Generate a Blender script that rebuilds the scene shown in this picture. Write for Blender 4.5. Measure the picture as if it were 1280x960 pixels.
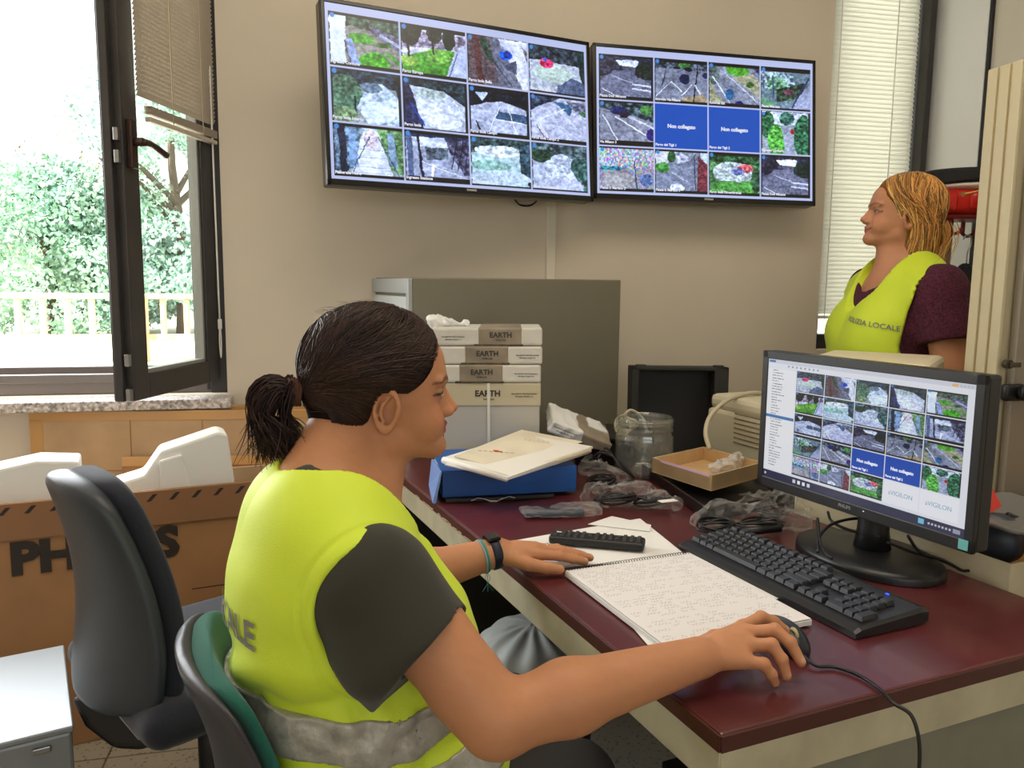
import bpy, math, random
import numpy as np
from mathutils import Vector, Matrix

for o in list(bpy.data.objects):
    bpy.data.objects.remove(o, do_unlink=True)
SC = bpy.context.scene
COL = SC.collection
random.seed(7)

# ------------------------------------------------------------------ camera
EYE = 1.28
FPX = 1000.0
YAW, PITCH, ROLL = math.radians(13.0), math.radians(7.2), math.radians(0.6)
cam_d = bpy.data.cameras.new('camera')
cam_d.sensor_width = 36.0
cam_d.lens = FPX / 1280.0 * 36.0
cam_d.clip_start = 0.05
cam_d.clip_end = 300
cam = bpy.data.objects.new('camera', cam_d)
COL.objects.link(cam)
_R = (Matrix.Rotation(-YAW, 4, 'Z') @ Matrix.Rotation(math.pi / 2 - PITCH, 4, 'X') @ Matrix.Rotation(ROLL, 4, 'Z'))
cam.matrix_world = Matrix.Translation((0, 0, EYE)) @ _R
SC.camera = cam
C0 = np.array([0, 0, EYE])
R3 = np.array(_R.to_3x3())


def ray(px, py):
    return R3 @ np.array([(px - 640) / FPX, (480 - py) / FPX, -1.0])


def W(px, py, d):
    """point of the room seen at a photo pixel, d metres deep"""
    return C0 + d * ray(px, py)


def PZ(px, py, z):
    r = ray(px, py)
    return C0 + r * ((z - EYE) / r[2])


def PY(px, py, y):
    r = ray(px, py)
    return C0 + r * (y / r[1])


# ------------------------------------------------------------------ light
SC.view_settings.view_transform = 'Standard'
SC.view_settings.look = 'None'
SC.view_settings.gamma = 1.0
SC.view_settings.use_curve_mapping = False
SC.view_settings.exposure = 0.0
SC.cycles.transparent_max_bounces = 32
world = bpy.data.worlds.new('sky')
SC.world = world
world.use_nodes = True
wn = world.node_tree.nodes
bg = wn['Background']
bg.inputs[0].default_value = (0.93, 0.97, 1.0, 1)
bg.inputs[1].default_value = 2.5
sun_d = bpy.data.lights.new('sun', 'SUN')
sun_d.energy = 22.0
sun_d.angle = math.radians(1.5)
sun_d.color = (1.0, 0.97, 0.9)
sun = bpy.data.objects.new('sun', sun_d)
COL.objects.link(sun)
sun.rotation_euler = Vector((0.72, 0.30, -0.62)).to_track_quat('-Z', 'Y').to_euler()


def area_light(name, loc, aim, sx, sy, power, color):
    d = bpy.data.lights.new(name, 'AREA')
    d.shape = 'RECTANGLE'
    d.size, d.size_y = sx, sy
    d.energy = power
    d.color = color
    o = bpy.data.objects.new(name, d)
    COL.objects.link(o)
    o.location = loc
    o.rotation_euler = (Vector(aim) - Vector(loc)).to_track_quat('-Z', 'Y').to_euler()
    return o


# daylight entering through the two windows of the far wall
area_light('window_daylight', (-1.35, 2.98, 1.75), (0.2, 0.6, 0.9), 1.3, 1.4, 58, (0.93, 0.97, 1.0))
# the ceiling lamp of the room (its luminaire is built below)
area_light('ceiling_lamp_light', (0.7, 1.2, 2.96), (0.7, 1.2, 0), 1.6, 1.0, 23, (1.0, 0.87, 0.68))

# ------------------------------------------------------------------ helpers
def lin(c):
    c = np.asarray(c, float) / 255.0
    return np.where(c <= 0.04045, c / 12.92, ((c + 0.055) / 1.055) ** 2.4)


def L4(c):
    return tuple(lin(c)) + (1.0,)


MATS = {}


def mat(name, color, rough=0.6, metal=0.0, noise=None, bump=None, trans=0.0, emit=None, alpha=1.0, spec=None, sheen=0.0, sss=0.0, coat=0.0):
    """principled material; noise=(scale, amount) varies the tone, bump=(scale, strength)"""
    if name in MATS:
        return MATS[name]
    m = bpy.data.materials.new(name)
    m.use_nodes = True
    nt = m.node_tree
    b = nt.nodes['Principled BSDF']
    b.inputs['Base Color'].default_value = L4(color)
    b.inputs['Roughness'].default_value = rough
    b.inputs['Metallic'].default_value = metal
    if spec is not None:
        b.inputs['Specular IOR Level'].default_value = spec
    if trans:
        b.inputs['Transmission Weight'].default_value = trans
    if alpha < 1:
        b.inputs['Alpha'].default_value = alpha
    if sheen:
        b.inputs['Sheen Weight'].default_value = sheen
    if coat:
        b.inputs['Coat Weight'].default_value = coat
    if sss:
        b.inputs['Subsurface Weight'].default_value = sss
        b.inputs['Subsurface Radius'].default_value = (0.02, 0.008, 0.004)
        b.inputs['Subsurface Scale'].default_value = 0.5
    if emit:
        b.inputs['Emission Color'].default_value = L4(emit[0])
        b.inputs['Emission Strength'].default_value = emit[1]
    tc = None
    if noise or bump:
        tc = nt.nodes.new('ShaderNodeTexCoord')
    if noise:
        n = nt.nodes.new('ShaderNodeTexNoise')
        n.inputs['Scale'].default_value = noise[0]
        n.inputs['Detail'].default_value = 4
        nt.links.new(tc.outputs['Object'], n.inputs['Vector'])
        r = nt.nodes.new('ShaderNodeValToRGB')
        lo = lin(np.clip(np.array(color) * (1 - noise[1]), 0, 255))
        hi = lin(np.clip(np.array(color) * (1 + noise[1]), 0, 255))
        r.color_ramp.elements[0].position = 0.3
        r.color_ramp.elements[1].position = 0.7
        r.color_ramp.elements[0].color = tuple(lo) + (1,)
        r.color_ramp.elements[1].color = tuple(hi) + (1,)
        nt.links.new(n.outputs['Fac'], r.inputs['Fac'])
        nt.links.new(r.outputs['Color'], b.inputs['Base Color'])
    if bump:
        n2 = nt.nodes.new('ShaderNodeTexNoise')
        n2.inputs['Scale'].default_value = bump[0]
        n2.inputs['Detail'].default_value = 3
        nt.links.new(tc.outputs['Object'], n2.inputs['Vector'])
        bp = nt.nodes.new('ShaderNodeBump')
        bp.inputs['Strength'].default_value = bump[1]
        bp.inputs['Distance'].default_value = 0.004
        nt.links.new(n2.outputs['Fac'], bp.inputs['Height'])
        nt.links.new(bp.outputs['Normal'], b.inputs['Normal'])
    MATS[name] = m
    return m


def attr_mat(name, attr='Col', rough=0.5, sss=0.0, emit=0.0, sheen=0.0, spec=0.5):
    m = bpy.data.materials.new(name)
    m.use_nodes = True
    nt = m.node_tree
    b = nt.nodes['Principled BSDF']
    a = nt.nodes.new('ShaderNodeAttribute')
    a.attribute_name = attr
    b.inputs['Roughness'].default_value = rough
    b.inputs['Specular IOR Level'].default_value = spec
    if sheen:
        b.inputs['Sheen Weight'].default_value = sheen
    if emit:
        b.inputs['Base Color'].default_value = (0.01, 0.01, 0.012, 1)
        nt.links.new(a.outputs['Color'], b.inputs['Emission Color'])
        b.inputs['Emission Strength'].default_value = emit
    else:
        nt.links.new(a.outputs['Color'], b.inputs['Base Color'])
    if sss:
        b.inputs['Subsurface Weight'].default_value = sss
        b.inputs['Subsurface Radius'].default_value = (0.02, 0.008, 0.004)
        b.inputs['Subsurface Scale'].default_value = 0.4
    MATS[name] = m
    return m


class MB:
    """collects shapes (in world or local coordinates) into ONE mesh"""

    def __init__(s):
        s.v, s.f, s.n = [], [], 0

    def add(s, v, f):
        v = np.asarray(v, float).reshape(-1, 3)
        s.v.append(v)
        s.f += [tuple(int(i) + s.n for i in q) for q in f]
        s.n += len(v)
        return s

    def hexa(s, p):
        """8 corners: bottom loop 0-3, top loop 4-7"""
        return s.add(p, [(3, 2, 1, 0), (4, 5, 6, 7), (0, 1, 5, 4), (1, 2, 6, 5), (2, 3, 7, 6), (3, 0, 4, 7)])

    def box(s, c, d, M=None):
        c, d = np.array(c, float), np.array(d, float) / 2
        p = np.array([[-1, -1, -1], [1, -1, -1], [1, 1, -1], [-1, 1, -1], [-1, -1, 1], [1, -1, 1], [1, 1, 1], [-1, 1, 1]]) * d + c
        if M is not None:
            p = xf(M, p)
        return s.hexa(p)

    def rbox(s, c, d, r=0.003, M=None, seg=2):
        """box with rounded edges (superellipse free: bevelled by bmesh)"""
        import bmesh
        bm = bmesh.new()
        bmesh.ops.create_cube(bm, size=1)
        for v in bm.verts:
            v.co = Vector((v.co.x * d[0], v.co.y * d[1], v.co.z * d[2]))
        bmesh.ops.bevel(bm, geom=bm.edges[:], offset=min(r, min(d) * 0.49), segments=seg, profile=0.5, affect='EDGES')
        p = np.array([v.co[:] for v in bm.verts]) + np.array(c, float)
        f = [[v.index for v in q.verts] for q in bm.faces]
        bm.free()
        if M is not None:
            p = xf(M, p)
        return s.add(p, f)

    def prism(s, poly, a, b, M=None):
        """2-D polygon (x,y) extruded from z=a to z=b in local space"""
        n = len(poly)
        p = [(x, y, a) for x, y in poly] + [(x, y, b) for x, y in poly]
        f = [tuple(range(n - 1, -1, -1)), tuple(range(n, 2 * n))] + [(i, (i + 1) % n, n + (i + 1) % n, n + i) for i in range(n)]
        p = np.array(p, float)
        if M is not None:
            p = xf(M, p)
        return s.add(p, f)

    def tube(s, pts, r, seg=8, cap=True, closed=False):
        pts = np.asarray(pts, float)
        n = len(pts)
        r = np.full(n, r) if np.isscalar(r) else np.asarray(r)
        t = np.gradient(pts, axis=0)
        t /= np.linalg.norm(t, axis=1)[:, None] + 1e-12
        u = np.cross(t[0], [0, 0, 1.0])
        if np.linalg.norm(u) < 1e-3:
            u = np.cross(t[0], [1.0, 0, 0])
        u /= np.linalg.norm(u)
        V = []
        an = np.arange(seg) * 2 * math.pi / seg
        for i in range(n):
            u = u - t[i] * np.dot(u, t[i])
            u /= np.linalg.norm(u) + 1e-12
            w = np.cross(t[i], u)
            V.append(pts[i] + r[i] * (np.cos(an)[:, None] * u + np.sin(an)[:, None] * w))
        F = []
        for i in range(n - 1):
            for k in range(seg):
                F.append((i * seg + k, i * seg + (k + 1) % seg, (i + 1) * seg + (k + 1) % seg, (i + 1) * seg + k))
        if cap:
            F.append(tuple(range(seg - 1, -1, -1)))
            F.append(tuple((n - 1) * seg + k for k in range(seg)))
        return s.add(np.concatenate(V), F)

    def lathe(s, prof, seg=32, M=None):
        """prof: (r,z) list revolved about local z"""
        n = len(prof)
        V = []
        for r, z in prof:
            for k in range(seg):
                a = 2 * math.pi * k / seg
                V.append((r * math.cos(a), r * math.sin(a), z))
        F = [(i * seg + k, i * seg + (k + 1) % seg, (i + 1) * seg + (k + 1) % seg, (i + 1) * seg + k) for i in range(n - 1) for k in range(seg)]
        V = np.array(V)
        if M is not None:
            V = xf(M, V)
        return s.add(V, F)

    def grid(s, P):
        """P: (n,m,3) array of points"""
        n, m = P.shape[:2]
        F = [(i * m + j, (i + 1) * m + j, (i + 1) * m + j + 1, i * m + j + 1) for i in range(n - 1) for j in range(m - 1)]
        return s.add(P.reshape(-1, 3), F)

    def build(s, name, m, parent=None, smooth=False):
        me = bpy.data.meshes.new(name)
        v = np.concatenate(s.v)
        o = bpy.data.objects.new(name, me)
        COL.objects.link(o)
        org = np.zeros(3)
        if parent is None:
            org = np.array([(v[:, 0].min() + v[:, 0].max()) / 2, (v[:, 1].min() + v[:, 1].max()) / 2, v[:, 2].min()])
            o.location = org
            v = v - org
        else:
            pm = ORG.get(parent.name, np.zeros(3))
            v = v - pm
            o.parent = parent
            org = pm
        ORG[o.name] = org
        me.from_pydata(v.tolist(), [], s.f)
        me.update()
        if m:
            me.materials.append(m)
        if smooth:
            me.polygons.foreach_set('use_smooth', [True] * len(me.polygons))
            if smooth == 'auto':
                try:
                    me.set_sharp_from_angle(angle=math.radians(40))
                except Exception:
                    pass
        return o


ORG = {}     # world origin of every object (no object is rotated)


def xf(M, p):
    p = np.asarray(p, float)
    M = np.array(M)
    return p @ M[:3, :3].T + M[:3, 3]


def frame(o, x, y=None, z=None):
    """4x4 from origin and axes"""
    x = np.array(x, float)
    x /= np.linalg.norm(x)
    if z is None:
        y = np.array(y, float)
        y = y - x * np.dot(x, y)
        y /= np.linalg.norm(y)
        z = np.cross(x, y)
    else:
        z = np.array(z, float)
        z = z - x * np.dot(x, z)
        z /= np.linalg.norm(z)
        y = np.cross(z, x)
    M = np.eye(4)
    M[:3, 0], M[:3, 1], M[:3, 2], M[:3, 3] = x, y, z, o
    return M


def RZ(loc, deg):
    a = math.radians(deg)
    return frame(loc, (math.cos(a), math.sin(a), 0), z=(0, 0, 1))


def empty(name, loc, label, cat, group=None):
    o = bpy.data.objects.new(name, None)
    o.empty_display_size = 0.05
    COL.objects.link(o)
    o.location = loc
    ORG[o.name] = np.array(loc, float)
    return tag(o, label, cat, group)


def tag(o, label, cat, group=None, kind=None):
    o['label'] = label
    o['category'] = cat
    if group:
        o['group'] = group
    if kind:
        o['kind'] = kind
    return o


def struct(o):
    o['kind'] = 'structure'
    return o


def text_mesh(txt, size, M, depth=0.0006, bold=0.0, sx=1.0, align='CENTER', shear=0.0):
    """font text as (verts, faces), local text plane xy mapped by M"""
    cu = bpy.data.curves.new('t', 'FONT')
    cu.body = txt
    cu.size = size
    cu.align_x = align
    cu.align_y = 'CENTER'
    cu.extrude = depth
    cu.offset = bold
    cu.resolution_u = 3
    cu.shear = shear
    ob = bpy.data.objects.new('t', cu)
    COL.objects.link(ob)
    dg = bpy.context.evaluated_depsgraph_get()
    dg.update()
    me = bpy.data.meshes.new_from_object(ob.evaluated_get(dg))
    v = np.array([q.co[:] for q in me.vertices]).reshape(-1, 3)
    f = [list(p.vertices) for p in me.polygons]
    bpy.data.objects.remove(ob, do_unlink=True)
    bpy.data.curves.remove(cu)
    bpy.data.meshes.remove(me)
    v[:, 0] *= sx
    return xf(M, v), f


def spline(pts, n=40):
    """Catmull-Rom through pts"""
    p = np.asarray(pts, float)
    p = np.vstack([2 * p[0] - p[1], p, 2 * p[-1] - p[-2]])
    out = []
    m = len(p) - 3
    for i in range(m):
        k = max(2, n // m)
        for t in np.linspace(0, 1, k, endpoint=False):
            a, b, c, d = p[i:i + 4]
            out.append(0.5 * (2 * b + (c - a) * t + (2 * a - 5 * b + 4 * c - d) * t * t + (3 * b - a - 3 * c + d) * t ** 3))
    out.append(p[-2])
    return np.array(out)
# ------------------------------------------------------------------ implicit surfaces (for bodies, cloth, bags)
def ell(P, c, r, M=None):
    q = (P - np.asarray(c, np.float32))
    if M is not None:
        q = q @ np.asarray(M, np.float32)
    r = np.asarray(r, np.float32)
    k0 = np.sqrt(((q / r) ** 2).sum(1)) + 1e-9
    k1 = np.sqrt(((q / (r * r)) ** 2).sum(1)) + 1e-9
    return k0 * (k0 - 1) / k1


def cap(P, a, b, ra, rb=None):
    rb = ra if rb is None else rb
    a = np.asarray(a, np.float32)
    b = np.asarray(b, np.float32)
    ab = b - a
    t = np.clip(((P - a) @ ab) / (ab @ ab + 1e-12), 0, 1)
    d = P - a - t[:, None] * ab
    return np.sqrt((d * d).sum(1)) - (ra + (rb - ra) * t)


def chain(P, pts, rs, k=0.004):
    f = None
    for i in range(len(pts) - 1):
        g = cap(P, pts[i], pts[i + 1], rs[i], rs[i + 1])
        f = g if f is None else smin(f, g, k)
    return f


def rbx(P, c, h, r, M=None):
    q = P - np.asarray(c, np.float32)
    if M is not None:
        q = q @ np.asarray(M, np.float32)
    q = np.abs(q) - (np.asarray(h, np.float32) - r)
    return np.sqrt((np.maximum(q, 0) ** 2).sum(1)) + np.minimum(q.max(1), 0) - r


def smin(a, b, k):
    h = np.clip(0.5 + 0.5 * (b - a) / k, 0, 1)
    return b + (a - b) * h - k * h * (1 - h)


def smax(a, b, k):
    return -smin(-a, -b, k)


def plane(P, p, n):
    n = np.asarray(n, float)
    n = n / np.linalg.norm(n)
    return ((P - np.asarray(p)) @ n).astype(np.float32)


def vnoise(P, s, seed=0):
    """smooth pseudo noise, about -1..1"""
    rs = np.random.RandomState(seed)
    out = np.zeros(len(P), np.float32)
    for i in range(6):
        k = rs.normal(size=3)
        k *= s * (0.7 + 0.8 * rs.rand()) / np.linalg.norm(k)
        out += np.sin(P @ k.astype(np.float32) + rs.rand() * 6.28 + 1.3 * np.sin(P @ (k[[1, 2, 0]] * 0.7).astype(np.float32)))
    return out / 3.0


def surface(f, lo, hi, h, proj=2):
    """sparse surface nets of f over the box lo..hi with cells of size h"""
    B = 12
    lo = np.asarray(lo, float)
    hi = np.asarray(hi, float)
    nb = np.ceil((hi - lo) / (h * B)).astype(int)
    I = np.stack(np.meshgrid(*[np.arange(k) for k in nb], indexing='ij'), -1).reshape(-1, 3)
    cen = (lo + (I + 0.5) * h * B).astype(np.float32)
    d = np.concatenate([f(cen[i:i + 200000]) for i in range(0, len(cen), 200000)])
    I = I[np.abs(d) < h * B * 0.87 * 1.7]
    loc = np.stack(np.meshgrid(*[np.arange(B + 1)] * 3, indexing='ij'), -1).reshape(-1, 3)
    dims = nb * B + 2
    ids, pos = [], []
    quads = []
    offs = [(0, 0, 0), (1, 0, 0), (0, 1, 0), (1, 1, 0), (0, 0, 1), (1, 0, 1), (0, 1, 1), (1, 1, 1)]
    edges = [(a, b) for a in range(8) for b in range(a + 1, 8) if bin(a ^ b).count('1') == 1]
    key = lambda c: (c[:, 0] * dims[1] + c[:, 1]) * dims[2] + c[:, 2]
    for s in range(0, len(I), 60):
        blk = I[s:s + 60]
        g = (blk[:, None, :] * B + loc[None]).reshape(-1, 3)
        val = f((lo + g * h).astype(np.float32)).reshape(len(blk), B + 1, B + 1, B + 1)
        sub = [val[:, x:B + x, y:B + y, z:B + z] for x, y, z in offs]
        st = np.stack(sub, -1)
        neg = st < 0
        act = neg.any(-1) & ~neg.all(-1)
        b, x, y, z = np.nonzero(act)
        if not len(b):
            continue
        c = blk[b] * B + np.stack([x, y, z], 1)
        vals = st[b, x, y, z]
        acc = np.zeros((len(b), 3))
        cnt = np.zeros(len(b))
        for a_, b_ in edges:
            va, vb = vals[:, a_], vals[:, b_]
            m = (va < 0) != (vb < 0)
            t = np.where(m, va / np.where(m, va - vb, 1), 0)
            pa, pb = np.array(offs[a_]), np.array(offs[b_])
            acc += np.where(m[:, None], pa + t[:, None] * (pb - pa), 0)
            cnt += m
        ids.append(key(c))
        pos.append(lo + (c + acc / cnt[:, None]) * h)
        ci, cn = c, neg[b, x, y, z]
        for ax in range(3):
            e = [1, 2, 4][ax]
            m = cn[:, 0] != cn[:, e]
            q = ci[m]
            sg = cn[m, 0]
            u, v = (ax + 1) % 3, (ax + 2) % 3
            du, dv = np.eye(3, dtype=int)[u], np.eye(3, dtype=int)[v]
            Q = np.stack([key(q - du - dv), key(q - dv), key(q), key(q - du)], 1)
            Q[~sg] = Q[~sg][:, ::-1]
            quads.append(Q)
    ids = np.concatenate(ids)
    pos = np.concatenate(pos)
    quads = np.concatenate(quads)
    o = np.argsort(ids)
    ids, pos = ids[o], pos[o]
    k = np.clip(np.searchsorted(ids, quads), 0, len(ids) - 1)
    ok = (ids[k] == quads).all(1)
    k = k[ok]
    for _ in range(proj):
        p32 = pos.astype(np.float32)
        v = f(p32)
        e = h * 0.25
        g = np.stack([(f((p32 + d_).astype(np.float32)) - v) / e for d_ in (np.eye(3) * e)], 1)
        n2 = (g * g).sum(1) + 1e-6
        st = (v / n2)[:, None] * g
        ln = np.linalg.norm(st, axis=1)[:, None]
        pos = pos - st * np.minimum(1, h * 0.5 / (ln + 1e-9)) * 0.8
    return pos, k


def sdf_obj(name, f, lo, hi, h, m, parent, colfn=None, keep=None, proj=2):
    v, q = surface(f, lo, hi, h, proj)
    if keep is not None:
        kf = keep(v.astype(np.float32))[q].any(1)
        q = q[kf]
        used = np.unique(q)
        mp = np.zeros(len(v), int)
        mp[used] = np.arange(len(used))
        v, q = v[used], mp[q]
    b = MB()
    b.v = [v]
    b.f = [tuple(x) for x in q.tolist()]
    o = b.build(name, m, parent, True)
    if colfn is not None:
        c = colfn(v.astype(np.float32))
        set_col(o.data, c)
    return o


def set_col(me, c):
    a = me.color_attributes.new('Col', 'FLOAT_COLOR', 'POINT')
    c = np.concatenate([c, np.ones((len(c), 1))], 1).astype(np.float32)
    a.data.foreach_set('color', c.ravel())


def cast(f, p, d, n=40, far=1.0):
    """march points p along direction d on to the surface f=0"""
    p = np.array(p, float)
    d = np.asarray(d, float)
    t = np.zeros(len(p))
    for _ in range(n):
        v = f((p + t[:, None] * d).astype(np.float32))
        t += np.clip(v, -0.01, 0.05) * 0.8
    return p + t[:, None] * d


# ------------------------------------------------------------------ people
def interp(x, xs, ys):
    return np.interp(x, xs, ys).astype(np.float32)


FZ = [-.100, -.085, -.078, -.066, -.055, -.049, -.042, -.036, -.031, -.025, -.015, 0.0, .015, .031, .040, .05, .08, .10, .12]
FX = [.060, .080, .094, .1035, .1020, .0995, .1020, .1020, .1040, .1025, .1000, .098, .098, .1000, .1055, .1050, .098, .088, .072]


def head_sdf(P):
    """P in the head frame: x forward, y left, z up, origin between the ears"""
    x, y, z = P[:, 0], P[:, 1], P[:, 2]
    ay = np.abs(y)
    A = np.stack([x, ay, z], 1)
    F = interp(z, FZ, FX)
    S = interp(z, [-.1, -.085, -.075, -.06, -.04, -.015, .01, .04, .08, .11], [.018, .028, .040, .0515, .0595, .065, .068, .066, .062, .045])
    xc = 0.02
    fx = x - xc
    a = np.where(fx > 0, F - xc, 0.06)
    e = interp(z, [-.09, -.05, .0, .05], [2.0, 2.05, 2.15, 2.35])
    k = (np.abs(fx / a) ** e + (ay / S) ** e) ** (1 / e)
    g = (k - 1) * np.minimum(a, S) * 0.8
    g = smax(g, -.082 - z - 0.25 * (x - .09), .012)
    g = smax(g, z - .105, .02)
    cran = ell(P, (-.005, 0, .055), (.100, .0755, .088))
    f = smin(g, cran, .012)
    # cheek, jaw
    f = smin(f, ell(A, (.066, .036, -.022), (.028, .022, .026)), .014)
    f = smin(f, cap(A, (.085, .0, -.064), (.020, .046, -.045), .017, .016), .015)
    f = smin(f, ell(P, (.089, 0, -.063), (.017, .019, .016)), .01)
    # eye socket, brow, eyeball bulge, lids
    f = smax(f, -ell(A, (.108, .033, .022), (.019, .019, .0125)), .010)
    f = smin(f, cap(A, (.0985, .012, .038), (.083, .048, .041), .0065, .005), .009)
    f = smin(f, ell(A, (.0815, .0325, .021), (.0135, .0150, .0118)), .004)
    # nose
    f = smin(f, cap(P, (.098, 0, .030), (.1160, 0, -.002), .0060, .0075), .007)
    f = smin(f, cap(A, (.0900, 0, .030), (.0960, .003, -.008), .0130, .0145), .006)
    f = smin(f, cap(A, (.0980, .002, .016), (.1060, .0055, -.006), .0075, .0085), .005)
    f = smin(f, ell(P, (.1180, 0, -.0060), (.0090, .0085, .0075)), .005)
    f = smin(f, ell(A, (.1075, .0115, -.0105), (.0105, .0070, .0075)), .005)
    f = smax(f, -ell(A, (.113, .0062, -.0175), (.0055, .0030, .004)), .003)
    # lips
    f = smin(f, cap(A, (.1055, 0, -.0300), (.0905, .024, -.0345), .0056, .0024), .004)
    f = smin(f, cap(A, (.1035, 0, -.0405), (.0900, .022, -.0365), .0062, .0026), .004)
    f = smax(f, -cap(A, (.1130, 0, -.0355), (.0925, .0275, -.0335), .0020, .0012), .002)
    # ear
    E = A - np.array([.002, .073, .002], np.float32)
    ca, sa = math.cos(.38), math.sin(.38)
    q = np.stack([E[:, 0] * ca + E[:, 1] * sa, -E[:, 0] * sa + E[:, 1] * ca, E[:, 2] - E[:, 0] * 0.15], 1)
    zz = np.where(q[:, 2] > 0, q[:, 2] / .033, q[:, 2] / .030)
    xx = q[:, 0] / np.where(q[:, 2] > 0, .0195, .0195 + .16 * q[:, 2])
    rr = np.sqrt(xx ** 2 + zz ** 2) + 1e-6
    rim = np.sqrt(((rr - .88) * .022) ** 2 + (q[:, 1] - .004) ** 2) - .0036 - .0018 * np.clip(-zz, 0, 1)
    dish = np.maximum((rr - .92) * .02, np.abs(q[:, 1] + .0060 + .007 * (1 - rr)) - .0058)
    anti = chain(q, [(.004, -.001, .019), (-.006, .003, .010), (-.0085, .0038, -.003), (-.003, .0034, -.015)], [.0018, .0028, .0030, .0028], .003)
    trag = ell(q, (.0140, .0015, -.004), (.0045, .0045, .0070))
    ear = smin(smin(rim, dish, .0025), smin(anti, trag, .002), .0025)
    ear = smax(ear, -ell(q, (.004, .006, -.005), (.0075, .010, .008)), .003)
    ear = smax(ear, -ell(q, (-.0015, .009, .020), (.006, .008, .005)), .003)
    f = smin(f, ear, .004)
    return f


def head_paint(P, skin, lip, brow, lash):
    """colours of the face in the head frame"""
    A = np.stack([P[:, 0], np.abs(P[:, 1]), P[:, 2]], 1)
    c = np.tile(lin(skin), (len(P), 1))

    def mix(c, col, w):
        w = np.clip(w, 0, 1)[:, None]
        return c * (1 - w) + lin(col) * w
    c = mix(c, (205, 105, 80), 0.25 * np.exp(-(((A - [.08, .038, -.01]) / .022) ** 2).sum(1)))
    c = mix(c, (200, 95, 75), 0.3 * np.exp(-(((A - [.122, 0, -.006]) / .012) ** 2).sum(1)))
    d1 = cap(A, (.108, 0, -.0315), (.094, .022, -.0350), .0056, .0028)
    d2 = cap(A, (.107, 0, -.0400), (.094, .020, -.0365), .0060, .0028)
    c = mix(c, lip, 0.85 * np.clip(1 - np.minimum(d1, d2) / .0012, 0, 1) * (A[:, 0] > .085))
    d = cap(A, (.113, 0, -.0355), (.0925, .027, -.0338), .0012, .0006)
    c = mix(c, (90, 40, 35), 0.9 * np.clip(1 - d / .001, 0, 1))
    fr = np.clip((A[:, 0] - .062) / .006, 0, 1)
    yz = np.stack([0 * A[:, 1], A[:, 1], A[:, 2]], 1)
    seg = lambda pts, rr: chain(yz, [(0, a_, b_) for a_, b_ in pts], rr, .001)
    d = seg([(.013, .039), (.030, .0450), (.044, .0440), (.056, .038)], [.0030, .0032, .0024, .0012])
    c = mix(c, brow, .85 * fr * np.clip(.6 - d / .0022, 0, 1))
    eye = np.sqrt(((yz[:, 1] - .0325) / .0145) ** 2 + ((yz[:, 2] - .0205) / .0056) ** 2) - 1
    c = mix(c, (150, 96, 72), .45 * fr * np.clip(1 - np.abs(eye) / .55, 0, 1))
    c = mix(c, (226, 214, 204), fr * np.clip(-eye * 6, 0, 1))
    iris = np.hypot(yz[:, 1] - .0320, yz[:, 2] - .0215)
    c = mix(c, (48, 32, 24), fr * np.clip((.0056 - iris) / .0008, 0, 1) * (eye < 0))
    up = seg([(.0185, .0200), (.026, .0255), (.036, .0262), (.0475, .0212), (.0515, .0205)], [.0007, .0011, .0013, .0012, .0008])
    c = mix(c, lash, fr * np.clip(.8 - up / .0012, 0, 1))
    lo_ = seg([(.020, .0185), (.032, .0146), (.046, .0195)], [.0004, .0006, .0007])
    c = mix(c, lash, .55 * fr * np.clip(.8 - lo_ / .0010, 0, 1))
    return c


def hand_chain(f, P, pts, rs, k):
    return smin(f, chain(P, pts, rs, .003), k)


SKIN_TONE = (192, 134, 96)
attr_mat('skin', rough=0.52, sss=0.12, spec=0.35)
# ------------------------------------------------------------------ the room
WY = 2.92        # far wall
XR = 2.42        # right wall
mat('wall_paint', (222, 210, 191), .9, noise=(1.3, .025), bump=(90, .06))
mat('white_wall_panel', (242, 245, 246), .5)
mat('cream_wall_panel', (222, 218, 204), .5)
mat('ceiling_paint', (232, 226, 214), .95)
mat('black_joint', (30, 30, 34), .6)
mat('dark_frame', (60, 57, 56), .42, .3, noise=(8, .08))
mat('granite', (176, 168, 162), .35, noise=(95, .38))
mat('blown_sill_top', (232, 232, 230), .4)  # unused; blown-out daylight on the granite sill put into a colour


def tile_floor():
    m = mat('stone_floor', (150, 143, 130), .45)
    nt = m.node_tree
    b = nt.nodes['Principled BSDF']
    tc = nt.nodes.new('ShaderNodeTexCoord')
    vor = nt.nodes.new('ShaderNodeTexVoronoi')
    vor.inputs['Scale'].default_value = 70
    r = nt.nodes.new('ShaderNodeValToRGB')
    r.color_ramp.elements[0].position = .05
    r.color_ramp.elements[0].color = L4((88, 80, 70))
    r.color_ramp.elements[1].position = .35
    r.color_ramp.elements[1].color = L4((158, 150, 134))
    br = nt.nodes.new('ShaderNodeTexBrick')
    br.offset = 0
    br.inputs['Scale'].default_value = 1
    br.inputs['Brick Width'].default_value = .4
    br.inputs['Row Height'].default_value = .4
    br.inputs['Mortar Size'].default_value = .003
    br.inputs['Color2'].default_value = (1, 1, 1, 1)
    br.inputs['Color1'].default_value = (.92, .92, .92, 1)
    br.inputs['Mortar'].default_value = (.35, .33, .3, 1)
    mx = nt.nodes.new('ShaderNodeMixRGB')
    mx.blend_type = 'MULTIPLY'
    mx.inputs[0].default_value = 1
    nt.links.new(tc.outputs['Object'], vor.inputs['Vector'])
    nt.links.new(tc.outputs['Object'], br.inputs['Vector'])
    nt.links.new(vor.outputs['Distance'], r.inputs['Fac'])
    nt.links.new(r.outputs['Color'], mx.inputs[1])
    nt.links.new(br.outputs['Color'], mx.inputs[2])
    nt.links.new(mx.outputs[0], b.inputs['Base Color'])
    return m


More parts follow.
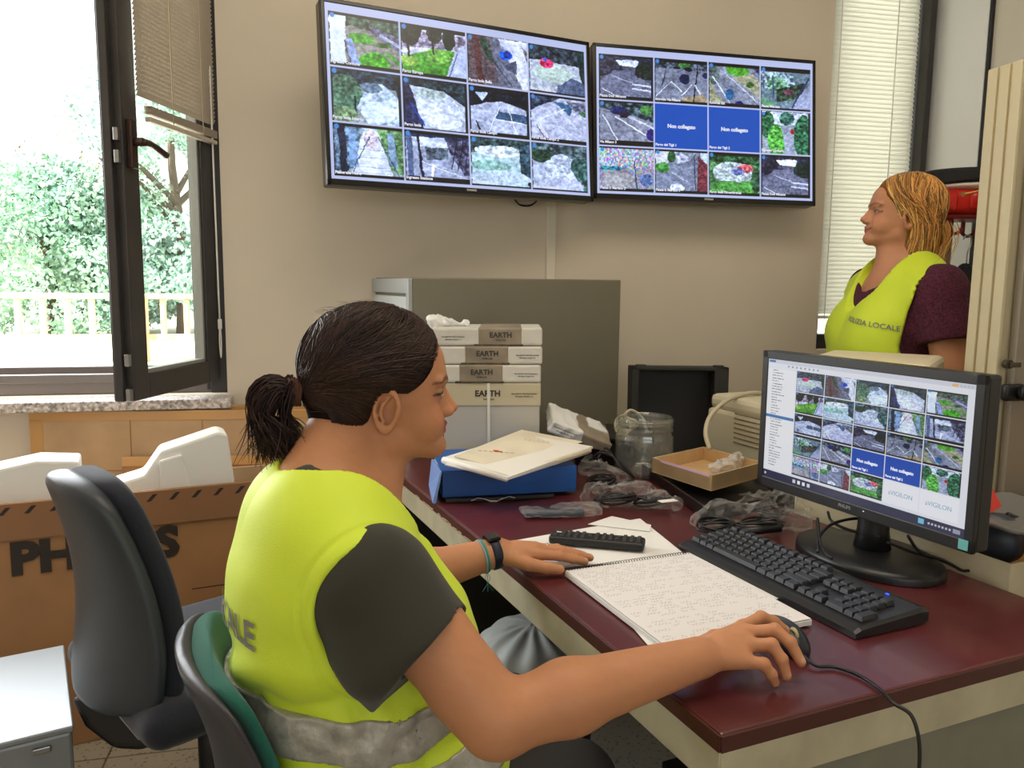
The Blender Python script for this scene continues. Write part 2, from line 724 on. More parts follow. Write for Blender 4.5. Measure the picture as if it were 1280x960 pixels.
struct(MB().box((.2, .2, -.05), (5.2, 6.0, .1)).build('floor', tile_floor()))
struct(MB().box((.2, .2, 3.05), (5.2, 6.0, .1)).build('ceiling', MATS['ceiling_paint']))
# openings of the far wall
LX0, LX1, LZ0, LZ1 = -2.05, -.345, .885, 2.62
RX0, RX1, RZ0, RZ1 = 1.955, 2.385, 1.02, 2.75
TH = .20
b = MB()


def wallpiece(x0, x1, z0, z1):
    b.box(((x0 + x1) / 2, WY + TH / 2, (z0 + z1) / 2), (x1 - x0, TH, z1 - z0))


wallpiece(-2.4, LX0, 0, 3)
wallpiece(LX0, LX1, 0, LZ0)
wallpiece(LX0, LX1, LZ1, 3)
wallpiece(LX1, RX0, 0, 3)
wallpiece(RX0, RX1, 0, RZ0)
wallpiece(RX0, RX1, RZ1, 3)
wallpiece(RX1, XR + .2, 0, 3)
struct(b.build('wall_back', MATS['wall_paint']))
struct(MB().box((XR + .1, (WY - 1.2) / 2 - .3, 1.5), (.2, WY + 1.8, 3)).build('wall_right', MATS['cream_wall_panel']))
struct(MB().box((-2.3, (WY - 1.2) / 2 - .3, 1.5), (.2, WY + 1.8, 3)).build('wall_left', MATS['wall_paint']))
# unseen wall behind the camera, its opening added and sized for fill light
b = MB()
b.box((.1, -1.85, .6), (4.8, .2, 1.2))
b.box((.1, -1.85, 2.6), (4.8, .2, .8))
b.box((-1.75, -1.85, 1.7), (1.1, .2, 1.0))
b.box((2.0, -1.85, 1.7), (1.0, .2, 1.0))
struct(b.build('wall_front', MATS['wall_paint']))
# panelling on the right wall: white sheet, black joint, cream sheet
struct(MB().box((XR - .006, 2.775, 1.6), (.012, .27, 2.8)).build('trim_1', MATS['white_wall_panel']))
struct(MB().box((XR - .005, 2.63, 1.6), (.014, .012, 2.8)).build('trim_2', MATS['black_joint']))
# surface cable duct below the screens
struct(MB().rbox((.815, WY - .009, .80), (.035, .018, 1.60), .003).build('trim_3', mat('duct_white', (226, 218, 200), .5)))
# window sill of granite
b = MB().rbox(((LX0 - .1 + LX1 + .02) / 2, WY + .01, .866), (LX1 - LX0 + .12, .22, .034), .004)
struct(b.build('trim_4', MATS['granite']))

# ---- left window: fixed frame, sash swung into the room
w1 = bpy.data.objects.new('window_1', None)
COL.objects.link(w1)
w1.location = (LX1, WY + .08, LZ0)
ORG[w1.name] = np.array(w1.location[:])
w1['kind'] = 'structure'
b = MB()
fy = WY + .11
b.rbox((LX1 - .03, fy - .02, (LZ0 + LZ1) / 2), (.06, .10, LZ1 - LZ0), .004)
b.rbox((LX1 - .058, fy - .04, (LZ0 + LZ1) / 2), (.03, .05, LZ1 - LZ0 - .02), .004)
b.build('jamb', MATS['dark_frame'], w1)
b = MB()
b.rbox(((LX0 + LX1) / 2, fy - .01, LZ0 + .025), (LX1 - LX0, .09, .05), .004)
b.rbox(((LX0 + LX1) / 2, fy - .045, LZ0 + .055), (LX1 - LX0, .030, .03), .004)
b.rbox(((LX0 + LX1) / 2, fy + .03, LZ0 + .075), (LX1 - LX0, .030, .03), .004)
b.build('bottom_rail', mat('frame_aluminium', (120, 112, 108), .4, .4), w1)
MB().rbox(((LX0 + LX1) / 2, fy, LZ1 - .03), (LX1 - LX0, .09, .06), .004).build('head_rail', MATS['dark_frame'], w1)
MB().rbox((-1.60, fy, (LZ0 + LZ1) / 2), (.09, .08, LZ1 - LZ0), .004).build('mullion', MATS['dark_frame'], w1)
H0 = np.array([LX1 - .050, WY + .03, 0])
F0 = np.array(list(W(158, 480, 2.30)[:2]) + [0])
sx = F0 - H0
SWID = np.linalg.norm(sx)
SM = frame(H0 + [0, 0, LZ0 + .045], sx, z=(0, 0, 1))        # x: hinge -> free edge, z up
SH = LZ1 - LZ0 - .09
if np.dot(SM[:3, 1], [1, 0, 0]) > 0:
    ROOM = 1
else:
    ROOM = -1
sash = bpy.data.objects.new('window_2', None)
COL.objects.link(sash)
sash.location = SM[:3, 3]
ORG[sash.name] = SM[:3, 3].copy()
sash['kind'] = 'structure'
bw = .075
b = MB()
for (x0, x1, z0, z1) in ((0, bw, 0, SH), (SWID - bw, SWID, 0, SH), (bw, SWID - bw, 0, bw), (bw, SWID - bw, SH - bw, SH)):
    b.rbox(((x0 + x1) / 2, 0, (z0 + z1) / 2), (x1 - x0, .050, z1 - z0), .004, SM)
b.rbox((SWID + .008, -.012 * ROOM, SH / 2), (.020, .026, SH), .003, SM)
b.rbox((SWID - .004, -.030 * ROOM, SH / 2), (.016, .014, SH), .002, SM)
b.build('sash_frame', MATS['dark_frame'], sash)
b = MB()
gt = .010
for (x0, x1, z0, z1) in ((bw, bw + gt, bw, SH - bw), (SWID - bw - gt, SWID - bw, bw, SH - bw), (bw, SWID - bw, bw, bw + gt), (bw, SWID - bw, SH - bw - gt, SH - bw)):
    b.box(((x0 + x1) / 2, 0, (z0 + z1) / 2), (x1 - x0, .030, z1 - z0), SM)
b.build('glazing_bead', mat('bead_grey', (150, 148, 142), .5, .2), sash)


def glass_mat(name, alpha, tint=(235, 248, 244), rough=.02, refl=.04):
    m = bpy.data.materials.new(name)
    m.use_nodes = True
    nt = m.node_tree
    for n in list(nt.nodes):
        nt.nodes.remove(n)
    out = nt.nodes.new('ShaderNodeOutputMaterial')
    tr = nt.nodes.new('ShaderNodeBsdfTransparent')
    tr.inputs[0].default_value = L4(tint)
    gl = nt.nodes.new('ShaderNodeBsdfGlossy')
    gl.inputs['Roughness'].default_value = rough
    df = nt.nodes.new('ShaderNodeBsdfDiffuse')
    df.inputs[0].default_value = L4((225, 228, 228))
    lw = nt.nodes.new('ShaderNodeLayerWeight')
    lw.inputs[0].default_value = .5
    pw_ = nt.nodes.new('ShaderNodeMath')
    pw_.operation = 'POWER'
    pw_.inputs[1].default_value = 5
    fr = nt.nodes.new('ShaderNodeMath')
    fr.operation = 'MULTIPLY_ADD'
    fr.inputs[1].default_value = .55
    fr.inputs[2].default_value = refl
    nt.links.new(lw.outputs['Facing'], pw_.inputs[0])
    nt.links.new(pw_.outputs[0], fr.inputs[0])
    mx = nt.nodes.new('ShaderNodeMixShader')
    mx2 = nt.nodes.new('ShaderNodeMixShader')
    mx2.inputs[0].default_value = alpha
    nt.links.new(tr.outputs[0], mx2.inputs[1])
    nt.links.new(df.outputs[0], mx2.inputs[2])
    nt.links.new(fr.outputs[0], mx.inputs[0])
    nt.links.new(mx2.outputs[0], mx.inputs[1])
    nt.links.new(gl.outputs[0], mx.inputs[2])
    nt.links.new(mx.outputs[0], out.inputs[0])
    MATS[name] = m
    return m


glass_mat('window_glass', .03, (244, 246, 242))
MB().box((SWID / 2, 0, SH / 2), (SWID - 2 * bw, .008, SH - 2 * bw), SM).build('pane', MATS['window_glass'], sash)
mat('handle_bronze', (70, 52, 46), .35, .6)
hz = 1.655 - SM[2, 3]
b = MB()
b.rbox((SWID - .030, ROOM * .034, hz), (.030, .018, .135), .004, SM)
hp = b.build('handle_plate', MATS['handle_bronze'], sash)
b = MB()
b.tube(xf(SM, [(SWID - .030, ROOM * .04, hz + .005), (SWID - .030, ROOM * .068, hz + .005)]), .012, 12)
b.tube(xf(SM, spline([(SWID - .030, ROOM * .066, hz + .005), (SWID - .075, ROOM * .068, hz + .004), (SWID - .145, ROOM * .068, hz - .014)], 10)), [.011, .011, .010, .010, .009, .009, .009, .010, .010, .010, .011][:11], 10)
b.build('handle_lever', MATS['handle_bronze'], sash, True)
b = MB()
for z in (.02, .12, hz + .02, hz - .04):
    b.rbox((SWID + .012, ROOM * .016, z), (.016, .014, .035), .002, SM)
b.build('latch', mat('zinc', (150, 150, 150), .3, .9), sash)

# the venetian blind hung on the swung sash
bl = empty('venetian_blind', xf(SM, [[SWID / 2, ROOM * .05, SH - .05]])[0], 'beige aluminium venetian blind half raised on the open window sash', 'blind')
mat('blind_beige', (192, 180, 164), .5)
b = MB()
bz0 = 1.775 - SM[2, 3]
n = int((SH - .06 - bz0) / .0135)
for k in range(n):
    z = SH - .06 - k * .0135
    P = []
    for u, w in ((-.010, -.0085), (0, -.0005), (.010, .0085)):
        P.append([(bw * .25, ROOM * .046 + u * .5, z + w), (SWID - bw * .62, ROOM * .046 + u * .5, z + w)])
    b.grid(xf(SM, np.array(P).reshape(-1, 3)).reshape(3, 2, 3))
b.build('slats', MATS['blind_beige'], bl)['label'] = 'beige slats'
b = MB()
for k in range(7):
    b.rbox((SWID / 2 - bw * .5, ROOM * .046, bz0 - .004 - k * .0035), (SWID - bw * 1.5, .022, .0022), .001, SM)
b.build('slat_stack', MATS['blind_beige'], bl)
b = MB().rbox((SWID / 2 - bw * .5, ROOM * .046, bz0 - .040), (SWID - bw * 1.5, .020, .014), .003, SM)
b.build('bottom_rail', MATS['blind_beige'], bl)
b = MB()
for x in (.12, .30, .46):
    if x < SWID - bw:
        b.box((x, ROOM * .060, (SH - .06 + bz0) / 2 - .01), (.003, .001, SH - .06 - bz0 + .05), SM)
b.build('ladder_tape', mat('tape_cream', (200, 180, 150), .8), bl)
MB().rbox((SWID / 2 - bw * .5, ROOM * .046, SH - .045), (SWID - bw * 1.5, .03, .028), .003, SM).build('head_rail', MATS['blind_beige'], bl)
cm = mat('cord_white', (225, 222, 215), .7)
b = MB()
b.tube(xf(SM, [(.045, ROOM * .05, bz0 + .2), (.042, ROOM * .052, .30), (.040, ROOM * .052, .21)]), .003, 6)
b.tube(xf(SM, spline([(.040, ROOM * .052, .22), (.046, ROOM * .052, .14), (.04, ROOM * .052, .085), (.034, ROOM * .052, .14), (.040, ROOM * .052, .22)], 20)), .0025, 6)
b.rbox((.040, ROOM * .052, .20), (.012, .012, .035), .003, SM)
b.build('pull_cord', cm, bl, True)

# ---- right window with closed blind
w3 = bpy.data.objects.new('window_3', None)
COL.objects.link(w3)
w3.location = ((RX0 + RX1) / 2, WY + .12, RZ0)
ORG[w3.name] = np.array(w3.location[:])
w3['kind'] = 'structure'
b = MB()
for (x0, x1, z0, z1) in ((RX0, RX0 + .045, RZ0, RZ1), (RX1 - .055, RX1, RZ0, RZ1), (RX0, RX1, RZ0, RZ0 + .06), (RX0, RX1, RZ1 - .06, RZ1)):
    b.rbox(((x0 + x1) / 2, WY + .10, (z0 + z1) / 2), (x1 - x0, .08, z1 - z0), .003)
b.rbox((RX1 - .014, WY + .025, (RZ0 + RZ1) / 2), (.028, .13, RZ1 - RZ0), .003)
b.build('frame', MATS['dark_frame'], w3)
MB().box(((RX0 + RX1) / 2, WY + .11, (RZ0 + RZ1) / 2), (RX1 - RX0 - .09, .008, RZ1 - RZ0 - .11)).build('pane', MATS['window_glass'], w3)
b2 = empty('venetian_blind', ((RX0 + RX1) / 2, WY + .03, RZ1 - .05), 'white venetian blind lowered over the narrow window behind the standing woman', 'blind')
sl = mat('blind_white', (236, 236, 228), .5)
nt = sl.node_tree
tl = nt.nodes.new('ShaderNodeBsdfTranslucent')
tl.inputs[0].default_value = L4((236, 236, 226))
mxs = nt.nodes.new('ShaderNodeMixShader')
mxs.inputs[0].default_value = .45
outn = [q for q in nt.nodes if q.type == 'OUTPUT_MATERIAL'][0]
nt.links.new(nt.nodes['Principled BSDF'].outputs[0], mxs.inputs[1])
nt.links.new(tl.outputs[0], mxs.inputs[2])
nt.links.new(mxs.outputs[0], outn.inputs[0])
b = MB()
zt = RZ1 - .08
k = 0
while zt - k * .018 > RZ0 + .14:
    z = zt - k * .018
    P = []
    for u, w in ((.007, .0115), (.003, .003), (-.006, -.0105)):
        P.append([(RX0 + .004, WY + .018 + u * .6, z + w), (RX1 - .034, WY + .018 + u * .6, z + w)])
    b.grid(np.array(P))
    k += 1
b.build('slats', sl, b2)
MB().rbox(((RX0 + RX1) / 2 - .015, WY + .018, zt - k * .018 - .004), (RX1 - RX0 - .04, .022, .014), .003).build('bottom_rail', sl, b2)
MB().rbox(((RX0 + RX1) / 2 - .015, WY + .018, RZ1 - .055), (RX1 - RX0 - .04, .03, .03), .003).build('head_rail', sl, b2)
b = MB()
for x in (RX0 + .035, RX0 + .29):
    b.box((x, WY + .006, (RZ0 + RZ1) / 2), (.004, .001, RZ1 - RZ0 - .2))
b.build('ladder_tape', cm, b2)

# ceiling luminaire
cl = empty('ceiling_lamp', (.7, 1.2, 2.97), 'flat white ceiling lamp above the desk', 'lamp')
MB().rbox((.7, 1.2, 2.985), (1.24, .64, .03), .005).build('housing', mat('lamp_white', (235, 235, 230), .5), cl)

# ------------------------------------------------------------------ outside
mat('gravel', (226, 218, 204), .95, noise=(6, .06))
struct(MB().box((0, 28, -.12), (90, 49.6, .1)).build('terrace_ground', MATS['gravel']))
fence = empty('terrace_railing', (-6, 14.2, -.07), 'pale timber railing with square balusters beyond the open window', 'railing')
mat('pale_timber', (226, 190, 146), .8, noise=(9, .1))
b = MB().rbox((-6, 14.2, 1.00), (14, .16, .09), .01)
b.build('top_rail', MATS['pale_timber'], fence)
MB().rbox((-6, 14.2, .33), (14, .10, .10), .01).build('lower_rail', MATS['pale_timber'], fence)
proto = MB().rbox((-12, 14.2, .64), (.085, .085, .62), .01).build('baluster', MATS['pale_timber'], fence)
x = -11.64
nb_ = 1
while x < -.5:
    c = proto.copy()
    COL.objects.link(c)
    c.parent = fence
    c.location = (x + 12, 0, 0)
    x += .36
    nb_ += 1
proto = MB().rbox((-9.2, 14.2, .47), (.22, .22, 1.1), .01).build('post', MATS['pale_timber'], fence)
for x in (-6.05, -3.0, -12.4):
    c = proto.copy()
    COL.objects.link(c)
    c.parent = fence
    c.location = (x + 9.2, 0, 0)


def tree(x, y, h, r, label, col, seed, n=9000):
    rs = np.random.RandomState(seed)
    t = empty('tree', (x, y, -.07), label, 'tree', 'trees beyond the terrace railing')
    b = MB()
    b.tube(spline([(x, y, -.07), (x + .1, y, h * .3), (x - .1, y + .1, h * .6), (x, y, h * .85)], 10), np.linspace(.15, .04, 13)[:len(spline([(0, 0, 0), (1, 0, 0), (2, 0, 0), (3, 0, 0)], 10))], 8)
    for k in range(7):
        a = rs.rand() * 6.28
        z0 = h * (.25 + .4 * rs.rand())
        e = np.array([x + math.cos(a) * r * .7, y + math.sin(a) * r * .7, z0 + h * .18])
        b.tube([(x, y, z0), (np.array([x, y, z0]) + e) / 2 + [0, 0, .1], e], [.08, .06, .03], 6)
    b.build('trunk', mat('bark', (92, 78, 66), .9), t)
    cen = []
    for k in range(16):
        a = rs.rand() * 6.28
        zz = .12 + .85 * rs.rand()
        rr = r * math.sqrt(rs.rand()) * (1.15 - .75 * abs(zz - .45) / .55)
        cen.append((x + rr * math.cos(a), y + rr * math.sin(a), h * zz, r * (.28 + .25 * rs.rand())))
    V, F = [], []
    for k in range(n):
        c = cen[rs.randint(len(cen))]
        d = rs.randn(3)
        d /= np.linalg.norm(d)
        p = np.array(c[:3]) + d * c[3] * (.75 + .35 * rs.rand())
        u = rs.randn(3)
        u /= np.linalg.norm(u)
        w = np.cross(u, d + .4 * rs.randn(3))
        w /= np.linalg.norm(w)
        s = .045 + .055 * rs.rand()
        V += [p - u * s, p + w * s * .55, p + u * s, p - w * s * .55]
        F.append((4 * k, 4 * k + 1, 4 * k + 2, 4 * k + 3))
    b = MB().add(V, F)
    b.build('foliage', mat('leaf_%d' % seed, col, .6, noise=(1.2, .30)), t)


def XY(px, d):
    p = W(px, 350, d)
    return p[0], p[1]


tree(*XY(60, 19), 4.2, 2.3, 'dense green bush-like tree just behind the railing, left of the window sash', (150, 184, 158), 1, 20000)
tree(*XY(225, 20), 6.8, 2.4, 'blue-green tree seen through the glass of the open sash', (152, 186, 174), 2, 24000)
tree(*XY(-30, 24), 5.6, 2.4, 'yellow-green tree at the left edge of the view', (196, 214, 160), 3)
tree(*XY(110, 30), 7.0, 3.0, 'tall pale tree rising behind the dense green bush', (186, 208, 176), 4)
tree(*XY(10, 36), 9.5, 2.6, 'high sparse tree top against the sky at the upper left', (196, 214, 186), 5, 4000)
# ------------------------------------------------------------------ pictures shown on the screens
def tile_img(kind, w=110, h=84):
    rs = np.random.RandomState(100 + kind)
    yy, xx = np.mgrid[0:h, 0:w]
    X, Y = (xx + .5) / w, (yy + .5) / h
    X0, Y0 = X, Y
    img = np.zeros((h, w, 3))

    def nz(s, sd):
        r2 = np.random.RandomState(sd)
        o = np.zeros((h, w))
        for q in (s, s * 2.1, s * 4.3):
            g = r2.rand(int(q) + 2, int(q) + 2)
            gx, gy = X0 * q, Y0 * q
            ix, iy = gx.astype(int), gy.astype(int)
            fx, fy = gx - ix, gy - iy
            o += (g[iy, ix] * (1 - fx) * (1 - fy) + g[iy, ix + 1] * fx * (1 - fy) + g[iy + 1, ix] * (1 - fx) * fy + g[iy + 1, ix + 1] * fx * fy) * s / q
        return o / 1.7

    def poly(pts, c, var=.14, s=20):
        m = np.zeros((h, w), bool)
        n = len(pts)
        for i in range(n):
            (x0, y0), (x1, y1) = pts[i], pts[(i + 1) % n]
            if y0 == y1:
                continue
            cr = ((y0 > Y) != (y1 > Y)) & (X < (x1 - x0) * (Y - y0) / (y1 - y0) + x0)
            m ^= cr
        v = 1 + var * 2 * (nz(s, rs.randint(9999)) - .5) * 2
        img[m] = (np.array(c) * v[..., None])[m]

    def elp(cx, cy, rx, ry, c, var=.22, s=24):
        v = 1 + var * 2 * (nz(s, rs.randint(9999)) - .5) * 2
        m = ((X - cx) / rx) ** 2 + ((Y - cy) / ry) ** 2 < 1 + .5 * (nz(12, rs.randint(9999)) - .5)
        img[m] = (np.array(c) * v[..., None])[m]

    def line(x0, y0, x1, y1, t, c):
        dx, dy = x1 - x0, y1 - y0
        tt = np.clip(((X - x0) * dx + (Y - y0) * dy) / (dx * dx + dy * dy), 0, 1)
        d = np.hypot(X - x0 - tt * dx, (Y - y0 - tt * dy) * .75)
        img[d < t] = c
    X, Y = X + .035 * (nz(7, 11) - .72) + .03 * (nz(22, 12) - .72), Y + .035 * (nz(7, 13) - .72) + .03 * (nz(22, 14) - .72)
    full = [(0, 0), (1, 0), (1, 1), (0, 1)]
    G, DG, GR, PALE, SKY = (88, 160, 52), (44, 70, 48), (120, 122, 128), (196, 202, 210), (220, 226, 236)
    if kind == 0:
        poly(full, (150, 146, 128)); poly([(0, 0), (1, 0), (1, .35), (.3, .2), (0, .3)], (80, 100, 76), .4)
        poly([(.55, .15), (1, .3), (1, .62), (.6, .3)], (116, 116, 130), .3); poly([(.7, .28), (1, .45), (1, .52), (.7, .34)], (196, 200, 214), .2)
        elp(.45, .42, .18, .10, G); elp(.75, .5, .12, .05, (70, 120, 50)); elp(.62, .82, .22, .17, (84, 172, 40)); poly([(.78, .6), (1, .75), (1, .86), (.8, .7)], (100, 170, 70))
        poly([(0, 0), (.22, 0), (.22, .2), (.2, 1), (0, 1)], (214, 222, 234), .04); poly([(.22, .45), (.3, .45), (.45, 1), (.3, 1)], (150, 170, 206)); line(.2, .5, .28, 1, .012, (90, 100, 120))
    elif kind == 1:
        poly(full, (206, 206, 214)); poly([(0, .1), (1, .1), (1, .38), (0, .45)], (150, 140, 150), .4); elp(.1, .1, .2, .3, (40, 50, 40)); elp(.5, .1, .12, .2, (50, 60, 44)); elp(.72, .15, .1, .25, (40, 56, 40))
        poly([(0, .62), (.5, .42), (.85, .4), (.75, .8), (.6, 1), (0, 1)], G, .2); elp(.55, .55, .2, .15, (120, 176, 70)); elp(.1, .7, .14, .1, (150, 190, 80)); line(.06, 0, .1, .6, .02, (30, 30, 30)); line(.45, 0, .48, .5, .015, (30, 30, 30))
        poly([(.82, .4), (1, .2), (1, 1), (.65, 1)], (176, 184, 200), .1); line(.85, .45, .7, 1, .01, (100, 110, 130))
    elif kind == 2:
        poly(full, (120, 122, 128)); poly([(.5, 0), (1, 0), (1, 1), (.9, 1)], (208, 210, 216), .1); poly([(0, 0), (.35, 0), (.5, .9), (0, 1)], (108, 92, 88), .2); line(.12, 0, .2, 1, .05, (106, 66, 60)); poly([(.18, .05), (.3, .05), (.42, .5), (.32, .45)], (54, 84, 60), .3)
        elp(.62, .32, .11, .10, (36, 92, 200), .4); elp(.58, .2, .05, .06, (150, 160, 180)); poly([(.55, .55), (.8, .4), (.8, .7)], (88, 92, 104)); line(.4, .45, .72, .95, .01, (70, 74, 86)); poly([(.9, .1), (1, .2), (1, .5)], (120, 110, 100), .3)
    elif kind == 3:
        poly(full, (184, 190, 190)); poly([(0, 0), (1, 0), (1, .35), (0, .3)], (64, 72, 72), .5); elp(.4, .55, .35, .2, (190, 206, 184), .1); poly([(.85, 0), (1, 0), (1, .8), (.9, .6)], (50, 70, 60), .3)
        poly([(.5, .8), (.75, .6), (1, .7), (1, 1), (.45, 1)], (96, 106, 122)); elp(.3, .36, .13, .10, (216, 60, 100), .5); elp(.28, .28, .04, .05, (60, 120, 200)); elp(.22, .38, .04, .05, (210, 40, 50))
    elif kind == 4:
        poly(full, (150, 160, 154)); poly([(0, 0), (1, 0), (1, .3), (0, .2)], (54, 70, 76), .5); elp(.18, .45, .25, .35, (90, 122, 92), .35); poly([(.5, .25), (.7, .2), (1, .5), (1, 1), (.5, 1), (.35, .7)], (190, 206, 214), .2)
        elp(.65, .75, .25, .2, (214, 228, 238), .1); elp(.55, .3, .15, .1, (120, 140, 150)); poly([(.85, 0), (1, 0), (1, .8)], (50, 58, 56), .3); line(.32, .5, .33, .8, .012, (40, 46, 60)); elp(.15, .85, .2, .15, (120, 146, 100), .3)
    elif kind == 5:
        poly(full, (186, 194, 200)); poly([(0, 0), (1, 0), (1, .5), (.6, .2), (0, .12)], (52, 66, 66), .5); elp(.5, .55, .35, .3, (206, 214, 220), .15); elp(.4, .28, .25, .1, (170, 184, 170), .2); elp(.6, .8, .3, .15, (222, 226, 232), .1)
        poly([(0, .1), (.08, .1), (.3, 1), (0, 1)], (56, 60, 84), .3); line(.1, .5, .3, .9, .012, (60, 90, 170))
    elif kind == 6:
        poly(full, (178, 184, 196)); poly([(0, 0), (1, 0), (1, .4), (.5, .25), (0, .4)], (30, 34, 40), .6); poly([(.45, .45), (.95, .5), (1, .68), (.4, .62)], (74, 98, 120)); poly([(.1, .1), (.3, .1), (.2, .3)], (200, 214, 230))
        line(.5, .35, .3, .9, .006, (230, 236, 240)); line(.62, .35, .8, 1, .006, (230, 236, 240)); line(.4, .62, 1, .68, .006, (230, 236, 240)); line(.1, .7, .14, .85, .012, (30, 30, 40))
    elif kind == 7:
        poly(full, (186, 190, 202)); poly([(0, 0), (.6, 0), (.1, .25), (0, .35)], (60, 70, 80), .5); poly([(.4, .1), (.75, .15), (.7, .4)], (74, 110, 136)); poly([(.6, .05), (1, .1), (1, .4), (.75, .25)], (120, 124, 134), .4)
        line(.1, .55, .6, .25, .006, (226, 230, 236)); line(.15, .6, .3, .95, .015, (226, 220, 210)); line(.1, .65, .25, 1, .01, (120, 100, 90)); line(.5, .3, .95, .8, .006, (210, 214, 222)); elp(.95, .3, .08, .05, (90, 140, 80))
    elif kind == 8:
        poly(full, (166, 184, 178)); poly([(0, 0), (.4, 0), (.3, .8), (0, .9)], (110, 132, 142), .4); poly([(.6, 0), (1, 0), (1, .9), (.75, .8)], (112, 150, 92), .4); poly([(.42, .1), (.62, .1), (.85, 1), (.2, 1)], (214, 220, 226), .08)
        elp(.52, .25, .09, .2, (204, 190, 190)); poly([(.05, 0), (.15, 0), (.18, 1), (.08, 1)], (54, 56, 70)); poly([(.2, .1), (.3, .1), (.34, .8), (.2, .8)], (130, 160, 186)); poly([(.75, .1), (.85, .1), (.9, .8), (.78, .7)], (140, 166, 180))
        for y in (.45, .6, .78, .9): line(.25, y, .8, y, .006, (170, 178, 190))
        line(.5, .2, .2, 1, .008, (80, 90, 110)); line(.62, .2, .95, 1, .008, (80, 90, 110))
    elif kind == 9:
        poly(full, (164, 170, 184)); poly([(0, 0), (1, 0), (1, .12), (0, .2)], (60, 70, 96)); poly([(.1, .1), (.6, .1), (.75, .3), (.1, .3)], (206, 214, 226)); poly([(.3, .3), (.65, .28), (.66, .5), (.32, .55)], (104, 116, 120), .4)
        poly([(.6, .1), (1, .1), (1, .8), (.9, .8), (.7, .45)], (92, 90, 106), .5); line(.18, 0, .24, .9, .022, (44, 48, 66)); line(.05, .1, .08, 1, .04, (96, 110, 134)); line(.25, .6, .9, .85, .006, (230, 234, 240)); line(.42, .65, .4, .85, .02, (230, 234, 240))
        for x in (.7, .8, .9): line(x + .1, .1, x, .7, .008, (40, 42, 56))
    elif kind == 10:
        poly(full, (180, 206, 200)); poly([(0, 0), (1, 0), (1, .15), (0, .3)], (70, 92, 84), .5); elp(.45, .25, .4, .12, (216, 228, 226)); elp(.3, .55, .35, .1, (150, 190, 170), .2); poly([(.78, .1), (1, 0), (1, 1), (.82, .7)], (60, 84, 88), .5); elp(.5, .8, .5, .15, (190, 206, 208), .12)
    elif kind == 11:
        poly(full, (180, 190, 200)); poly([(0, 0), (1, 0), (1, .3), (0, .3)], (86, 104, 100), .5); elp(.5, .5, .3, .3, (196, 206, 216)); elp(.15, .25, .2, .14, (54, 84, 60), .4); poly([(.7, .3), (1, .2), (1, 1), (.95, 1), (.68, .5)], (70, 104, 92), .5); elp(.5, .85, .4, .14, (188, 194, 206), .1)
    elif kind in (12, 23):
        poly(full, (96, 98, 108)); poly([(0, 0), (1, 0), (1, .2), (0, .3)], (60, 62, 76), .4); poly([(.3, .1), (.7, .08), (.7, .25), (.3, .2)], SKY); poly([(0, .1), (.3, .12), (.45, .3), (0, .5)], (56, 54, 66), .5); poly([(.25, .35), (.6, .3), (1, .7), (1, 1), (0, 1), (0, .6)], (120, 122, 134), .12)
        elp(.88, .32, .25, .2, (36, 52, 40), .4); line(.05, .75, .4, 1, .006, (220, 224, 230)); line(.2, .45, .6, .6, .005, (200, 204, 214)); line(.6, .62, .95, .66, .012, (206, 210, 220)); line(.6, .72, .95, .76, .012, (206, 210, 220))
    elif kind == 13:
        poly(full, (132, 136, 142)); poly([(0, 0), (1, 0), (1, .2), (0, .2)], (84, 92, 96), .6); elp(.55, .1, .1, .06, (80, 140, 60)); elp(.55, .42, .10, .12, (34, 42, 74), .3); elp(.62, .2, .07, .05, (30, 34, 50)); elp(.95, .3, .07, .07, (40, 50, 80))
        poly([(.5, .85), (.9, .75), (1, .85), (1, 1), (.5, 1)], (168, 150, 110)); line(.8, .1, .72, 1, .012, (24, 26, 34)); line(.2, .2, .12, .6, .01, (54, 60, 70)); line(0, .85, .3, .5, .006, (214, 218, 224)); line(.3, .5, .5, .7, .01, (224, 226, 230)); line(.5, .8, .68, .55, .008, (224, 226, 230)); line(.75, .55, .85, .75, .01, (224, 226, 230))
    elif kind == 14:
        poly(full, (138, 142, 148)); poly([(.3, .02), (.65, 0), (.8, .15), (.6, .3), (.35, .2)], (98, 172, 52)); poly([(.45, .3), (.85, .2), (1, .4), (1, .78), (.7, .5)], (176, 172, 130), .15); elp(.8, .45, .08, .08, (84, 120, 60)); poly([(.8, 0), (1, .05), (1, .25)], (84, 80, 100), .5)
        elp(.08, .2, .1, .3, (100, 112, 100), .3); poly([(0, .4), (.3, .95), (.15, 1), (0, 1)], (160, 160, 120)); line(.06, .3, .4, .9, .010, (220, 224, 228)); line(.3, .2, .95, .85, .005, (220, 224, 228)); elp(.4, .7, .09, .14, (54, 104, 140), .3); elp(.58, .92, .1, .09, (40, 44, 110), .3)
    elif kind == 15:
        poly(full, (120, 140, 140)); poly([(0, .1), (.6, .1), (.7, .4), (0, .5)], (150, 170, 170), .5); elp(.3, .4, .2, .2, (110, 150, 110), .5); poly([(.3, .5), (.9, .3), (.8, .7), (.3, .8)], (64, 84, 60), .5); poly([(.65, .8), (1, .3), (1, 1), (.5, 1)], (160, 166, 180), .1)
        line(.62, .9, .95, .2, .018, (70, 72, 100)); line(.22, .2, .24, .7, .02, (80, 96, 120)); elp(.55, .55, .1, .06, (130, 80, 90)); poly([(0, .7), (.25, .8), (.25, 1), (0, 1)], (110, 160, 110))
    elif kind == 16:
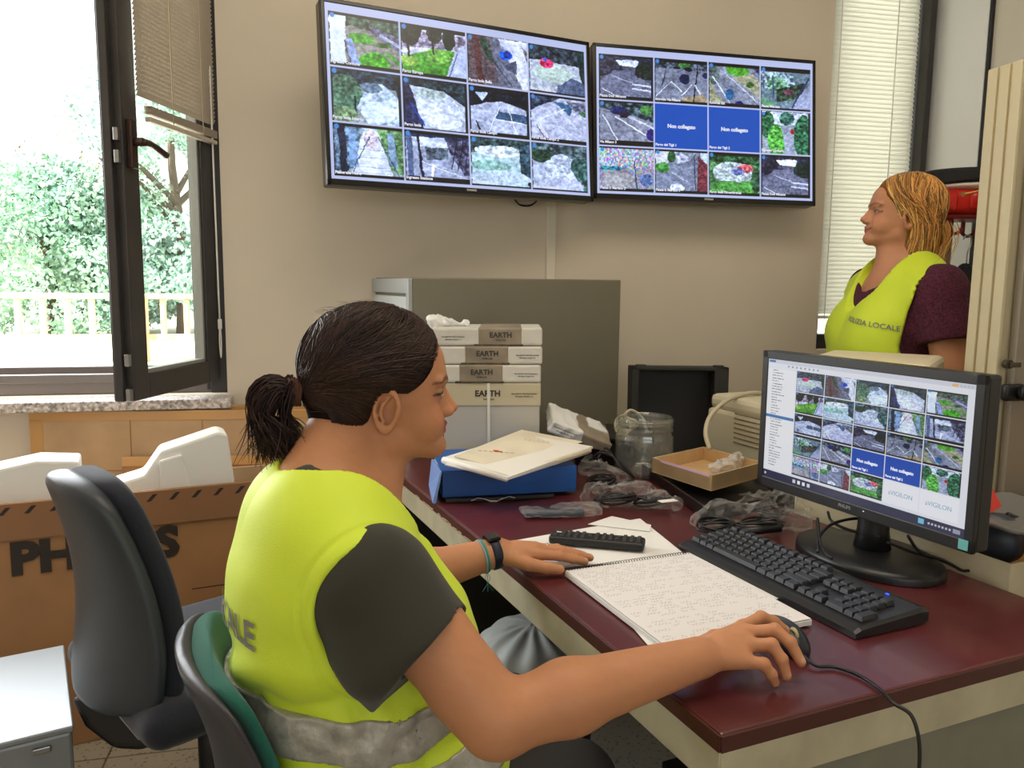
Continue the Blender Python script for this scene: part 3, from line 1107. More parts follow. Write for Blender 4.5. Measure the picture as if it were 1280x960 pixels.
        poly(full, (140, 142, 148)); poly([(0, 0), (1, 0), (1, .45), (.6, .3), (0, .15)], (76, 92, 90), .6); elp(.85, .15, .12, .1, (92, 150, 70)); elp(.35, .2, .16, .1, (46, 50, 94), .5); elp(.45, .28, .1, .08, (52, 42, 60)); line(.05, .3, .35, .95, .010, (220, 224, 230)); line(.3, .35, .95, .8, .012, (220, 224, 230)); elp(.95, .7, .1, .14, (60, 50, 110), .3)
        poly([(.55, .3), (1, .55), (1, .6), (.5, .33)], (200, 204, 206))
    elif kind == 19:
        poly(full, (150, 160, 160)); poly([(0, 0), (1, 0), (1, .3), (0, .3)], (206, 216, 222), .2); elp(.1, .3, .15, .3, (66, 120, 76), .5); elp(.5, .15, .15, .15, (70, 112, 90), .5); elp(.85, .55, .2, .5, (64, 120, 80), .5); elp(.3, .72, .18, .4, (96, 170, 70), .4); poly([(.4, .35), (.6, .35), (.62, 1), (.5, 1)], (164, 168, 176), .1); elp(.62, .45, .05, .06, (210, 70, 60))
    elif kind == 20:
        r0 = rs.rand(h // 3 + 1, w // 3 + 1, 3)
        c = np.kron(r0, np.ones((3, 3, 1)))[:h, :w]
        img[:] = np.where((Y < .45)[..., None], 110 + 130 * c, 120 + 70 * c * [1, .9, 1])
        elp(.35, .75, .3, .2, (168, 166, 158), .15); line(.62, .3, .68, .95, .012, (50, 70, 110)); elp(.85, .72, .12, .14, (96, 116, 150), .3); poly([(0, .4), (.4, .45), (.4, .52), (0, .5)], (60, 130, 140), .4)
    elif kind == 21:
        poly(full, (134, 140, 150)); poly([(0, 0), (.3, 0), (.25, .3), (0, .4)], (206, 208, 200), .1); poly([(.35, 0), (.75, 0), (.7, .2), (.4, .3)], (176, 180, 190), .3); elp(.3, .15, .08, .14, (56, 96, 50), .3); elp(.12, .4, .14, .12, (84, 150, 70), .3); poly([(.8, .1), (1, .3), (1, 1), (.78, 1)], (120, 60, 62), .3); poly([(.85, 0), (1, 0), (1, .3), (.85, .15)], (190, 206, 216))
        line(.3, .5, .6, .7, .006, (210, 214, 222)); elp(.4, .85, .14, .09, (214, 224, 240)); line(.72, .1, .76, .9, .008, (60, 60, 70))
    elif kind == 22:
        poly(full, (92, 138, 78), .35); poly([(0, 0), (1, 0), (1, .25), (0, .2)], (54, 92, 54), .5); elp(.45, .45, .4, .25, (188, 200, 190), .25); elp(.7, .35, .15, .1, (200, 96, 96), .5); elp(.55, .42, .12, .08, (120, 130, 180), .4); elp(.5, .85, .5, .2, (100, 170, 76), .25); elp(.92, .6, .1, .3, (60, 96, 62), .4)
    X, Y = X0, Y0
    if kind not in (17, 18):
        tx = nz(34, 71 + kind)
        lum = img.mean(-1, keepdims=True) / 255
        img = img * (1 + (1.0 - .9 * lum) * (tx - .72)[..., None] * .9 + .25 * (nz(4, 5 + kind) - .72)[..., None])
        img = img + 5 * rs.randn(h, w, 1)
        img = np.clip(img, 0, 255)
        img = 255 * np.clip((img / 255 - .5) * 1.18 + .47, 0, 1)
    lb = {0: (.06, .07), 1: (.08, .07), 2: (0, 0), 3: (.02, .03), 4: (0, 0), 5: (.02, .02), 8: (.06, .06), 9: (.07, .1), 10: (0, .03), 11: (0, .04), 13: (.08, .06), 14: (.08, .08), 15: (.1, .05), 16: (.04, .12), 19: (0, 0), 20: (.04, .07), 21: (.05, .07), 22: (.08, .07)}.get(kind, (.05, .08))
    pass
    pass
    if kind in (4, 5, 6, 12, 23, 19):
        img[X < .03] = 14
        img[X > .96] = 14
    if kind in (17, 18):
        img[:] = (14, 74, 178)
    else:
        img = np.clip(img * np.array([1.06, 1.10, 1.22]) + np.array([2, 4, 14]), 0, 255)
        img = 255 * (img / 255) ** .93
    if kind not in (17, 18):
        img[Y < lb[0]] = 14
        img[Y > 1 - lb[1]] = 14
    elps = ((X - .055) / .035) ** 2 + ((Y - .07) / .045) ** 2 < 1
    if kind not in (17, 18):
        img[elps] = (60, 130, 210)
    return np.clip(img, 0, 255)


CAP = {0: 'Ingresso Comune', 1: 'Parco Europa', 2: 'Parco Isola Bella', 3: 'Parco Isola Bella 2', 4: 'Parco Isola Interno', 5: 'Parco Isola', 6: 'Parco Isola Campo', 7: 'Parco Isola Campo 2', 8: 'Passerella Nord',
       9: 'Ingresso Stazione', 10: 'Parco Nord 1', 11: 'Parco Nord Interno', 12: 'Piazza Don Minzoni', 13: 'Incrocio Via Milano', 14: 'Rotonda Est', 15: 'Piazza Mercato', 16: 'Via Milano 3', 17: 'Parco dei Tigli 1', 18: 'Parco dei Tigli 2',
       19: 'Ingresso Cimitero', 20: 'Piazza S. Martino 2', 21: 'Piazza S. Martino 3', 22: 'Parco della Rimembranza', 23: 'Piazza Don Minzoni'}


def screen_mesh(name, img, w, h, M, parent, m):
    H, Wd = img.shape[:2]
    xs = (np.arange(Wd) + .5) / Wd * w - w / 2
    ys = h / 2 - (np.arange(H) + .5) / H * h
    xs[0], xs[-1], ys[0], ys[-1] = -w / 2, w / 2, h / 2, -h / 2
    G = np.zeros((H, Wd, 3))
    G[..., 0] = xs[None]
    G[..., 1] = ys[:, None]
    b = MB()
    v = xf(M, G.reshape(-1, 3))
    I = np.arange(H * Wd).reshape(H, Wd)
    q = np.stack([I[1:, :-1], I[1:, 1:], I[:-1, 1:], I[:-1, :-1]], -1).reshape(-1, 4)
    b.v, b.f, b.n = [v], q.tolist(), len(v)
    o = b.build(name, m, parent)
    set_col(o.data, lin(img.reshape(-1, 3)))
    return o


attr_mat('screen_glow', emit=1.1, rough=.25)
attr_mat('monitor_glow', emit=.78, rough=.25)
mat('white_glow', (10, 10, 10), emit=((240, 240, 255), .9))
mat('bezel_black', (18, 17, 18), .25)
mat('plastic_black', (20, 20, 21), .45)


def wall_tv(TL, TR, BL, BR, tiles, label):
    TL, TR, BL, BR = map(np.array, (TL, TR, BL, BR))
    c = (TL + TR + BL + BR) / 4
    ux = (TR - TL + BR - BL)
    ux[2] = 0
    w = np.linalg.norm(ux) / 2
    uy = (TL - BL + TR - BR)
    h = np.linalg.norm(uy) / 2
    M = frame(c, ux, uy)
    tv = empty('wall_television', (c[0], c[1], c[2] - h / 2), label, 'television', 'surveillance screens on the far wall')
    MB().rbox((0, 0, -.030), (w, h, .050), .006, M).build('housing', MATS['bezel_black'], tv)
    MB().rbox((0, 0, -.062), (w * .6, h * .5, .03), .01, M).build('rear_cover', MATS['plastic_black'], tv)
    bz = .013
    b = MB()
    for cc, dd in (((0, h / 2 - bz / 2, 0), (w, bz, .012)), ((0, -h / 2 + bz * .7, 0), (w, bz * 1.4, .012)), ((-w / 2 + bz / 2, 0, 0), (bz, h, .012)), ((w / 2 - bz / 2, 0, 0), (bz, h, .012))):
        b.rbox(cc, dd, .002, M)
    b.build('bezel', MATS['bezel_black'], tv)
    MB().rbox((0, -h / 2 + .010, .008), (.035, .007, .003), .001, M).build('badge', mat('badge_silver', (190, 190, 190), .3, .8), tv)
    tw, th = 116, 86
    gap = 3
    IW, IH = 4 * tw + 5 * gap + 4, 3 * th + 4 * gap + 12
    img = np.tile(np.array([176, 186, 226.]), (IH, IW, 1))
    cap = []
    sw, sh = w - 2 * bz, h - 2.4 * bz
    for i, k in enumerate(tiles):
        r, q = divmod(i, 4)
        y0, x0 = 10 + gap + r * (th + gap), 2 + gap + q * (tw + gap)
        img[y0:y0 + th, x0:x0 + tw] = tile_img(k, tw, th)
        cap.append((k, ((x0 + tw / 2) / IW - .5) * sw, (.5 - (y0 + th / 2) / IH) * sh))
    Ms = M.copy()
    Ms[:3, 3] = xf(M, [[0, .003, .0035]])[0]
    s = screen_mesh('screen', img, sw, sh, Ms, tv, MATS['screen_glow'])
    for k, x, y in cap:
        b = MB()
        Mt = Ms.copy()
        Mt[:3, 3] = xf(Ms, [[x - sw / 8 + .006, y - sh / 6 + .018, .0012]])[0]
        b.add(*text_mesh(CAP[k], .0125, Mt, .0002, align='LEFT', bold=.0004))
        b.build('caption', MATS['white_glow'], s)
        if k in (17, 18):
            Mt = Ms.copy()
            Mt[:3, 3] = xf(Ms, [[x, y, .0012]])[0]
            MB().add(*text_mesh('Non collegato', .019, Mt, .0002, bold=.0007)).build('caption', MATS['white_glow'], s)
    # arm to the wall
    b = MB()
    back = xf(M, [[0, 0, -.075]])[0]
    if back[1] < WY - .03:
        b.tube([back, (back[0] + .02, WY - .01, back[2])], .02, 8)
    b.rbox((back[0], WY - .008, back[2]), (.2, .016, .24), .003)
    b.build('wall_bracket', MATS['plastic_black'], tv)
    return tv, M, w, h


tl = W(401, 1.5, 2.38)
bl_ = W(407.5, 235, 2.395)
tr = W(739, 49.5, 2.80)
br = W(738, 248, 2.815)
wall_tv(tl, tr, bl_, br, range(12), 'left wall-mounted television, angled out, twelve park and path camera views')
tl = W(741.5, 52, 2.83)
bl_ = W(741, 247, 2.845)
tr = W(1021.5, 78, 3.03)
br = W(1015.5, 258.5, 3.045)
wall_tv(tl, tr, bl_, br, range(12, 24), 'right wall-mounted television showing street camera views and two blue tiles')
b = MB()
b.tube(spline([PY(643, 249, WY - .06), PY(650, 256, WY - .02), PY(662, 257, WY - .015), PY(671, 251, WY - .02), PY(676, 240, WY - .03)], 24), .0035, 6)
tag(b.build('hanging_cable', MATS['plastic_black'], None, True), 'short black cable looping below the left television', 'cable')
# ------------------------------------------------------------------ desk
DC = PZ(901.5, 918, .74)
DX = np.array([.983, .184, 0])
DX /= np.linalg.norm(DX)
DY = np.array([-DX[1], DX[0], 0])
DM = frame(DC, DX, DY)          # local: x across (away from the sitter), y along, z up from the top
DW, DL = .775, 1.60


def dl(p):
    """world point -> desk coordinates"""
    q = np.asarray(p) - DC
    return np.array([q @ DX, q @ DY, q[2]])


mat('wine_laminate', (86, 33, 36), .33, noise=(7, .10), coat=.15)
mat('wine_edge', (74, 34, 30), .4)
mat('cream_metal', (186, 178, 150), .5, .1, noise=(14, .06))
mat('grey_metal', (128, 126, 112), .5, .1, noise=(10, .05))
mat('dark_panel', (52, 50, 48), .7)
desk = empty('office_desk', (DC[0], DC[1], 0), 'wine-red topped office desk with cream metal frame, under the monitor and keyboard', 'desk')
b = MB().rbox((DW / 2, DL / 2, -.0125), (DW, DL, .025), .004, DM)
b.build('desk_top', MATS['wine_laminate'], desk)
b = MB()
b.rbox((-.0005, DL / 2, -.0135), (.004, DL, .022), .001, DM)
b.rbox((DW / 2, -.0005, -.0135), (DW, .004, .022), .001, DM)
b.build('edge_band', MATS['wine_edge'], desk)
b = MB()
b.rbox((.012, DL / 2, -.025 - .028), (.024, DL - .004, .056), .002, DM)
b.rbox((DW - .02, DL / 2, -.025 - .028), (.024, DL - .004, .056), .002, DM)
b.rbox((DW / 2, .010, -.025 - .028), (DW - .004, .020, .056), .002, DM)
b.rbox((DW / 2, DL - .010, -.025 - .028), (DW - .004, .020, .056), .002, DM)
b.build('frame_rail', MATS['cream_metal'], desk)
for (x, y) in ((.022, .022), (DW - .025, .022), (.022, DL - .022), (DW - .025, DL - .022)):
    MB().rbox((x, y, -.081 - .3275), (.04, .04, .659), .004, DM).build('leg', MATS['cream_metal'], desk)
MB().rbox((DW / 2, .022, -.081 - .29), (DW - .085, .014, .58), .002, DM).build('side_panel', MATS['grey_metal'], desk)
MB().rbox((DW - .03, DL / 2, -.081 - .25), (.014, DL - .09, .50), .002, DM).build('modesty_panel', MATS['dark_panel'], desk)
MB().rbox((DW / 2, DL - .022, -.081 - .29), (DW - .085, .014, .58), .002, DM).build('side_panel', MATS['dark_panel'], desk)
# worn patches of the front edge
b = MB()
rs = np.random.RandomState(2)
for k in range(26):
    y = .72 + .55 * rs.rand()
    b.rbox((-.0025, y, -.0235 + .004 * rs.rand()), (.0015, .006 + .03 * rs.rand(), .004 * rs.rand() + .0015), .0005, DM)
b.build('chipped_edge', mat('chipboard', (176, 150, 122), .9), desk)

# low table to the right of the desk for printer and trays
side = empty('side_table', tuple(DC + DX * 1.2 + DY * 1.3 - [0, 0, .74]), 'grey side table behind the desk carrying the beige printers', 'table')
MB().rbox((DW + .02 + .26, 1.22, -.0125), (.52, .84, .025), .003, DM).build('table_top', mat('table_grey', (96, 90, 82), .5), side)
for (x, y) in ((DW + .05, .83), (DW + .50, .83), (DW + .05, 1.60), (DW + .50, 1.60)):
    MB().rbox((x, y, -.025 - .3575), (.04, .04, .715), .003, DM).build('leg', MATS['grey_metal'], side)

# grey metal cabinet past the end of the desk
CC = W(516, 346, 2.44)
cz = 1.294
cabn = empty('metal_cabinet', (CC[0], CC[1], 0), 'olive-grey metal cabinet standing past the end of the desk behind the paper reams', 'cabinet')
CM = frame((CC[0], CC[1], 0), DX, DY)
MB().rbox((.37, .285, cz / 2), (.74, .56, cz), .004, CM).build('carcass', mat('olive_grey_metal', (124, 119, 104), .45, .15, noise=(3, .03)), cabn)
mat('light_grey_metal', (168, 170, 172), .4, .2)
b = MB()
for (y0, y1, z0, z1) in ((.004, .03, .02, cz - .004), (.54, .566, .02, cz - .004), (.03, .54, cz - .05, cz - .004), (.03, .54, .02, .06)):
    b.rbox((-.007, (y0 + y1) / 2, (z0 + z1) / 2), (.014, y1 - y0, z1 - z0), .002, CM)
b.build('door_frame', MATS['light_grey_metal'], cabn)
dr_ = MB().rbox((-.004, .285, cz / 2), (.010, .50, cz - .12), .002, CM).build('door', mat('pale_grey_metal', (198, 202, 206), .4, .1), cabn)
b = MB().rbox((-.014, .30, cz - .12), (.012, .09, .016), .003, CM)
b.build('door_handle', MATS['light_grey_metal'], dr_)

# ------------------------------------------------------------------ desk items helper
def onD(px, py, z=.74):
    return dl(PZ(px, py, z))


def dbox(b, x0, x1, y0, y1, z0, z1, r=.002):
    return b.rbox(((x0 + x1) / 2, (y0 + y1) / 2, (z0 + z1) / 2), (x1 - x0, y1 - y0, z1 - z0), r, DM)


# ---- paper reams and carton
mat('ream_white', (208, 205, 196), .55, noise=(20, .03))
mat('ream_band', (142, 130, 112), .6, noise=(14, .12))
mat('ream_band_dark', (74, 68, 50), .6, noise=(60, .3))
mat('print_dark', (60, 56, 50), .6)
mat('carton_white', (188, 185, 176), .7)
mat('carton_cream', (196, 186, 158), .7)
mat('tape_white', (226, 224, 214), .3)
RB = W(554, 500, 2.23)
RMX = frame((RB[0], RB[1], 0), W(677, 500, 2.23) - RB, z=(0, 0, 1))     # x along the front, y into depth
RMX[:3, 3] = [RB[0], RB[1], .74]
bxw = np.linalg.norm((W(677, 500, 2.23) - RB)[:2])
cart = empty('paper_carton', RMX[:3, 3] + RMX[:3, 0] * bxw / 2, 'white carton with cream lid at the bottom of the paper stack on the desk', 'box')
ch = .262
MB().rbox((bxw / 2, .11, (ch - .055) / 2), (bxw - .006, .214, ch - .055), .003, RMX).build('box_body', MATS['carton_white'], cart)
MB().rbox((bxw / 2, .11, ch - .0325), (bxw, .22, .065), .003, RMX).build('lid', MATS['carton_cream'], cart)
MB().rbox((bxw * .47, -.0015, ch / 2), (.008, .003, ch), .0005, RMX).build('strap', MATS['tape_white'], cart)


def words(items, mx, m, par, name='printing'):
    b = MB()
    for txt, size, x, z, bold, off in items:
        Mt = frame(xf(mx, [[x, off, z]])[0], mx[:3, 0], z=-mx[:3, 1])
        Mt[:3, 1] = mx[:3, 2]
        b.add(*text_mesh(txt, size, Mt, .0002, bold=bold))
    return b.build(name, m, par)


words([('EARTH', .023, bxw * .46, ch - .030, .0008, -.0012), ('PAPER LINE', .006, bxw * .47, ch - .046, .0001, -.0012), ('Recycled for the Environment', .0058, bxw * .83, ch - .030, .0001, -.0012), ('500 sheets  80 g/m2  A4', .005, bxw * .83, ch - .038, .0001, -.0012)], RMX, MATS['print_dark'], cart)
z = ch
for i, (dx, band, lab) in enumerate(((-.004, .44, 'white paper ream on the carton, lowest of three reams'), (-.006, .48, 'white paper ream in the middle of the ream stack'), (-.028, .62, 'white paper ream on top of the stack, its band shifted right'))):
    w_ = .297 + (.0 if i < 2 else .012)
    x1 = bxw + (.0 if i == 0 else .004)
    x0 = x1 - w_
    r = empty('paper_ream', RMX[:3, 3] + RMX[:3, 0] * (x0 + x1) / 2 + np.array([0, 0, z]), lab, 'paper ream', 'stacked paper reams')
    Mr = RMX.copy()
    Mr[:3, 3] = xf(RMX, [[x0, .004 * i - .002, z]])[0]
    MB().rbox((w_ / 2, .105, .0255), (w_, .21, .0495), .006, Mr).build('wrapper', MATS['ream_white'], r)
    bx = band * w_
    MB().rbox((bx, .105, .0258), (.125, .2125, .0512), .006, Mr).build('band', MATS['ream_band'], r)
    b = MB().rbox((bx - .004, .105, .0028), (.136, .2118, .006), .002, Mr)
    b.build('band_edge', MATS['ream_band_dark'], r)
    side_x = .86 if i < 2 else .20
    words([('EARTH', .020, bx + .002, .030, .0006, -.0022), ('PAPER LINE', .0055, bx + .002, .0165, .0001, -.0022), ('Recycled for the Environment', .0052, w_ * side_x, .026, .0001, -.0008), ('500 sheets  80 g/m2  A4', .0045, w_ * side_x, .0185, .0001, -.0008)], Mr, MATS['print_dark'], r)
    z += .0512
ztop = z


# crumpled wrapping paper beside / on the stack
def crumple(name, m, pts_w, R, seedk, h=.005, amp=.012, freq=60, flat=None, parent=None, extra=None):
    pts = [np.asarray(p) for p in pts_w]
    lo = np.min(pts, 0) - max(R) - .03
    hi = np.max(pts, 0) + max(R) + .03

    def f(P):
        g = chain(P, pts, R, .02)
        if flat is not None:
            g = g * 1.0
        n = vnoise(P, freq, seedk)
        n2 = np.abs(vnoise(P, freq * 1.7, seedk + 7))
        n3 = np.abs(vnoise(P, freq * 3.1, seedk + 13))
        g = g - amp * (n * .6 - n2 * .8 - n3 * .35 + .1)
        if flat is not None:
            g = smax(g, flat - P[:, 2], .003)
        if extra is not None:
            g = extra(P, g)
        return g
    return sdf_obj(name, f, lo, hi, h, m, parent)


mat('crumpled_white', (228, 228, 226), .6)
o = crumple('crumpled_wrapper', MATS['crumpled_white'], [xf(RMX, [[-.045, .10, ztop - .03]])[0], xf(RMX, [[-.03, .09, ztop + .012]])[0], xf(RMX, [[.06, .10, ztop + .006]])[0]], [.022, .018, .010], 3, .004, .010, 70)
tag(o, 'crumpled white wrapping paper lying on top of the ream stack at its left end', 'wrapping paper')

# ---- blue binder with folders
A0, A1 = onD(553, 622), onD(735, 616)
BW = .325
Bd = frame(PZ(553, 622, .752), PZ(738, 613, .752) - PZ(553, 622, .752), z=(0, 0, 1))
bind = empty('ring_binder', Bd[:3, 3], 'blue lever-arch binder lying flat on the desk under the paper folders', 'binder')
bwid = min(.345, np.linalg.norm((PZ(738, 613, .752) - PZ(553, 622, .752))[:2]))
mat('binder_blue', (28, 84, 160), .4, noise=(8, .08), bump=(200, .1))
b = MB()
b.rbox((bwid / 2, .126, .0655), (bwid, .252, .003), .001, Bd)
b.rbox((bwid / 2, .126, .0015), (bwid, .252, .003), .001, Bd)
b.build('cover', MATS['binder_blue'], bind)
b = MB().rbox((bwid / 2, .0015, .0335), (bwid, .004, .062), .002, Bd)
b.build('spine', MATS['binder_blue'], bind)
MB().rbox((bwid / 2, .125, .03), (bwid - .02, .225, .05), .002, Bd).build('sheets', mat('paper_edges', (214, 208, 192), .8, noise=(300, .1)), bind)
b = MB()
b.tube(xf(Bd, [(bwid * .5, -.0012, .045), (bwid * .5, .001, .045)]), .006, 14)
b.build('finger_ring', MATS['zinc'], bind)
# dark folder below the binder
o = MB().rbox((bwid * .42, .12, -.0065), (bwid * .8, .27, .009), .002, Bd).build('document_folder', mat('folder_black', (34, 32, 32), .5))
tag(o, 'thin black document folder beneath the blue binder', 'folder')
b = MB()
P = np.zeros((8, 3, 3))
for i in range(8):
    for j in range(3):
        P[i, j] = (bwid * (.20 + .32 * i / 7), -.022 + .03 * j, -.0085 + .006 * math.sin(i * 1.3) * (1 if j == 0 else .3) * (1 if j == 0 else 0) + .003)
b.grid(xf(Bd, P.reshape(-1, 3)).reshape(8, 3, 3))
o = b.build('loose_sheet', mat('paper_white', (232, 230, 226), .8))
sm = o.modifiers.new('s', 'SOLIDIFY')
sm.thickness = .0008
tag(o, 'white paper corner sticking out under the blue binder', 'paper')
# light-blue folder upright at the left end
b = MB()
b.hexa(xf(Bd, [(-.026, -.012, -.010), (-.018, -.014, -.010), (-.006, .17, -.010), (-.014, .17, -.010), (-.006, -.006, .066), (-.002, -.008, .066), (.000, .17, .060), (-.006, .17, .060)]))
tag(b.build('plastic_folder', mat('light_blue_plastic', (118, 152, 214), .4)), 'light blue plastic folder pressed against the left end of the binder', 'folder')
# white and cream folders on the binder
mat('folder_cream', (222, 212, 190), .75, noise=(9, .04))
mat('folder_white', (232, 228, 220), .6)


def quadslab(b, px, z0s, th):
    """sheet through four photo corners at given heights"""
    p = [PZ(x, y, z) for (x, y), z in zip(px, z0s)]
    lo = [q - [0, 0, th] for q in p]
    return b.hexa(lo + p) if True else None


def slab_order(px):
    return px


ZB = .752 + .067
pf = empty('paper_folder', PZ(640, 570, ZB), 'white card folder stuffed with papers lying on the blue binder', 'folder')
corners = [(553, 572), (634, 597), (741, 558), (652, 542)]
b = MB()
quadslab(b, corners, [ZB + .032, ZB + .014, ZB + .034, ZB + .052], .006)
b.build('upper_cover', MATS['folder_white'], pf)
b = MB()
quadslab(b, [(556, 580), (634, 599), (735, 566), (655, 550)], [ZB + .022, ZB + .004, ZB + .024, ZB + .042], .003)
b.build('lower_cover', MATS['folder_white'], pf)
b = MB()
quadslab(b, [(572, 578), (640, 593), (724, 566), (655, 547)], [ZB + .0265, ZB + .0085, ZB + .0285, ZB + .0465], .004)
b.build('sheets', MATS['paper_edges'], pf)
b = MB()
a_, c_ = PZ(554, 575, ZB + .027), PZ(634, 598, ZB + .009)
b.tube([a_, (a_ + c_) / 2, c_], .0085, 10)
b.build('folded_spine', MATS['folder_white'], pf, True)
b = MB()
a_, c_ = PZ(644, 592, ZB + .010), PZ(737, 563, ZB + .029)
b.tube([a_, c_], .007, 10)
b.build('folded_edge', MATS['folder_cream'], pf, True)
pl_ = empty('paper_folder', PZ(645, 560, ZB + .02), 'cream card folder with small red print, topmost on the binder', 'folder')
b = MB()
quadslab(b, [(568, 570), (628, 586), (728, 552), (652, 537)], [ZB + .0365, ZB + .0185, ZB + .0385, ZB + .0565], .0022)
b.build('cover', MATS['folder_cream'], pl_)
pa_, pb_, pc_ = PZ(568, 570, ZB + .0365), PZ(628, 586, ZB + .0185), PZ(728, 552, ZB + .0385)
pn_ = np.cross(pb_ - pa_, pc_ - pb_)
pn_ /= np.linalg.norm(pn_)
pn_ *= np.sign(pn_[2])


def on_cover(px, py):
    r = ray(px, py)
    return C0 + r * (np.dot(pa_ - C0, pn_) / np.dot(r, pn_)) + pn_ * .0012


ra, rb_ = on_cover(600, 563), on_cover(640, 566)
Mt = frame((ra + rb_) / 2, rb_ - ra, z=pn_)
L_ = np.linalg.norm(rb_ - ra)
b = MB()
b.rbox((0, .004, 0), (.014, .007, .0006), .0002, Mt)
b.rbox((.010, .001, 0), (.012, .003, .0006), .0002, Mt)
for k in range(7):
    b.rbox((-L_ / 2 + L_ * k / 6, -.004, 0), (L_ * .11, .0014, .0006), .0002, Mt)
b.build('red_print', mat('red_ink', (206, 60, 50), .6), pl_)
ra, rb_ = on_cover(652, 549), on_cover(690, 554)
Mt = frame((ra + rb_) / 2, rb_ - ra, z=pn_)
b = MB()
for r_i in range(2):
    for k in range(6):
        b.rbox((-.03 + .012 * k, .004 - .010 * r_i, 0), (.009, .0014, .0005), .0002, Mt)
b.build('grey_print', mat('grey_ink', (186, 180, 166), .6), pl_)

# ---- black tray under the torn ream, torn ream in its wrapper
q0 = onD(700, 590)
TM = frame(PZ(712, 578, .741), PZ(800, 592, .741) - PZ(712, 578, .741), z=(0, 0, 1))
tb_ = empty('black_box', TM[:3, 3], 'low black box behind the binder under the torn paper ream', 'box')
MB().rbox((.095, .13, .038), (.19, .22, .076), .006, TM).build('box_body', mat('case_black', (24, 22, 22), .45), tb_)
MB().rbox((.095, .13, .082), (.196, .226, .010), .003, TM).build('lid', MATS['case_black'], tb_)
ta, tb2 = W(688, 532, 2.24), W(764, 562, 2.28)
TR2 = frame(ta, tb2 - ta, z=(.0, -.3, 1))
tr_ = empty('paper_ream', ta, 'torn-open paper ream tilted on the black box behind the folders', 'paper ream')


def wrinkled(name, mx, x0, x1, y0, y1, z0, z1, m, par, seed=1, amp=.004):
    lo = np.array([min(x0, x1), y0, z0])
    c = np.array([(x0 + x1) / 2, (y0 + y1) / 2, (z0 + z1) / 2])
    hh = np.array([(x1 - x0) / 2, (y1 - y0) / 2, (z1 - z0) / 2])
    cw = xf(mx, [c])[0]
    A = np.array(mx)[:3, :3].astype(np.float32)

    def f(P):
        g = rbx(P, cw, hh, .008, A)
        return g - amp * (vnoise(P, 55, seed) * .6 - np.abs(vnoise(P, 90, seed + 2)) * .6)
    R = np.linalg.norm(hh) + .02
    return sdf_obj(name, f, cw - R, cw + R, .004, m, par)


wrinkled('wrapper', TR2, .0, .10, .0, .13, -.022, .018, MATS['crumpled_white'], tr_, 5, .005)
wrinkled('band', TR2, .085, .195, .002, .132, -.022, .016, MATS['ream_band'], tr_, 8, .004)
wrinkled('torn_flap', TR2, .12, .19, .06, .12, .008, .024, MATS['crumpled_white'], tr_, 11, .006)
words([('Recycled for the Environment', .006, .045, .004, .0001, -.004), ('500 sheets  80 g/m2  A4', .005, .045, -.006, .0001, -.004)], TR2, MATS['print_dark'], tr_)

# ---- glass jar
mg = glass_mat('jar_glass', .06, (250, 251, 247), .05, .09)
JP = PZ(804, 592, .741)
JM = frame(JP, (1, 0, 0), z=(0, 0, 1))
r_ = .083
jar = empty('glass_jar', JP, 'large empty clear glass jar with ribbed neck, standing behind the plastic bags', 'jar')
o_ = [(0, .001), (r_ * .9, .001), (r_ * .985, .008), (r_, .02), (r_, .105), (r_ * .99, .112), (r_ * .93, .120), (r_ * .95, .126), (r_ * .995, .131), (r_ * .955, .137), (r_ * .95, .143), (r_ * .99, .148), (r_ * .96, .153), (r_ * .95, .164), (r_ * .93, .167)]
i_ = [(r_ * .90, .166), (r_ * .90, .12), (r_ * .95, .108), (r_ * .95, .02), (r_ * .88, .008), (0, .007)]
MB().lathe(o_ + i_, 48, JM).build('jar_body', mg, jar, True)
MB().lathe([(r_ * .952, .155), (r_ * 1.0, .157), (r_ * 1.0, .160), (r_ * .952, .162)], 48, JM).build('rim_thread', mg, jar, True)

# ---- upright black case
K0, K1 = PZ(788, 549, .741), PZ(906, 559, .741)
K0 = W(786, 552, 2.52)
K1 = W(905, 560, 2.52)
KM = frame((K0[0], K0[1], .742), (K1 - K0) * [1, 1, 0], z=(-.0, .05, 1))
kw = np.linalg.norm((K1 - K0)[:2])
case = empty('black_case', K0 * [1, 1, 0] + [0, 0, .742], 'empty black plastic case lid standing upright behind the glass jar', 'case')
kh = .285
MB().rbox((kw / 2, .050, kh / 2), (kw, .010, kh), .003, KM).build('back_wall', mat('case_dark', (30, 28, 27), .6), case)
b = MB()
for cc, dd in (((.012, .01, kh / 2), (.024, .09, kh)), ((kw - .022, .01, kh / 2), (.044, .09, kh)), ((kw / 2, .01, kh - .006), (kw, .09, .012)), ((kw / 2, .01, .008), (kw, .09, .016))):
    b.rbox(cc, dd, .003, KM)
b.build('rim', MATS['case_dark'], case)
b = MB()
for x in (.03, kw - .03):
    b.rbox((x, -.02, kh + .002), (.03, .02, .008), .002, KM)
b.build('catch', MATS['case_black'], case)
# beige coiled cable
mat('beige_cable', (196, 186, 160), .6)
b = MB()
c0 = W(778, 532, 2.42)
for k in range(4):
    t = np.linspace(0, 6.28, 26)
    b.tube(c0 + np.stack([(.024 + .003 * k) * np.cos(t + k) + .007 * k, .004 * k + .006 * np.sin(t + 2 * k), (.030 - .004 * k) * np.sin(t + k)], 1), .0036, 7)
b.tube(spline([c0 + [.0, 0, .028], c0 + [.03, .01, .045], c0 + [.07, .02, .02], c0 + [.09, .03, -.02], c0 + [.10, .03, -.035]], 20), .0045, 7)
tag(b.build('coiled_cable', MATS['beige_cable'], None, True), 'coil of beige cable between the glass jar and the cabinet', 'cable')
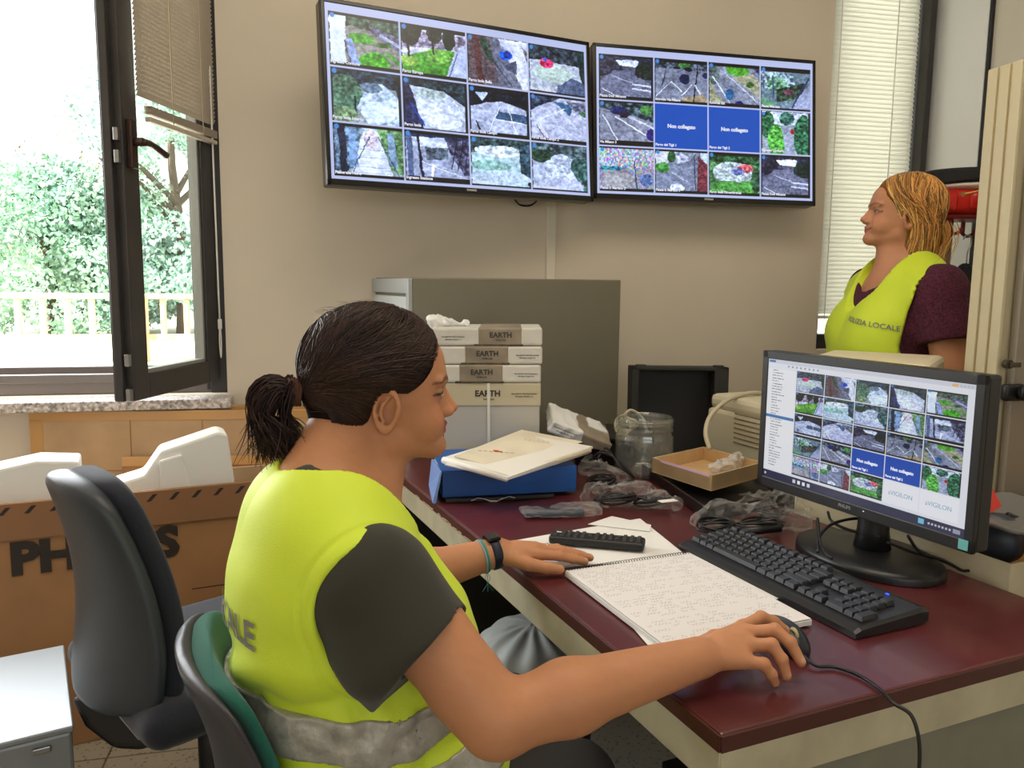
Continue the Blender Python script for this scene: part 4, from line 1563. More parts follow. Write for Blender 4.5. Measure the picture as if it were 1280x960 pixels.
# low beige printer behind the monitor
mat('printer_beige', (206, 198, 172), .55)
pr0 = W(925, 500, 2.30)
PM = frame((pr0[0], pr0[1], .742), DX, DY)
prn = empty('printer', PM[:3, 3] * 1.0, 'small beige printer with side vents, half hidden behind the monitor left edge', 'printer')
MB().rbox((.09, .0, .085), (.18, .30, .170), .012, PM).build('printer_body', MATS['printer_beige'], prn)
MB().rbox((.09, .01, .19), (.17, .27, .045), .015, PM).build('top_cover', MATS['printer_beige'], prn)
b = MB()
for k in range(7):
    b.rbox((.055, -.151, .085 + .014 * k), (.09, .003, .004), .001, PM)
    b.rbox((-.001, -.05, .085 + .014 * k), (.003, .14, .004), .001, PM)
b.build('vent', mat('vent_shadow', (120, 112, 92), .8), prn)
MB().rbox((.055, -.152, .05), (.02, .003, .03), .001, PM).build('socket', MATS['case_black'], prn)
b = MB()
a_ = PM[:3, 3]
b.tube(spline([W(887, 562, 2.20), W(882, 540, 2.22), W(888, 520, 2.26), W(905, 503, 2.30), W(925, 494, 2.34), W(945, 491, 2.38), W(962, 496, 2.44)], 30), .0065, 8)
tag(b.build('printer_cable', MATS['beige_cable'], None, True), 'thick beige cable arching from the small printer down behind the trays', 'cable')
# taller beige machine behind the monitor
p1 = W(1006, 446, 2.12)
P1 = frame((p1[0], p1[1], .742), W(1150, 462, 1.97) * [1, 1, 0] - p1 * [1, 1, 0], z=(0, 0, 1))
lw_ = np.linalg.norm((W(1160, 462, 1.97) - p1)[:2])
hh_ = p1[2] - .742
pc = empty('photocopier', P1[:3, 3], 'beige desktop copier whose flat top shows above the monitor', 'copier')
MB().rbox((lw_ / 2, .16, hh_ / 2 - .03), (lw_, .34, hh_ - .06), .012, P1).build('machine_body', MATS['printer_beige'], pc)
MB().rbox((lw_ / 2, .16, hh_ - .027), (lw_ + .01, .35, .05), .014, P1).build('lid', mat('copier_cream', (224, 212, 184), .5), pc)

# ---- cardboard tray box with bag on black tray
mat('black_tray', (22, 20, 20), .35)
Y0 = .742
ta = frame(PZ(800, 590, Y0), PZ(890, 647, Y0) - PZ(800, 590, Y0), z=(0, 0, 1))
trayo = empty('letter_tray', PZ(880, 620, Y0), 'black letter tray under the shallow cardboard box', 'tray')
cs = [PZ(802, 592, Y0), PZ(885, 652, Y0), PZ(1000, 628, Y0), PZ(905, 575, Y0)]
b = MB()
b.hexa(cs + [c + np.array([0, 0, .006]) for c in cs])
b.build('tray_floor', MATS['black_tray'], trayo)
b = MB()


def wallstrip(b, a, c, z0, z1, t=.004):
    a, c = np.array(a), np.array(c)
    d = c - a
    d[2] = 0
    d /= np.linalg.norm(d)
    n = np.array([-d[1], d[0], 0]) * t
    p = [a * [1, 1, 0], c * [1, 1, 0], c * [1, 1, 0] + n, a * [1, 1, 0] + n]
    return b.hexa([q + [0, 0, z0] for q in p] + [q + [0, 0, z1] for q in p])


for i in (0, 1, 2):
    wallstrip(b, cs[i], cs[i + 1], Y0 + .006, Y0 + .028)
b.build('tray_wall', MATS['black_tray'], trayo)
zb = Y0 + .030
q1, q2, q3 = PZ(890, 615, zb), PZ(815, 590, zb), PZ(953, 596, zb)
q1 = PZ(889, 614, zb)
# rectangle: corner q1, sides to q2 and q3
sA = (q2 - q1)
sB = (q3 - q1)
mat('box_card_inside', (206, 170, 122), .85, noise=(12, .05))
mat('box_card_outside', (196, 184, 152), .8, noise=(12, .05))
cb = empty('cardboard_tray', q1, 'shallow open cardboard box with a clear bag inside, resting on the black letter tray', 'box')
cr = [q1, q3, q3 + sA, q2]
b = MB()
b.hexa(cr + [c + np.array([0, 0, .003]) for c in cr])
b.build('box_floor', MATS['box_card_inside'], cb)
b = MB()
for i in range(4):
    wallstrip(b, cr[i], cr[(i + 1) % 4], zb + .003, zb + .040, .003)
b.build('box_wall', MATS['box_card_outside'], cb)
b = MB()
for i in range(4):
    wallstrip(b, cr[i] + 0, cr[(i + 1) % 4] + 0, zb + .002, zb + .0395, .0045)
b.build('box_lining', MATS['box_card_inside'], cb)
b = MB()
wallstrip(b, q2 + (q1 - q2) * .15 + [0, 0, 0], q1 + (q2 - q1) * .04, zb + .034, zb + .0412, -.0006)
b.build('pink_tape', mat('pink_tape', (216, 176, 196), .5), cb)


# ---- clear bags with cables
def bag_mat(name, alpha, rough=.12):
    m = bpy.data.materials.new(name)
    m.use_nodes = True
    nt = m.node_tree
    for n in list(nt.nodes):
        nt.nodes.remove(n)
    out = nt.nodes.new('ShaderNodeOutputMaterial')
    tr = nt.nodes.new('ShaderNodeBsdfTransparent')
    tr.inputs[0].default_value = L4((254, 254, 253))
    p = nt.nodes.new('ShaderNodeBsdfPrincipled')
    p.inputs['Base Color'].default_value = L4((226, 224, 220))
    p.inputs['Roughness'].default_value = rough
    p.inputs['Specular IOR Level'].default_value = 1.0
    tcb = nt.nodes.new('ShaderNodeTexCoord')
    nb_ = nt.nodes.new('ShaderNodeTexVoronoi')
    nb_.inputs['Scale'].default_value = 55
    bpb = nt.nodes.new('ShaderNodeBump')
    bpb.inputs['Strength'].default_value = 1.0
    bpb.inputs['Distance'].default_value = .008
    nt.links.new(tcb.outputs['Object'], nb_.inputs['Vector'])
    nt.links.new(nb_.outputs['Distance'], bpb.inputs['Height'])
    nt.links.new(bpb.outputs['Normal'], p.inputs['Normal'])
    lw = nt.nodes.new('ShaderNodeLayerWeight')
    lw.inputs[0].default_value = .35
    nt.links.new(bpb.outputs['Normal'], lw.inputs['Normal'])
    mr = nt.nodes.new('ShaderNodeMapRange')
    mr.inputs['To Min'].default_value = alpha
    mr.inputs['To Max'].default_value = min(1, alpha + .32)
    mx = nt.nodes.new('ShaderNodeMixShader')
    nt.links.new(lw.outputs['Facing'], mr.inputs['Value'])
    nt.links.new(mr.outputs[0], mx.inputs[0])
    nt.links.new(tr.outputs[0], mx.inputs[1])
    nt.links.new(p.outputs[0], mx.inputs[2])
    nt.links.new(mx.outputs[0], out.inputs[0])
    MATS[name] = m
    return m


bag_mat('clear_plastic', .03, .07)
bag_mat('cloudy_plastic', .45, .25)


def bag(px, R, label, seed, hz=.020, zt=.742, m='clear_plastic', amp=.012, freq=70, name='plastic_bag', h=.0035):
    pts = [PZ(x, y, zt + r * .5) for (x, y), r in zip(px, R)]
    o = empty(name, pts[0] * [1, 1, 0] + [0, 0, zt], label, 'plastic bag', 'clear bags of cables on the desk' if m == 'clear_plastic' else None)
    f = crumple('film', MATS[m], pts, R, seed, h, amp, freq, zt, o)
    return o, pts


def coil(par, c, rx, ry, n, m, seed=0, rt=.0028, zz=.006, name='cable_coil'):
    rs = np.random.RandomState(seed)
    b = MB()
    t = np.linspace(0, 2 * math.pi * n, 22 * n)
    j = .92 + .16 * np.sin(t * .37 + seed)
    p = np.stack([c[0] + rx * np.cos(t) * j, c[1] + ry * np.sin(t) * j, c[2] + zz * np.sin(t * 1.3) + .004 * np.cos(t * .5 + seed)], 1)
    b.tube(p, rt, 6)
    return b.build(name, m, par, True)


mat('cable_black', (24, 23, 24), .4)
g1, pp = bag([(872, 650), (905, 645), (955, 648), (1000, 655)], [.022, .036, .038, .024], 'clear bag with coiled black cable between the keyboard and the monitor', 1, amp=.010, freq=60)
coil(g1, PZ(895, 655, .765), .040, .030, 5, MATS['cable_black'], 1)
coil(g1, PZ(950, 655, .765), .055, .022, 4, MATS['cable_black'], 2)
b = MB()
b.tube([PZ(925, 665, .758), PZ(975, 660, .760)], .009, 10)
b.build('plug', MATS['cable_black'], g1, True)
g2, pp = bag([(930, 628), (975, 626), (1010, 640)], [.020, .032, .022], 'clear bag with black lead lying under the left edge of the monitor', 12, amp=.011, freq=80)
coil(g2, PZ(965, 640, .760), .035, .025, 4, MATS['cable_black'], 3)
g3, pp = bag([(745, 622), (790, 618), (845, 632)], [.038, .036, .022], 'clear bag of black cables in front of the glass jar', 23, amp=.014, freq=75)
coil(g3, PZ(770, 622, .765), .050, .030, 5, MATS['cable_black'], 4)
coil(g3, PZ(815, 625, .760), .045, .020, 4, MATS['cable_black'], 5)
b = MB().rbox((0, 0, 0), (.045, .02, .002), .001, RZ(PZ(835, 626, .772), 10))
b.build('label_sticker', MATS['paper_white'], g3)
g4, pp = bag([(762, 596), (740, 585), (775, 600)], [.030, .030, .030], 'clear bag crumpled between the binder and the glass jar', 31, amp=.014, freq=70)
coil(g4, PZ(752, 600, .765), .035, .030, 5, MATS['cable_black'], 6)
g5 = empty('plastic_bag', PZ(700, 636, .742), 'flat clear bag holding a small grey remote in front of the blue binder', 'plastic bag', 'clear bags of cables on the desk')
p5 = [PZ(650, 640, .752), PZ(700, 638, .753), PZ(752, 636, .752)]


def f5(P):
    A = frame(p5[1], p5[2] - p5[0], z=(0, 0, 1))[:3, :3].astype(np.float32)
    g = rbx(P, p5[1], (.095, .035, .010), .008, A)
    return g - .004 * (vnoise(P, 60, 5) - np.abs(vnoise(P, 120, 6)))


sdf_obj('film', f5, p5[1] - .14, p5[1] + .14, .0035, MATS['clear_plastic'], g5)
M5 = frame(p5[1] + [-.015, 0, -.003], p5[2] - p5[0], z=(0, 0, 1))
MB().rbox((0, 0, 0), (.14, .040, .012), .004, M5).build('grey_remote', mat('slate', (66, 72, 86), .5), g5)
MB().rbox((.03, -.012, .0065), (.03, .008, .002), .001, M5).build('buttons', MATS['case_black'], g5)
g6 = crumple('plastic_bag', MATS['cloudy_plastic'], [q1 + sB * .45 + sA * .35 + [0, 0, .026], q1 + sB * .9 + sA * .35 + [0, 0, .030]], [.020, .026], 44, .0035, .010, 80)
tag(g6, 'cloudy bag lying inside the shallow cardboard box', 'plastic bag')
# loose cables behind the binder
b = MB()
for k in range(3):
    b.tube(spline([PZ(738 + 4 * k, 575, .80), PZ(752 + 3 * k, 566 - 3 * k, .83), PZ(775, 578 + 3 * k, .80), PZ(792, 598, .76), PZ(780 - 8 * k, 605, .75)], 20), .003, 6)
tag(b.build('loose_cables', MATS['cable_black'], None, True), 'black cables tangled behind the binder and beside the jar', 'cable')

# ------------------------------------------------------------------ monitor
ml, mr_ = W(952, 524, 1.79), W(1226, 586, 1.32)
cM = (ml + mr_) / 2
ux = mr_ - ml
ux[2] = 0
mw = np.linalg.norm(ux)
mzt = (W(953, 438, 1.79)[2] + W(1245, 468, 1.30)[2]) / 2
mzb = (W(950, 606, 1.79)[2] + W(1228, 704, 1.30)[2]) / 2
mh = mzt - mzb
cM[2] = (mzt + mzb) / 2
MM = frame(cM, ux, z=np.cross(ux, (0, 0, 1.0)) * 1.0)
# local: x right along the screen, y up, z towards the sitter
MM = np.eye(4)
xv = ux / mw
zv = np.cross(xv, [0, 0, 1.0])
MM[:3, 0], MM[:3, 1], MM[:3, 2], MM[:3, 3] = xv, [0, 0, 1], zv, cM
mon = empty('computer_monitor', (cM[0], cM[1], .742), 'black widescreen monitor on the desk showing a grid of camera views', 'monitor')
mat('monitor_black', (27, 27, 29), .38)
b = MB().rbox((0, 0, -.020), (mw, mh, .036), .006, MM)
b.build('housing', MATS['monitor_black'], mon)
MB().rbox((0, -.01, -.048), (mw * .62, mh * .62, .03), .014, MM).build('rear_cover', MATS['monitor_black'], mon)
bz, bb = .017, .022
b = MB()
for cc, dd in (((0, mh / 2 - bz / 2, 0), (mw, bz, .010)), ((0, -mh / 2 + bb / 2, 0), (mw, bb, .010)), ((-mw / 2 + bz / 2, 0, 0), (bz, mh, .010)), ((mw / 2 - bz / 2, 0, 0), (bz, mh, .010))):
    b.rbox(cc, dd, .0015, MM)
bezel = b.build('bezel', MATS['monitor_black'], mon)
tw, th, gp = 76, 46, 2
IW, IH = 500, 282
img = np.tile(np.array([226, 229, 238.]), (IH, IW, 1))
img[:9] = (206, 210, 222)
img[2:7, 3:22] = (44, 104, 176)
for k in range(8):
    img[11:15, 60 + 12 * k:65 + 12 * k] = (150, 158, 176)
img[3:8, 455:467] = (232, 176, 110)
for k in range(4):
    img[3:8, 470 + 7 * k:474 + 7 * k] = (190, 194, 206)
x0 = 88
img[22:262, 0:x0 - 3] = (236, 237, 242)
rs = np.random.RandomState(8)
for k in range(36):
    y = 24 + int(k * 6.4)
    ln = rs.randint(14, 40)
    row = rs.rand(ln) > .25
    img[y:y + 2, 14:14 + ln][:, row] = (128, 130, 140)
img[130:137, 0:x0 - 3] = (52, 120, 180)
order = [3, 2, 4, 5, 0, 1, 10, 11, 8, 9, 6, 7, 12, 13, 14, 15, 16, 17, 18, 19, 20, 21, 22, -1, -1]
capm = []
tw = (IW - 8 - x0) // 5 - gp
th = (262 - 20) // 5 - gp
for i, k in enumerate(order):
    r, q = divmod(i, 5)
    yy0, xx0 = 20 + r * (th + gp), x0 + q * (tw + gp)
    if k >= 0:
        img[yy0:yy0 + th, xx0:xx0 + tw] = tile_img(k, tw, th)
    else:
        img[yy0:yy0 + th, xx0:xx0 + tw] = (236, 238, 246)
    capm.append((k, xx0 + tw / 2, yy0 + th / 2))
img[264:] = (44, 46, 74)
for k in range(4):
    img[269:277, 92 + 14 * k:100 + 14 * k] = ((210, 216, 226), (240, 240, 240), (230, 236, 240), (210, 220, 240))[k]
img[270:275, 4:9] = (214, 220, 235)
img[268:278, 408:420] = (110, 190, 226)
for k in range(7):
    img[271:275, 428 + 7 * k:432 + 7 * k] = (190, 194, 210)
img[269:277, 478:492] = (150, 154, 176)
sw, sh = mw - 2 * bz, mh - bz - bb
Ms = MM.copy()
Ms[:3, 3] = xf(MM, [[0, (bb - bz) / 2, .003]])[0]
scr = screen_mesh('screen', img, sw, sh, Ms, mon, MATS['monitor_glow'])
for k, x, y in capm:
    X, Yv = (x / IW - .5) * sw, (.5 - y / IH) * sh
    Mt = Ms.copy()
    if k in (17, 18):
        Mt[:3, 3] = xf(Ms, [[X, Yv, .001]])[0]
        b = MB().add(*text_mesh('Non collegato', .0085, Mt, .0001, bold=.0003))
        Mt2 = Mt.copy()
        Mt2[:3, 3] = xf(Ms, [[X - tw * .46 * sw / IW, Yv - th * .36 * sh / IH, .001]])[0]
        b.add(*text_mesh(CAP[k], .0058, Mt2, .0001, align='LEFT', bold=.0002))
        b.build('caption', MATS['white_glow'], scr)
    elif k < 0:
        Mt[:3, 3] = xf(Ms, [[X, Yv, .001]])[0]
        MB().add(*text_mesh('aVIGILON', .012, Mt, .0001, bold=.0)).build('logo', mat('logo_blue', (10, 10, 10), emit=((130, 164, 186), .9)), scr)
Mt = MM.copy()
Mt[:3, 3] = xf(MM, [[-.01, -mh / 2 + .012, .0055]])[0]
MB().add(*text_mesh('PHILIPS', .0095, Mt, .0002, bold=.0002)).build('badge', mat('badge_grey', (150, 150, 150), .4, .5), bezel)
Mt[:3, 3] = xf(MM, [[mw / 2 - .016, -mh / 2 + .013, .0055]])[0]
MB().rbox((0, 0, 0), (.018, .018, .0008), .0003, Mt).build('energy_sticker', mat('teal_sticker', (110, 186, 186), .4), bezel)
Mt[:3, 3] = xf(MM, [[-.0 + mw * .07, -mh / 2 + .015, .0055]])[0]
MB().rbox((0, 0, 0), (.003, .002, .0008), .0003, Mt).build('power_light', MATS['white_glow'], bezel)
# stand
bc = xf(MM, [[.01, 0, -.055]])[0]
BMx = np.eye(4)
BMx[:3, 0], BMx[:3, 1], BMx[:3, 2] = xv, -zv, [0, 0, 1]
BMx[:3, 3] = [bc[0], bc[1], .7415]
pts = []
n = 48
prof = [(1.0, 0), (1.0, .010), (.985, .015), (.93, .020), (.5, .024), (0.001, .025)]
b = MB()
G = np.zeros((len(prof), n + 1, 3))
for i, (s_, z_) in enumerate(prof):
    for k in range(n + 1):
        a = 2 * math.pi * k / n
        G[i, k] = (s_ * .155 * math.cos(a), s_ * .112 * math.sin(a) - .012, z_)
b.grid(xf(BMx, G.reshape(-1, 3)).reshape(G.shape))
base = b.build('stand_base', MATS['monitor_black'], mon, True)
b = MB()
b.tube(xf(BMx, [(0, 0, .02), (0, 0, .06), (0, .004, .16), (0, .008, .24)]), [.036, .030, .030, .028], 24)
b.rbox((0, -.004, .14), (.10, .04, .09), .01, BMx)
b.build('stand_neck', MATS['monitor_black'], mon, True)
# monitor leads
mc = empty('monitor_cables', xf(BMx, [[0, .08, 0]])[0], 'black leads drooping behind the monitor stand', 'cable')
for pth in ([(1035, 640, 1.66), (1040, 652, 1.62), (1060, 662, 1.60), (1082, 667, 1.58), (1100, 672, 1.56)],
            [(1022, 648, 1.60), (1024, 672, 1.55), (1030, 690, 1.50), (1040, 698, 1.47)],
            [(1090, 655, 1.62), (1072, 648, 1.62), (1040, 655, 1.60), (1024, 672, 1.56), (1022, 690, 1.50)],
            [(1135, 670, 1.45), (1150, 690, 1.48), (1178, 700, 1.50), (1205, 715, 1.52), (1225, 728, 1.53)],
            [(1110, 678, 1.50), (1140, 690, 1.52), (1180, 702, 1.55), (1230, 728, 1.56)]):
    p = spline([W(*q) for q in pth], 24)
    p[:, 2] = np.maximum(p[:, 2], .746)
    MB().tube(p, .003, 6).build('lead', MATS['cable_black'], mc, True)

# ------------------------------------------------------------------ keyboard
k0, k1, k2, k3 = PZ(848, 677, .755), PZ(1070, 789, .755), PZ(1162, 764, .755), PZ(908, 656, .755)
kx = (k1 - k0)
kx[2] = 0
kl = np.linalg.norm(kx)
KBM = frame(k0 * [1, 1, 0] + [0, 0, .7415], kx, z=(0, 0, 1))     # x along the length, y away from sitter
kd = .158
kb = empty('keyboard', KBM[:3, 3], 'black full-size computer keyboard on the desk in front of the monitor', 'keyboard')
mat('keyboard_black', (30, 30, 32), .38)
mat('key_black', (36, 37, 42), .42)
b = MB()
pf_ = [(0, 0), (0, .010), (.012, .015), (.030, .017), (kd - .012, .026), (kd, .024), (kd, .006), (kd - .02, 0)]
A = np.array(pf_)
n = len(A)
V = [(x, p[0], p[1]) for x in (0, .006, kl - .006, kl) for p in A]
V = np.array(V)
V[:n, 2] *= .8
V[-n:, 2] *= .8
F = []
for i in range(3):
    for j in range(n):
        F.append((i * n + j, i * n + (j + 1) % n, (i + 1) * n + (j + 1) % n, (i + 1) * n + j))
F += [tuple(range(n - 1, -1, -1)), tuple(3 * n + j for j in range(n))]
b.add(xf(KBM, V), F)
b.build('keyboard_base', MATS['keyboard_black'], kb)
ks = (kl - .022) / 22.6
tops = lambda y: .0175 + (y - .03) * .085


def keycap(w, d):
    b = MB()
    hw, hd, tw_, td = w / 2 - .0008, d / 2 - .0008, w / 2 - .0028, d / 2 - .0030
    b.hexa([(-hw, -hd, 0), (hw, -hd, 0), (hw, hd, 0), (-hw, hd, 0), (-tw_, -td, .0075), (tw_, -td, .0075), (tw_, td, .0082), (-tw_, td, .0082)])
    return b


kcache = {}
Rk = Matrix([list(KBM[0, :3]), list(KBM[1, :3]), list(KBM[2, :3])]).to_4x4()
nk = 0
kw_rows = [
    (5, [1, .25, 1, 1, 1, 1, .25, 1, 1, 1, 1, .25, 1, 1, 1, 1], 0),
    (4, [1] * 13 + [2], 0), (3, [1.5] + [1] * 12 + [1.5], 0), (2, [1.8] + [1] * 11 + [2.2], 0), (1, [1.3] + [1] * 11 + [2.7], 0), (0, [1.3, 1.1, 1.1, 6.5, 1.3, 1.2, 1.2, 1.3], 0)]


def put_key(x, y, w, d=1.0):
    global nk
    key = (round(w, 2), round(d, 2))
    if key not in kcache:
        bb_ = keycap(w * ks, d * .0188)
        me = bpy.data.meshes.new('key')
        me.from_pydata(np.concatenate(bb_.v).tolist(), [], bb_.f)
        me.materials.append(MATS['key_black'])
        kcache[key] = me
    o = bpy.data.objects.new('key', kcache[key])
    COL.objects.link(o)
    o.parent = kb
    p = xf(KBM, [[x, y, tops(y)]])[0] - KBM[:3, 3]
    o.matrix_local = Matrix.Translation(Vector(p)) @ Rk
    nk += 1


for row, ws, _ in kw_rows:
    x = .010
    y = .034 + row * .0190 + (.004 if row == 5 else 0)
    for w in ws:
        if w >= 1 and nk < 100:
            put_key(x + w * ks / 2, y, w)
        x += w * ks
x0 = .010 + 15.3 * ks
for r, c in ((0, 0), (0, 1), (0, 2), (1, 1), (3, 0), (3, 1), (3, 2), (4, 0), (4, 1), (4, 2)):
    put_key(x0 + (c + .5) * ks, .034 + r * .0190, 1)
x0 = .010 + 18.6 * ks
for r, c, w, d in ((0, 0, 2, 1), (0, 2, 1, 1), (1, 0, 1, 1), (1, 1, 1, 1), (1, 2, 1, 1), (2, 0, 1, 1), (2, 1, 1, 1), (2, 2, 1, 1), (3, 0, 1, 1), (3, 1, 1, 1), (3, 2, 1, 1), (4, 0, 1, 1), (4, 1, 1, 1), (4, 2, 1, 1), (.5, 3, 1, 2), (2.5, 3, 1, 2), (4, 3, 1, 1)):
    if nk < 100:
        put_key(x0 + (c + w / 2) * ks, .034 + r * .0190, w, d * 1.0)
MB().rbox((x0 + 1.2 * ks, .034 + 5.6 * .019, .027), (.006, .003, .0015), .0005, KBM).build('indicator_light', mat('blue_led', (10, 20, 120), emit=((30, 70, 255), 4)), kb)

# ------------------------------------------------------------------ mouse
ma, mb_ = PZ(945, 775, .742), PZ(1013, 832, .742)
md = (mb_ - ma)
md /= np.linalg.norm(md)
mcn = np.array([.6235, .9750, .7415])
mcn = (PZ(950, 780, .742) + mb_) / 2 + np.array([0, 0, 0])
mcn[2] = .7415
MMo = frame(mcn, md, z=(0, 0, 1))
mouse = empty('computer_mouse', mcn, 'dark computer mouse under the seated woman right hand', 'mouse')
mat('mouse_dark', (26, 30, 38), .32)
Am = MMo[:3, :3].astype(np.float32)


def mouse_sdf(P):
    q = (P - mcn.astype(np.float32)) @ Am
    f = ell(q, (-.004, 0, .006), (.058, .031, .030))
    return smax(smax(f, -q[:, 2] + .0, .002), np.abs(q[:, 0]) - .054, .006)


sdf_obj('mouse_body', mouse_sdf, mcn - .075, mcn + .075, .0025, MATS['mouse_dark'], mouse)
b = MB()
t = np.linspace(0, 6.28, 20)
b.tube(xf(MMo, np.stack([.026 + .009 * np.cos(t), 0 * t, .0255 + .009 * np.sin(t)], 1)), .003, 8)
b.build('scroll_wheel', mat('wheel_tan', (176, 160, 110), .5), mouse, True)
cp = [xf(MMo, [[.052, 0, .008]])[0], PZ(1020, 832, .745), PZ(1045, 834, .744), PZ(1075, 845, .744), PZ(1100, 862, .744), PZ(1117, 879, .746)]
edge = cp[-1]
cp += [edge + [.012, -.022, -.010], edge + [.016, -.034, -.06], edge + [.008, -.036, -.16], edge + [-.02, -.034, -.3], edge + [-.03, -.03, -.5]]
MB().tube(spline(cp, 70), .0025, 8).build('mouse_cable', MATS['cable_black'], mouse, True)

# ------------------------------------------------------------------ papers and notebook
def page_img(kind, w=230, h=300, base=(226, 222, 222)):
    rs = np.random.RandomState(kind)
    img = np.tile(np.array(base, float), (h, w, 1))
    if kind == 9:
        return img
    for r in range(13, h - 12, 9):
        x = 10
        if rs.rand() < .08:
            continue
        while x < w * (.93 if kind == 1 else .6):
            ln = rs.randint(8, 30)
            if rs.rand() < .80:
                ph = rs.rand() * 6
                tone = np.array([84, 76, 92]) + 45 * rs.rand() if rs.rand() < .8 else np.array([150, 110, 80])
                for k in range(ln):
                    y = r + 2.0 * math.sin(k * 1.1 + ph) + 1.2 * math.sin(k * .7 + ph * 2)
                    yi = int(round(y))
                    if x + k < w - 4:
                        img[yi, x + k] = img[yi, x + k] * .25 + tone * .75
            x += ln + rs.randint(4, 14)
    return img


attr_mat('written_paper', rough=.8, spec=.2)
nL, nR, nBR = PZ(706, 714, .752), PZ(862, 692, .752), PZ(953, 771, .752)
nx = nR - nL
nx[2] = 0
nw = np.linalg.norm(nx)
NM = frame(nL, nx, z=(0, 0, 1))
vy = (nBR - nR)
nlen = .335
# oriented page: x along the spiral, -y towards the camera
NMv = frame(nL, nx, z=(0, 0, 1))
nb = empty('spiral_notebook', nL * [1, 1, 0] + [0, 0, .7415], 'open spiral notebook with handwritten page under the hands', 'notebook')
sh_ = (nBR - nR)
ang = math.degrees(math.atan2(sh_[1], sh_[0]))
# page parallelogram is squared to the spiral direction
yv = np.array([nx[1], -nx[0], 0]) / nw
PGM = np.eye(4)
PGM[:3, 0], PGM[:3, 1], PGM[:3, 2] = nx / nw, -yv, [0, 0, 1]
PGM[:3, 3] = nL * [1, 1, 0] + nx / 2 * [1, 1, 0] + yv * nlen / 2 + [0, 0, .7535]
MB().rbox((0, 0, -.0065), (nw, nlen, .009), .001, PGM).build('page_block', MATS['paper_white'], nb)
screen_mesh('written_page', page_img(1, 250, 300), nw - .002, nlen - .002, PGM, nb, MATS['written_paper'])
b = MB()
nring = 46
for k in range(nring):
    c = xf(PGM, [[-nw / 2 + .006 + (nw - .012) * k / (nring - 1), nlen / 2 + .001, -.003]])[0]
    t = np.linspace(0, 6.28, 11)
    b.tube(c + np.outer(np.cos(t), -yv) * .0062 + np.outer(np.sin(t), [0, 0, 1]) * .0062 + np.outer(t, nx / nw) * .0004, .0007, 4, cap=False)
b.build('spiral_binding', mat('wire_dark', (70, 70, 74), .3, .8), nb, True)


def sheet(px, z, label, kind=9, base=(228, 226, 226), th=.0012, name='paper_sheet', grp='loose sheets under the notebook'):
    p = [PZ(x, y, z) for x, y in px]
    o = empty(name, p[0], label, 'paper', grp)
    b = MB()
    b.hexa([q - [0, 0, th] for q in p] + p)
    b.build('sheet', MATS['paper_white'], o)
    return o


sheet([(862, 690), (975, 747), (905, 772), (800, 706)], .7440, 'white sheet beside the keyboard, under the right side of the notebook')
sheet([(779, 770), (810, 806), (850, 800), (810, 765)], .7432, 'white sheet corner poking out at the near left of the notebook')
sheet([(640, 676), (668, 712), (860, 696), (800, 648)], .7424, 'large white sheet under the remote control')
sheet([(735, 655), (765, 645), (814, 656), (812, 664), (770, 662)][:4], .7448, 'small cream leaflet behind the remote control')

# ------------------------------------------------------------------ remote control
ra_, rb2 = PZ(688, 672, .752), PZ(806, 682, .752)
RM_ = frame(ra_ * [1, 1, 0] + [0, 0, .7452], (rb2 - ra_) * [1, 1, 0], z=(0, 0, 1))
rl = np.linalg.norm((rb2 - ra_)[:2])
rc = empty('remote_control', RM_[:3, 3], 'long black remote control lying on a white sheet beside the notebook', 'remote control')
MB().rbox((rl / 2, .0, .009), (rl, .048, .018), .006, RM_, 3).build('casing', MATS['plastic_black'], rc)
b = MB()
for i in range(13):
    for j in range(4):
        if i in (5, 9) and j in (0, 3):
            continue
        b.rbox((.012 + i * (rl - .024) / 12, -.0165 + j * .011, .0188), (.0075, .0068, .003), .001, RM_)
b.build('buttons', mat('button_grey', (62, 62, 64), .5), rc)
b = MB().rbox((.018, .004, .0195), (.010, .004, .002), .0005, RM_)
b.build('power_mark', MATS['paper_white'], rc)
# ------------------------------------------------------------------ cartons by the window
mat('cardboard', (166, 122, 82), .85, noise=(5, .05), bump=(60, .06))
mat('cardboard_light', (192, 160, 122), .85, noise=(6, .06))
mat('cardboard_print', (52, 44, 40), .8)
mat('cardboard_band', (148, 108, 76), .85)
mat('foam_white', (240, 240, 238), .8)
cz_ = .70
CA, CB = PZ(0, 630, cz_), PZ(330, 600, cz_)
cx_ = (CB - CA)
CLM = frame(CA * [1, 1, 0], cx_, z=(0, 0, 1))
CLM[:3, 3] = CA * [1, 1, 0] - CLM[:3, 0] * .22
cw_ = 1.20
cd_ = .20
tvb = empty('television_carton', CLM[:3, 3] + CLM[:3, 0] * .5, 'open brown television carton with big black lettering standing under the window', 'box')
b = MB()
b.rbox((cw_ / 2, .003, cz_ / 2), (cw_, .006, cz_), .001, CLM)
b.build('front_wall', MATS['cardboard'], tvb)
b = MB()
b.rbox((cw_ / 2, cd_, cz_ / 2), (cw_, .006, cz_), .001, CLM)
b.rbox((.003, cd_ / 2, cz_ / 2), (.006, cd_, cz_), .001, CLM)
b.rbox((cw_ - .003, cd_ / 2, cz_ / 2), (.006, cd_, cz_), .001, CLM)
b.rbox((cw_ / 2, cd_ / 2, .004), (cw_, cd_, .006), .001, CLM)
b.build('rear_walls', MATS['cardboard_light'], tvb)
b = MB().rbox((cw_ / 2, -.004, cz_ - .050), (cw_ - .01, .006, .098), .001, CLM)
fl = b.build('folded_flap', MATS['cardboard_band'], tvb)
b = MB()
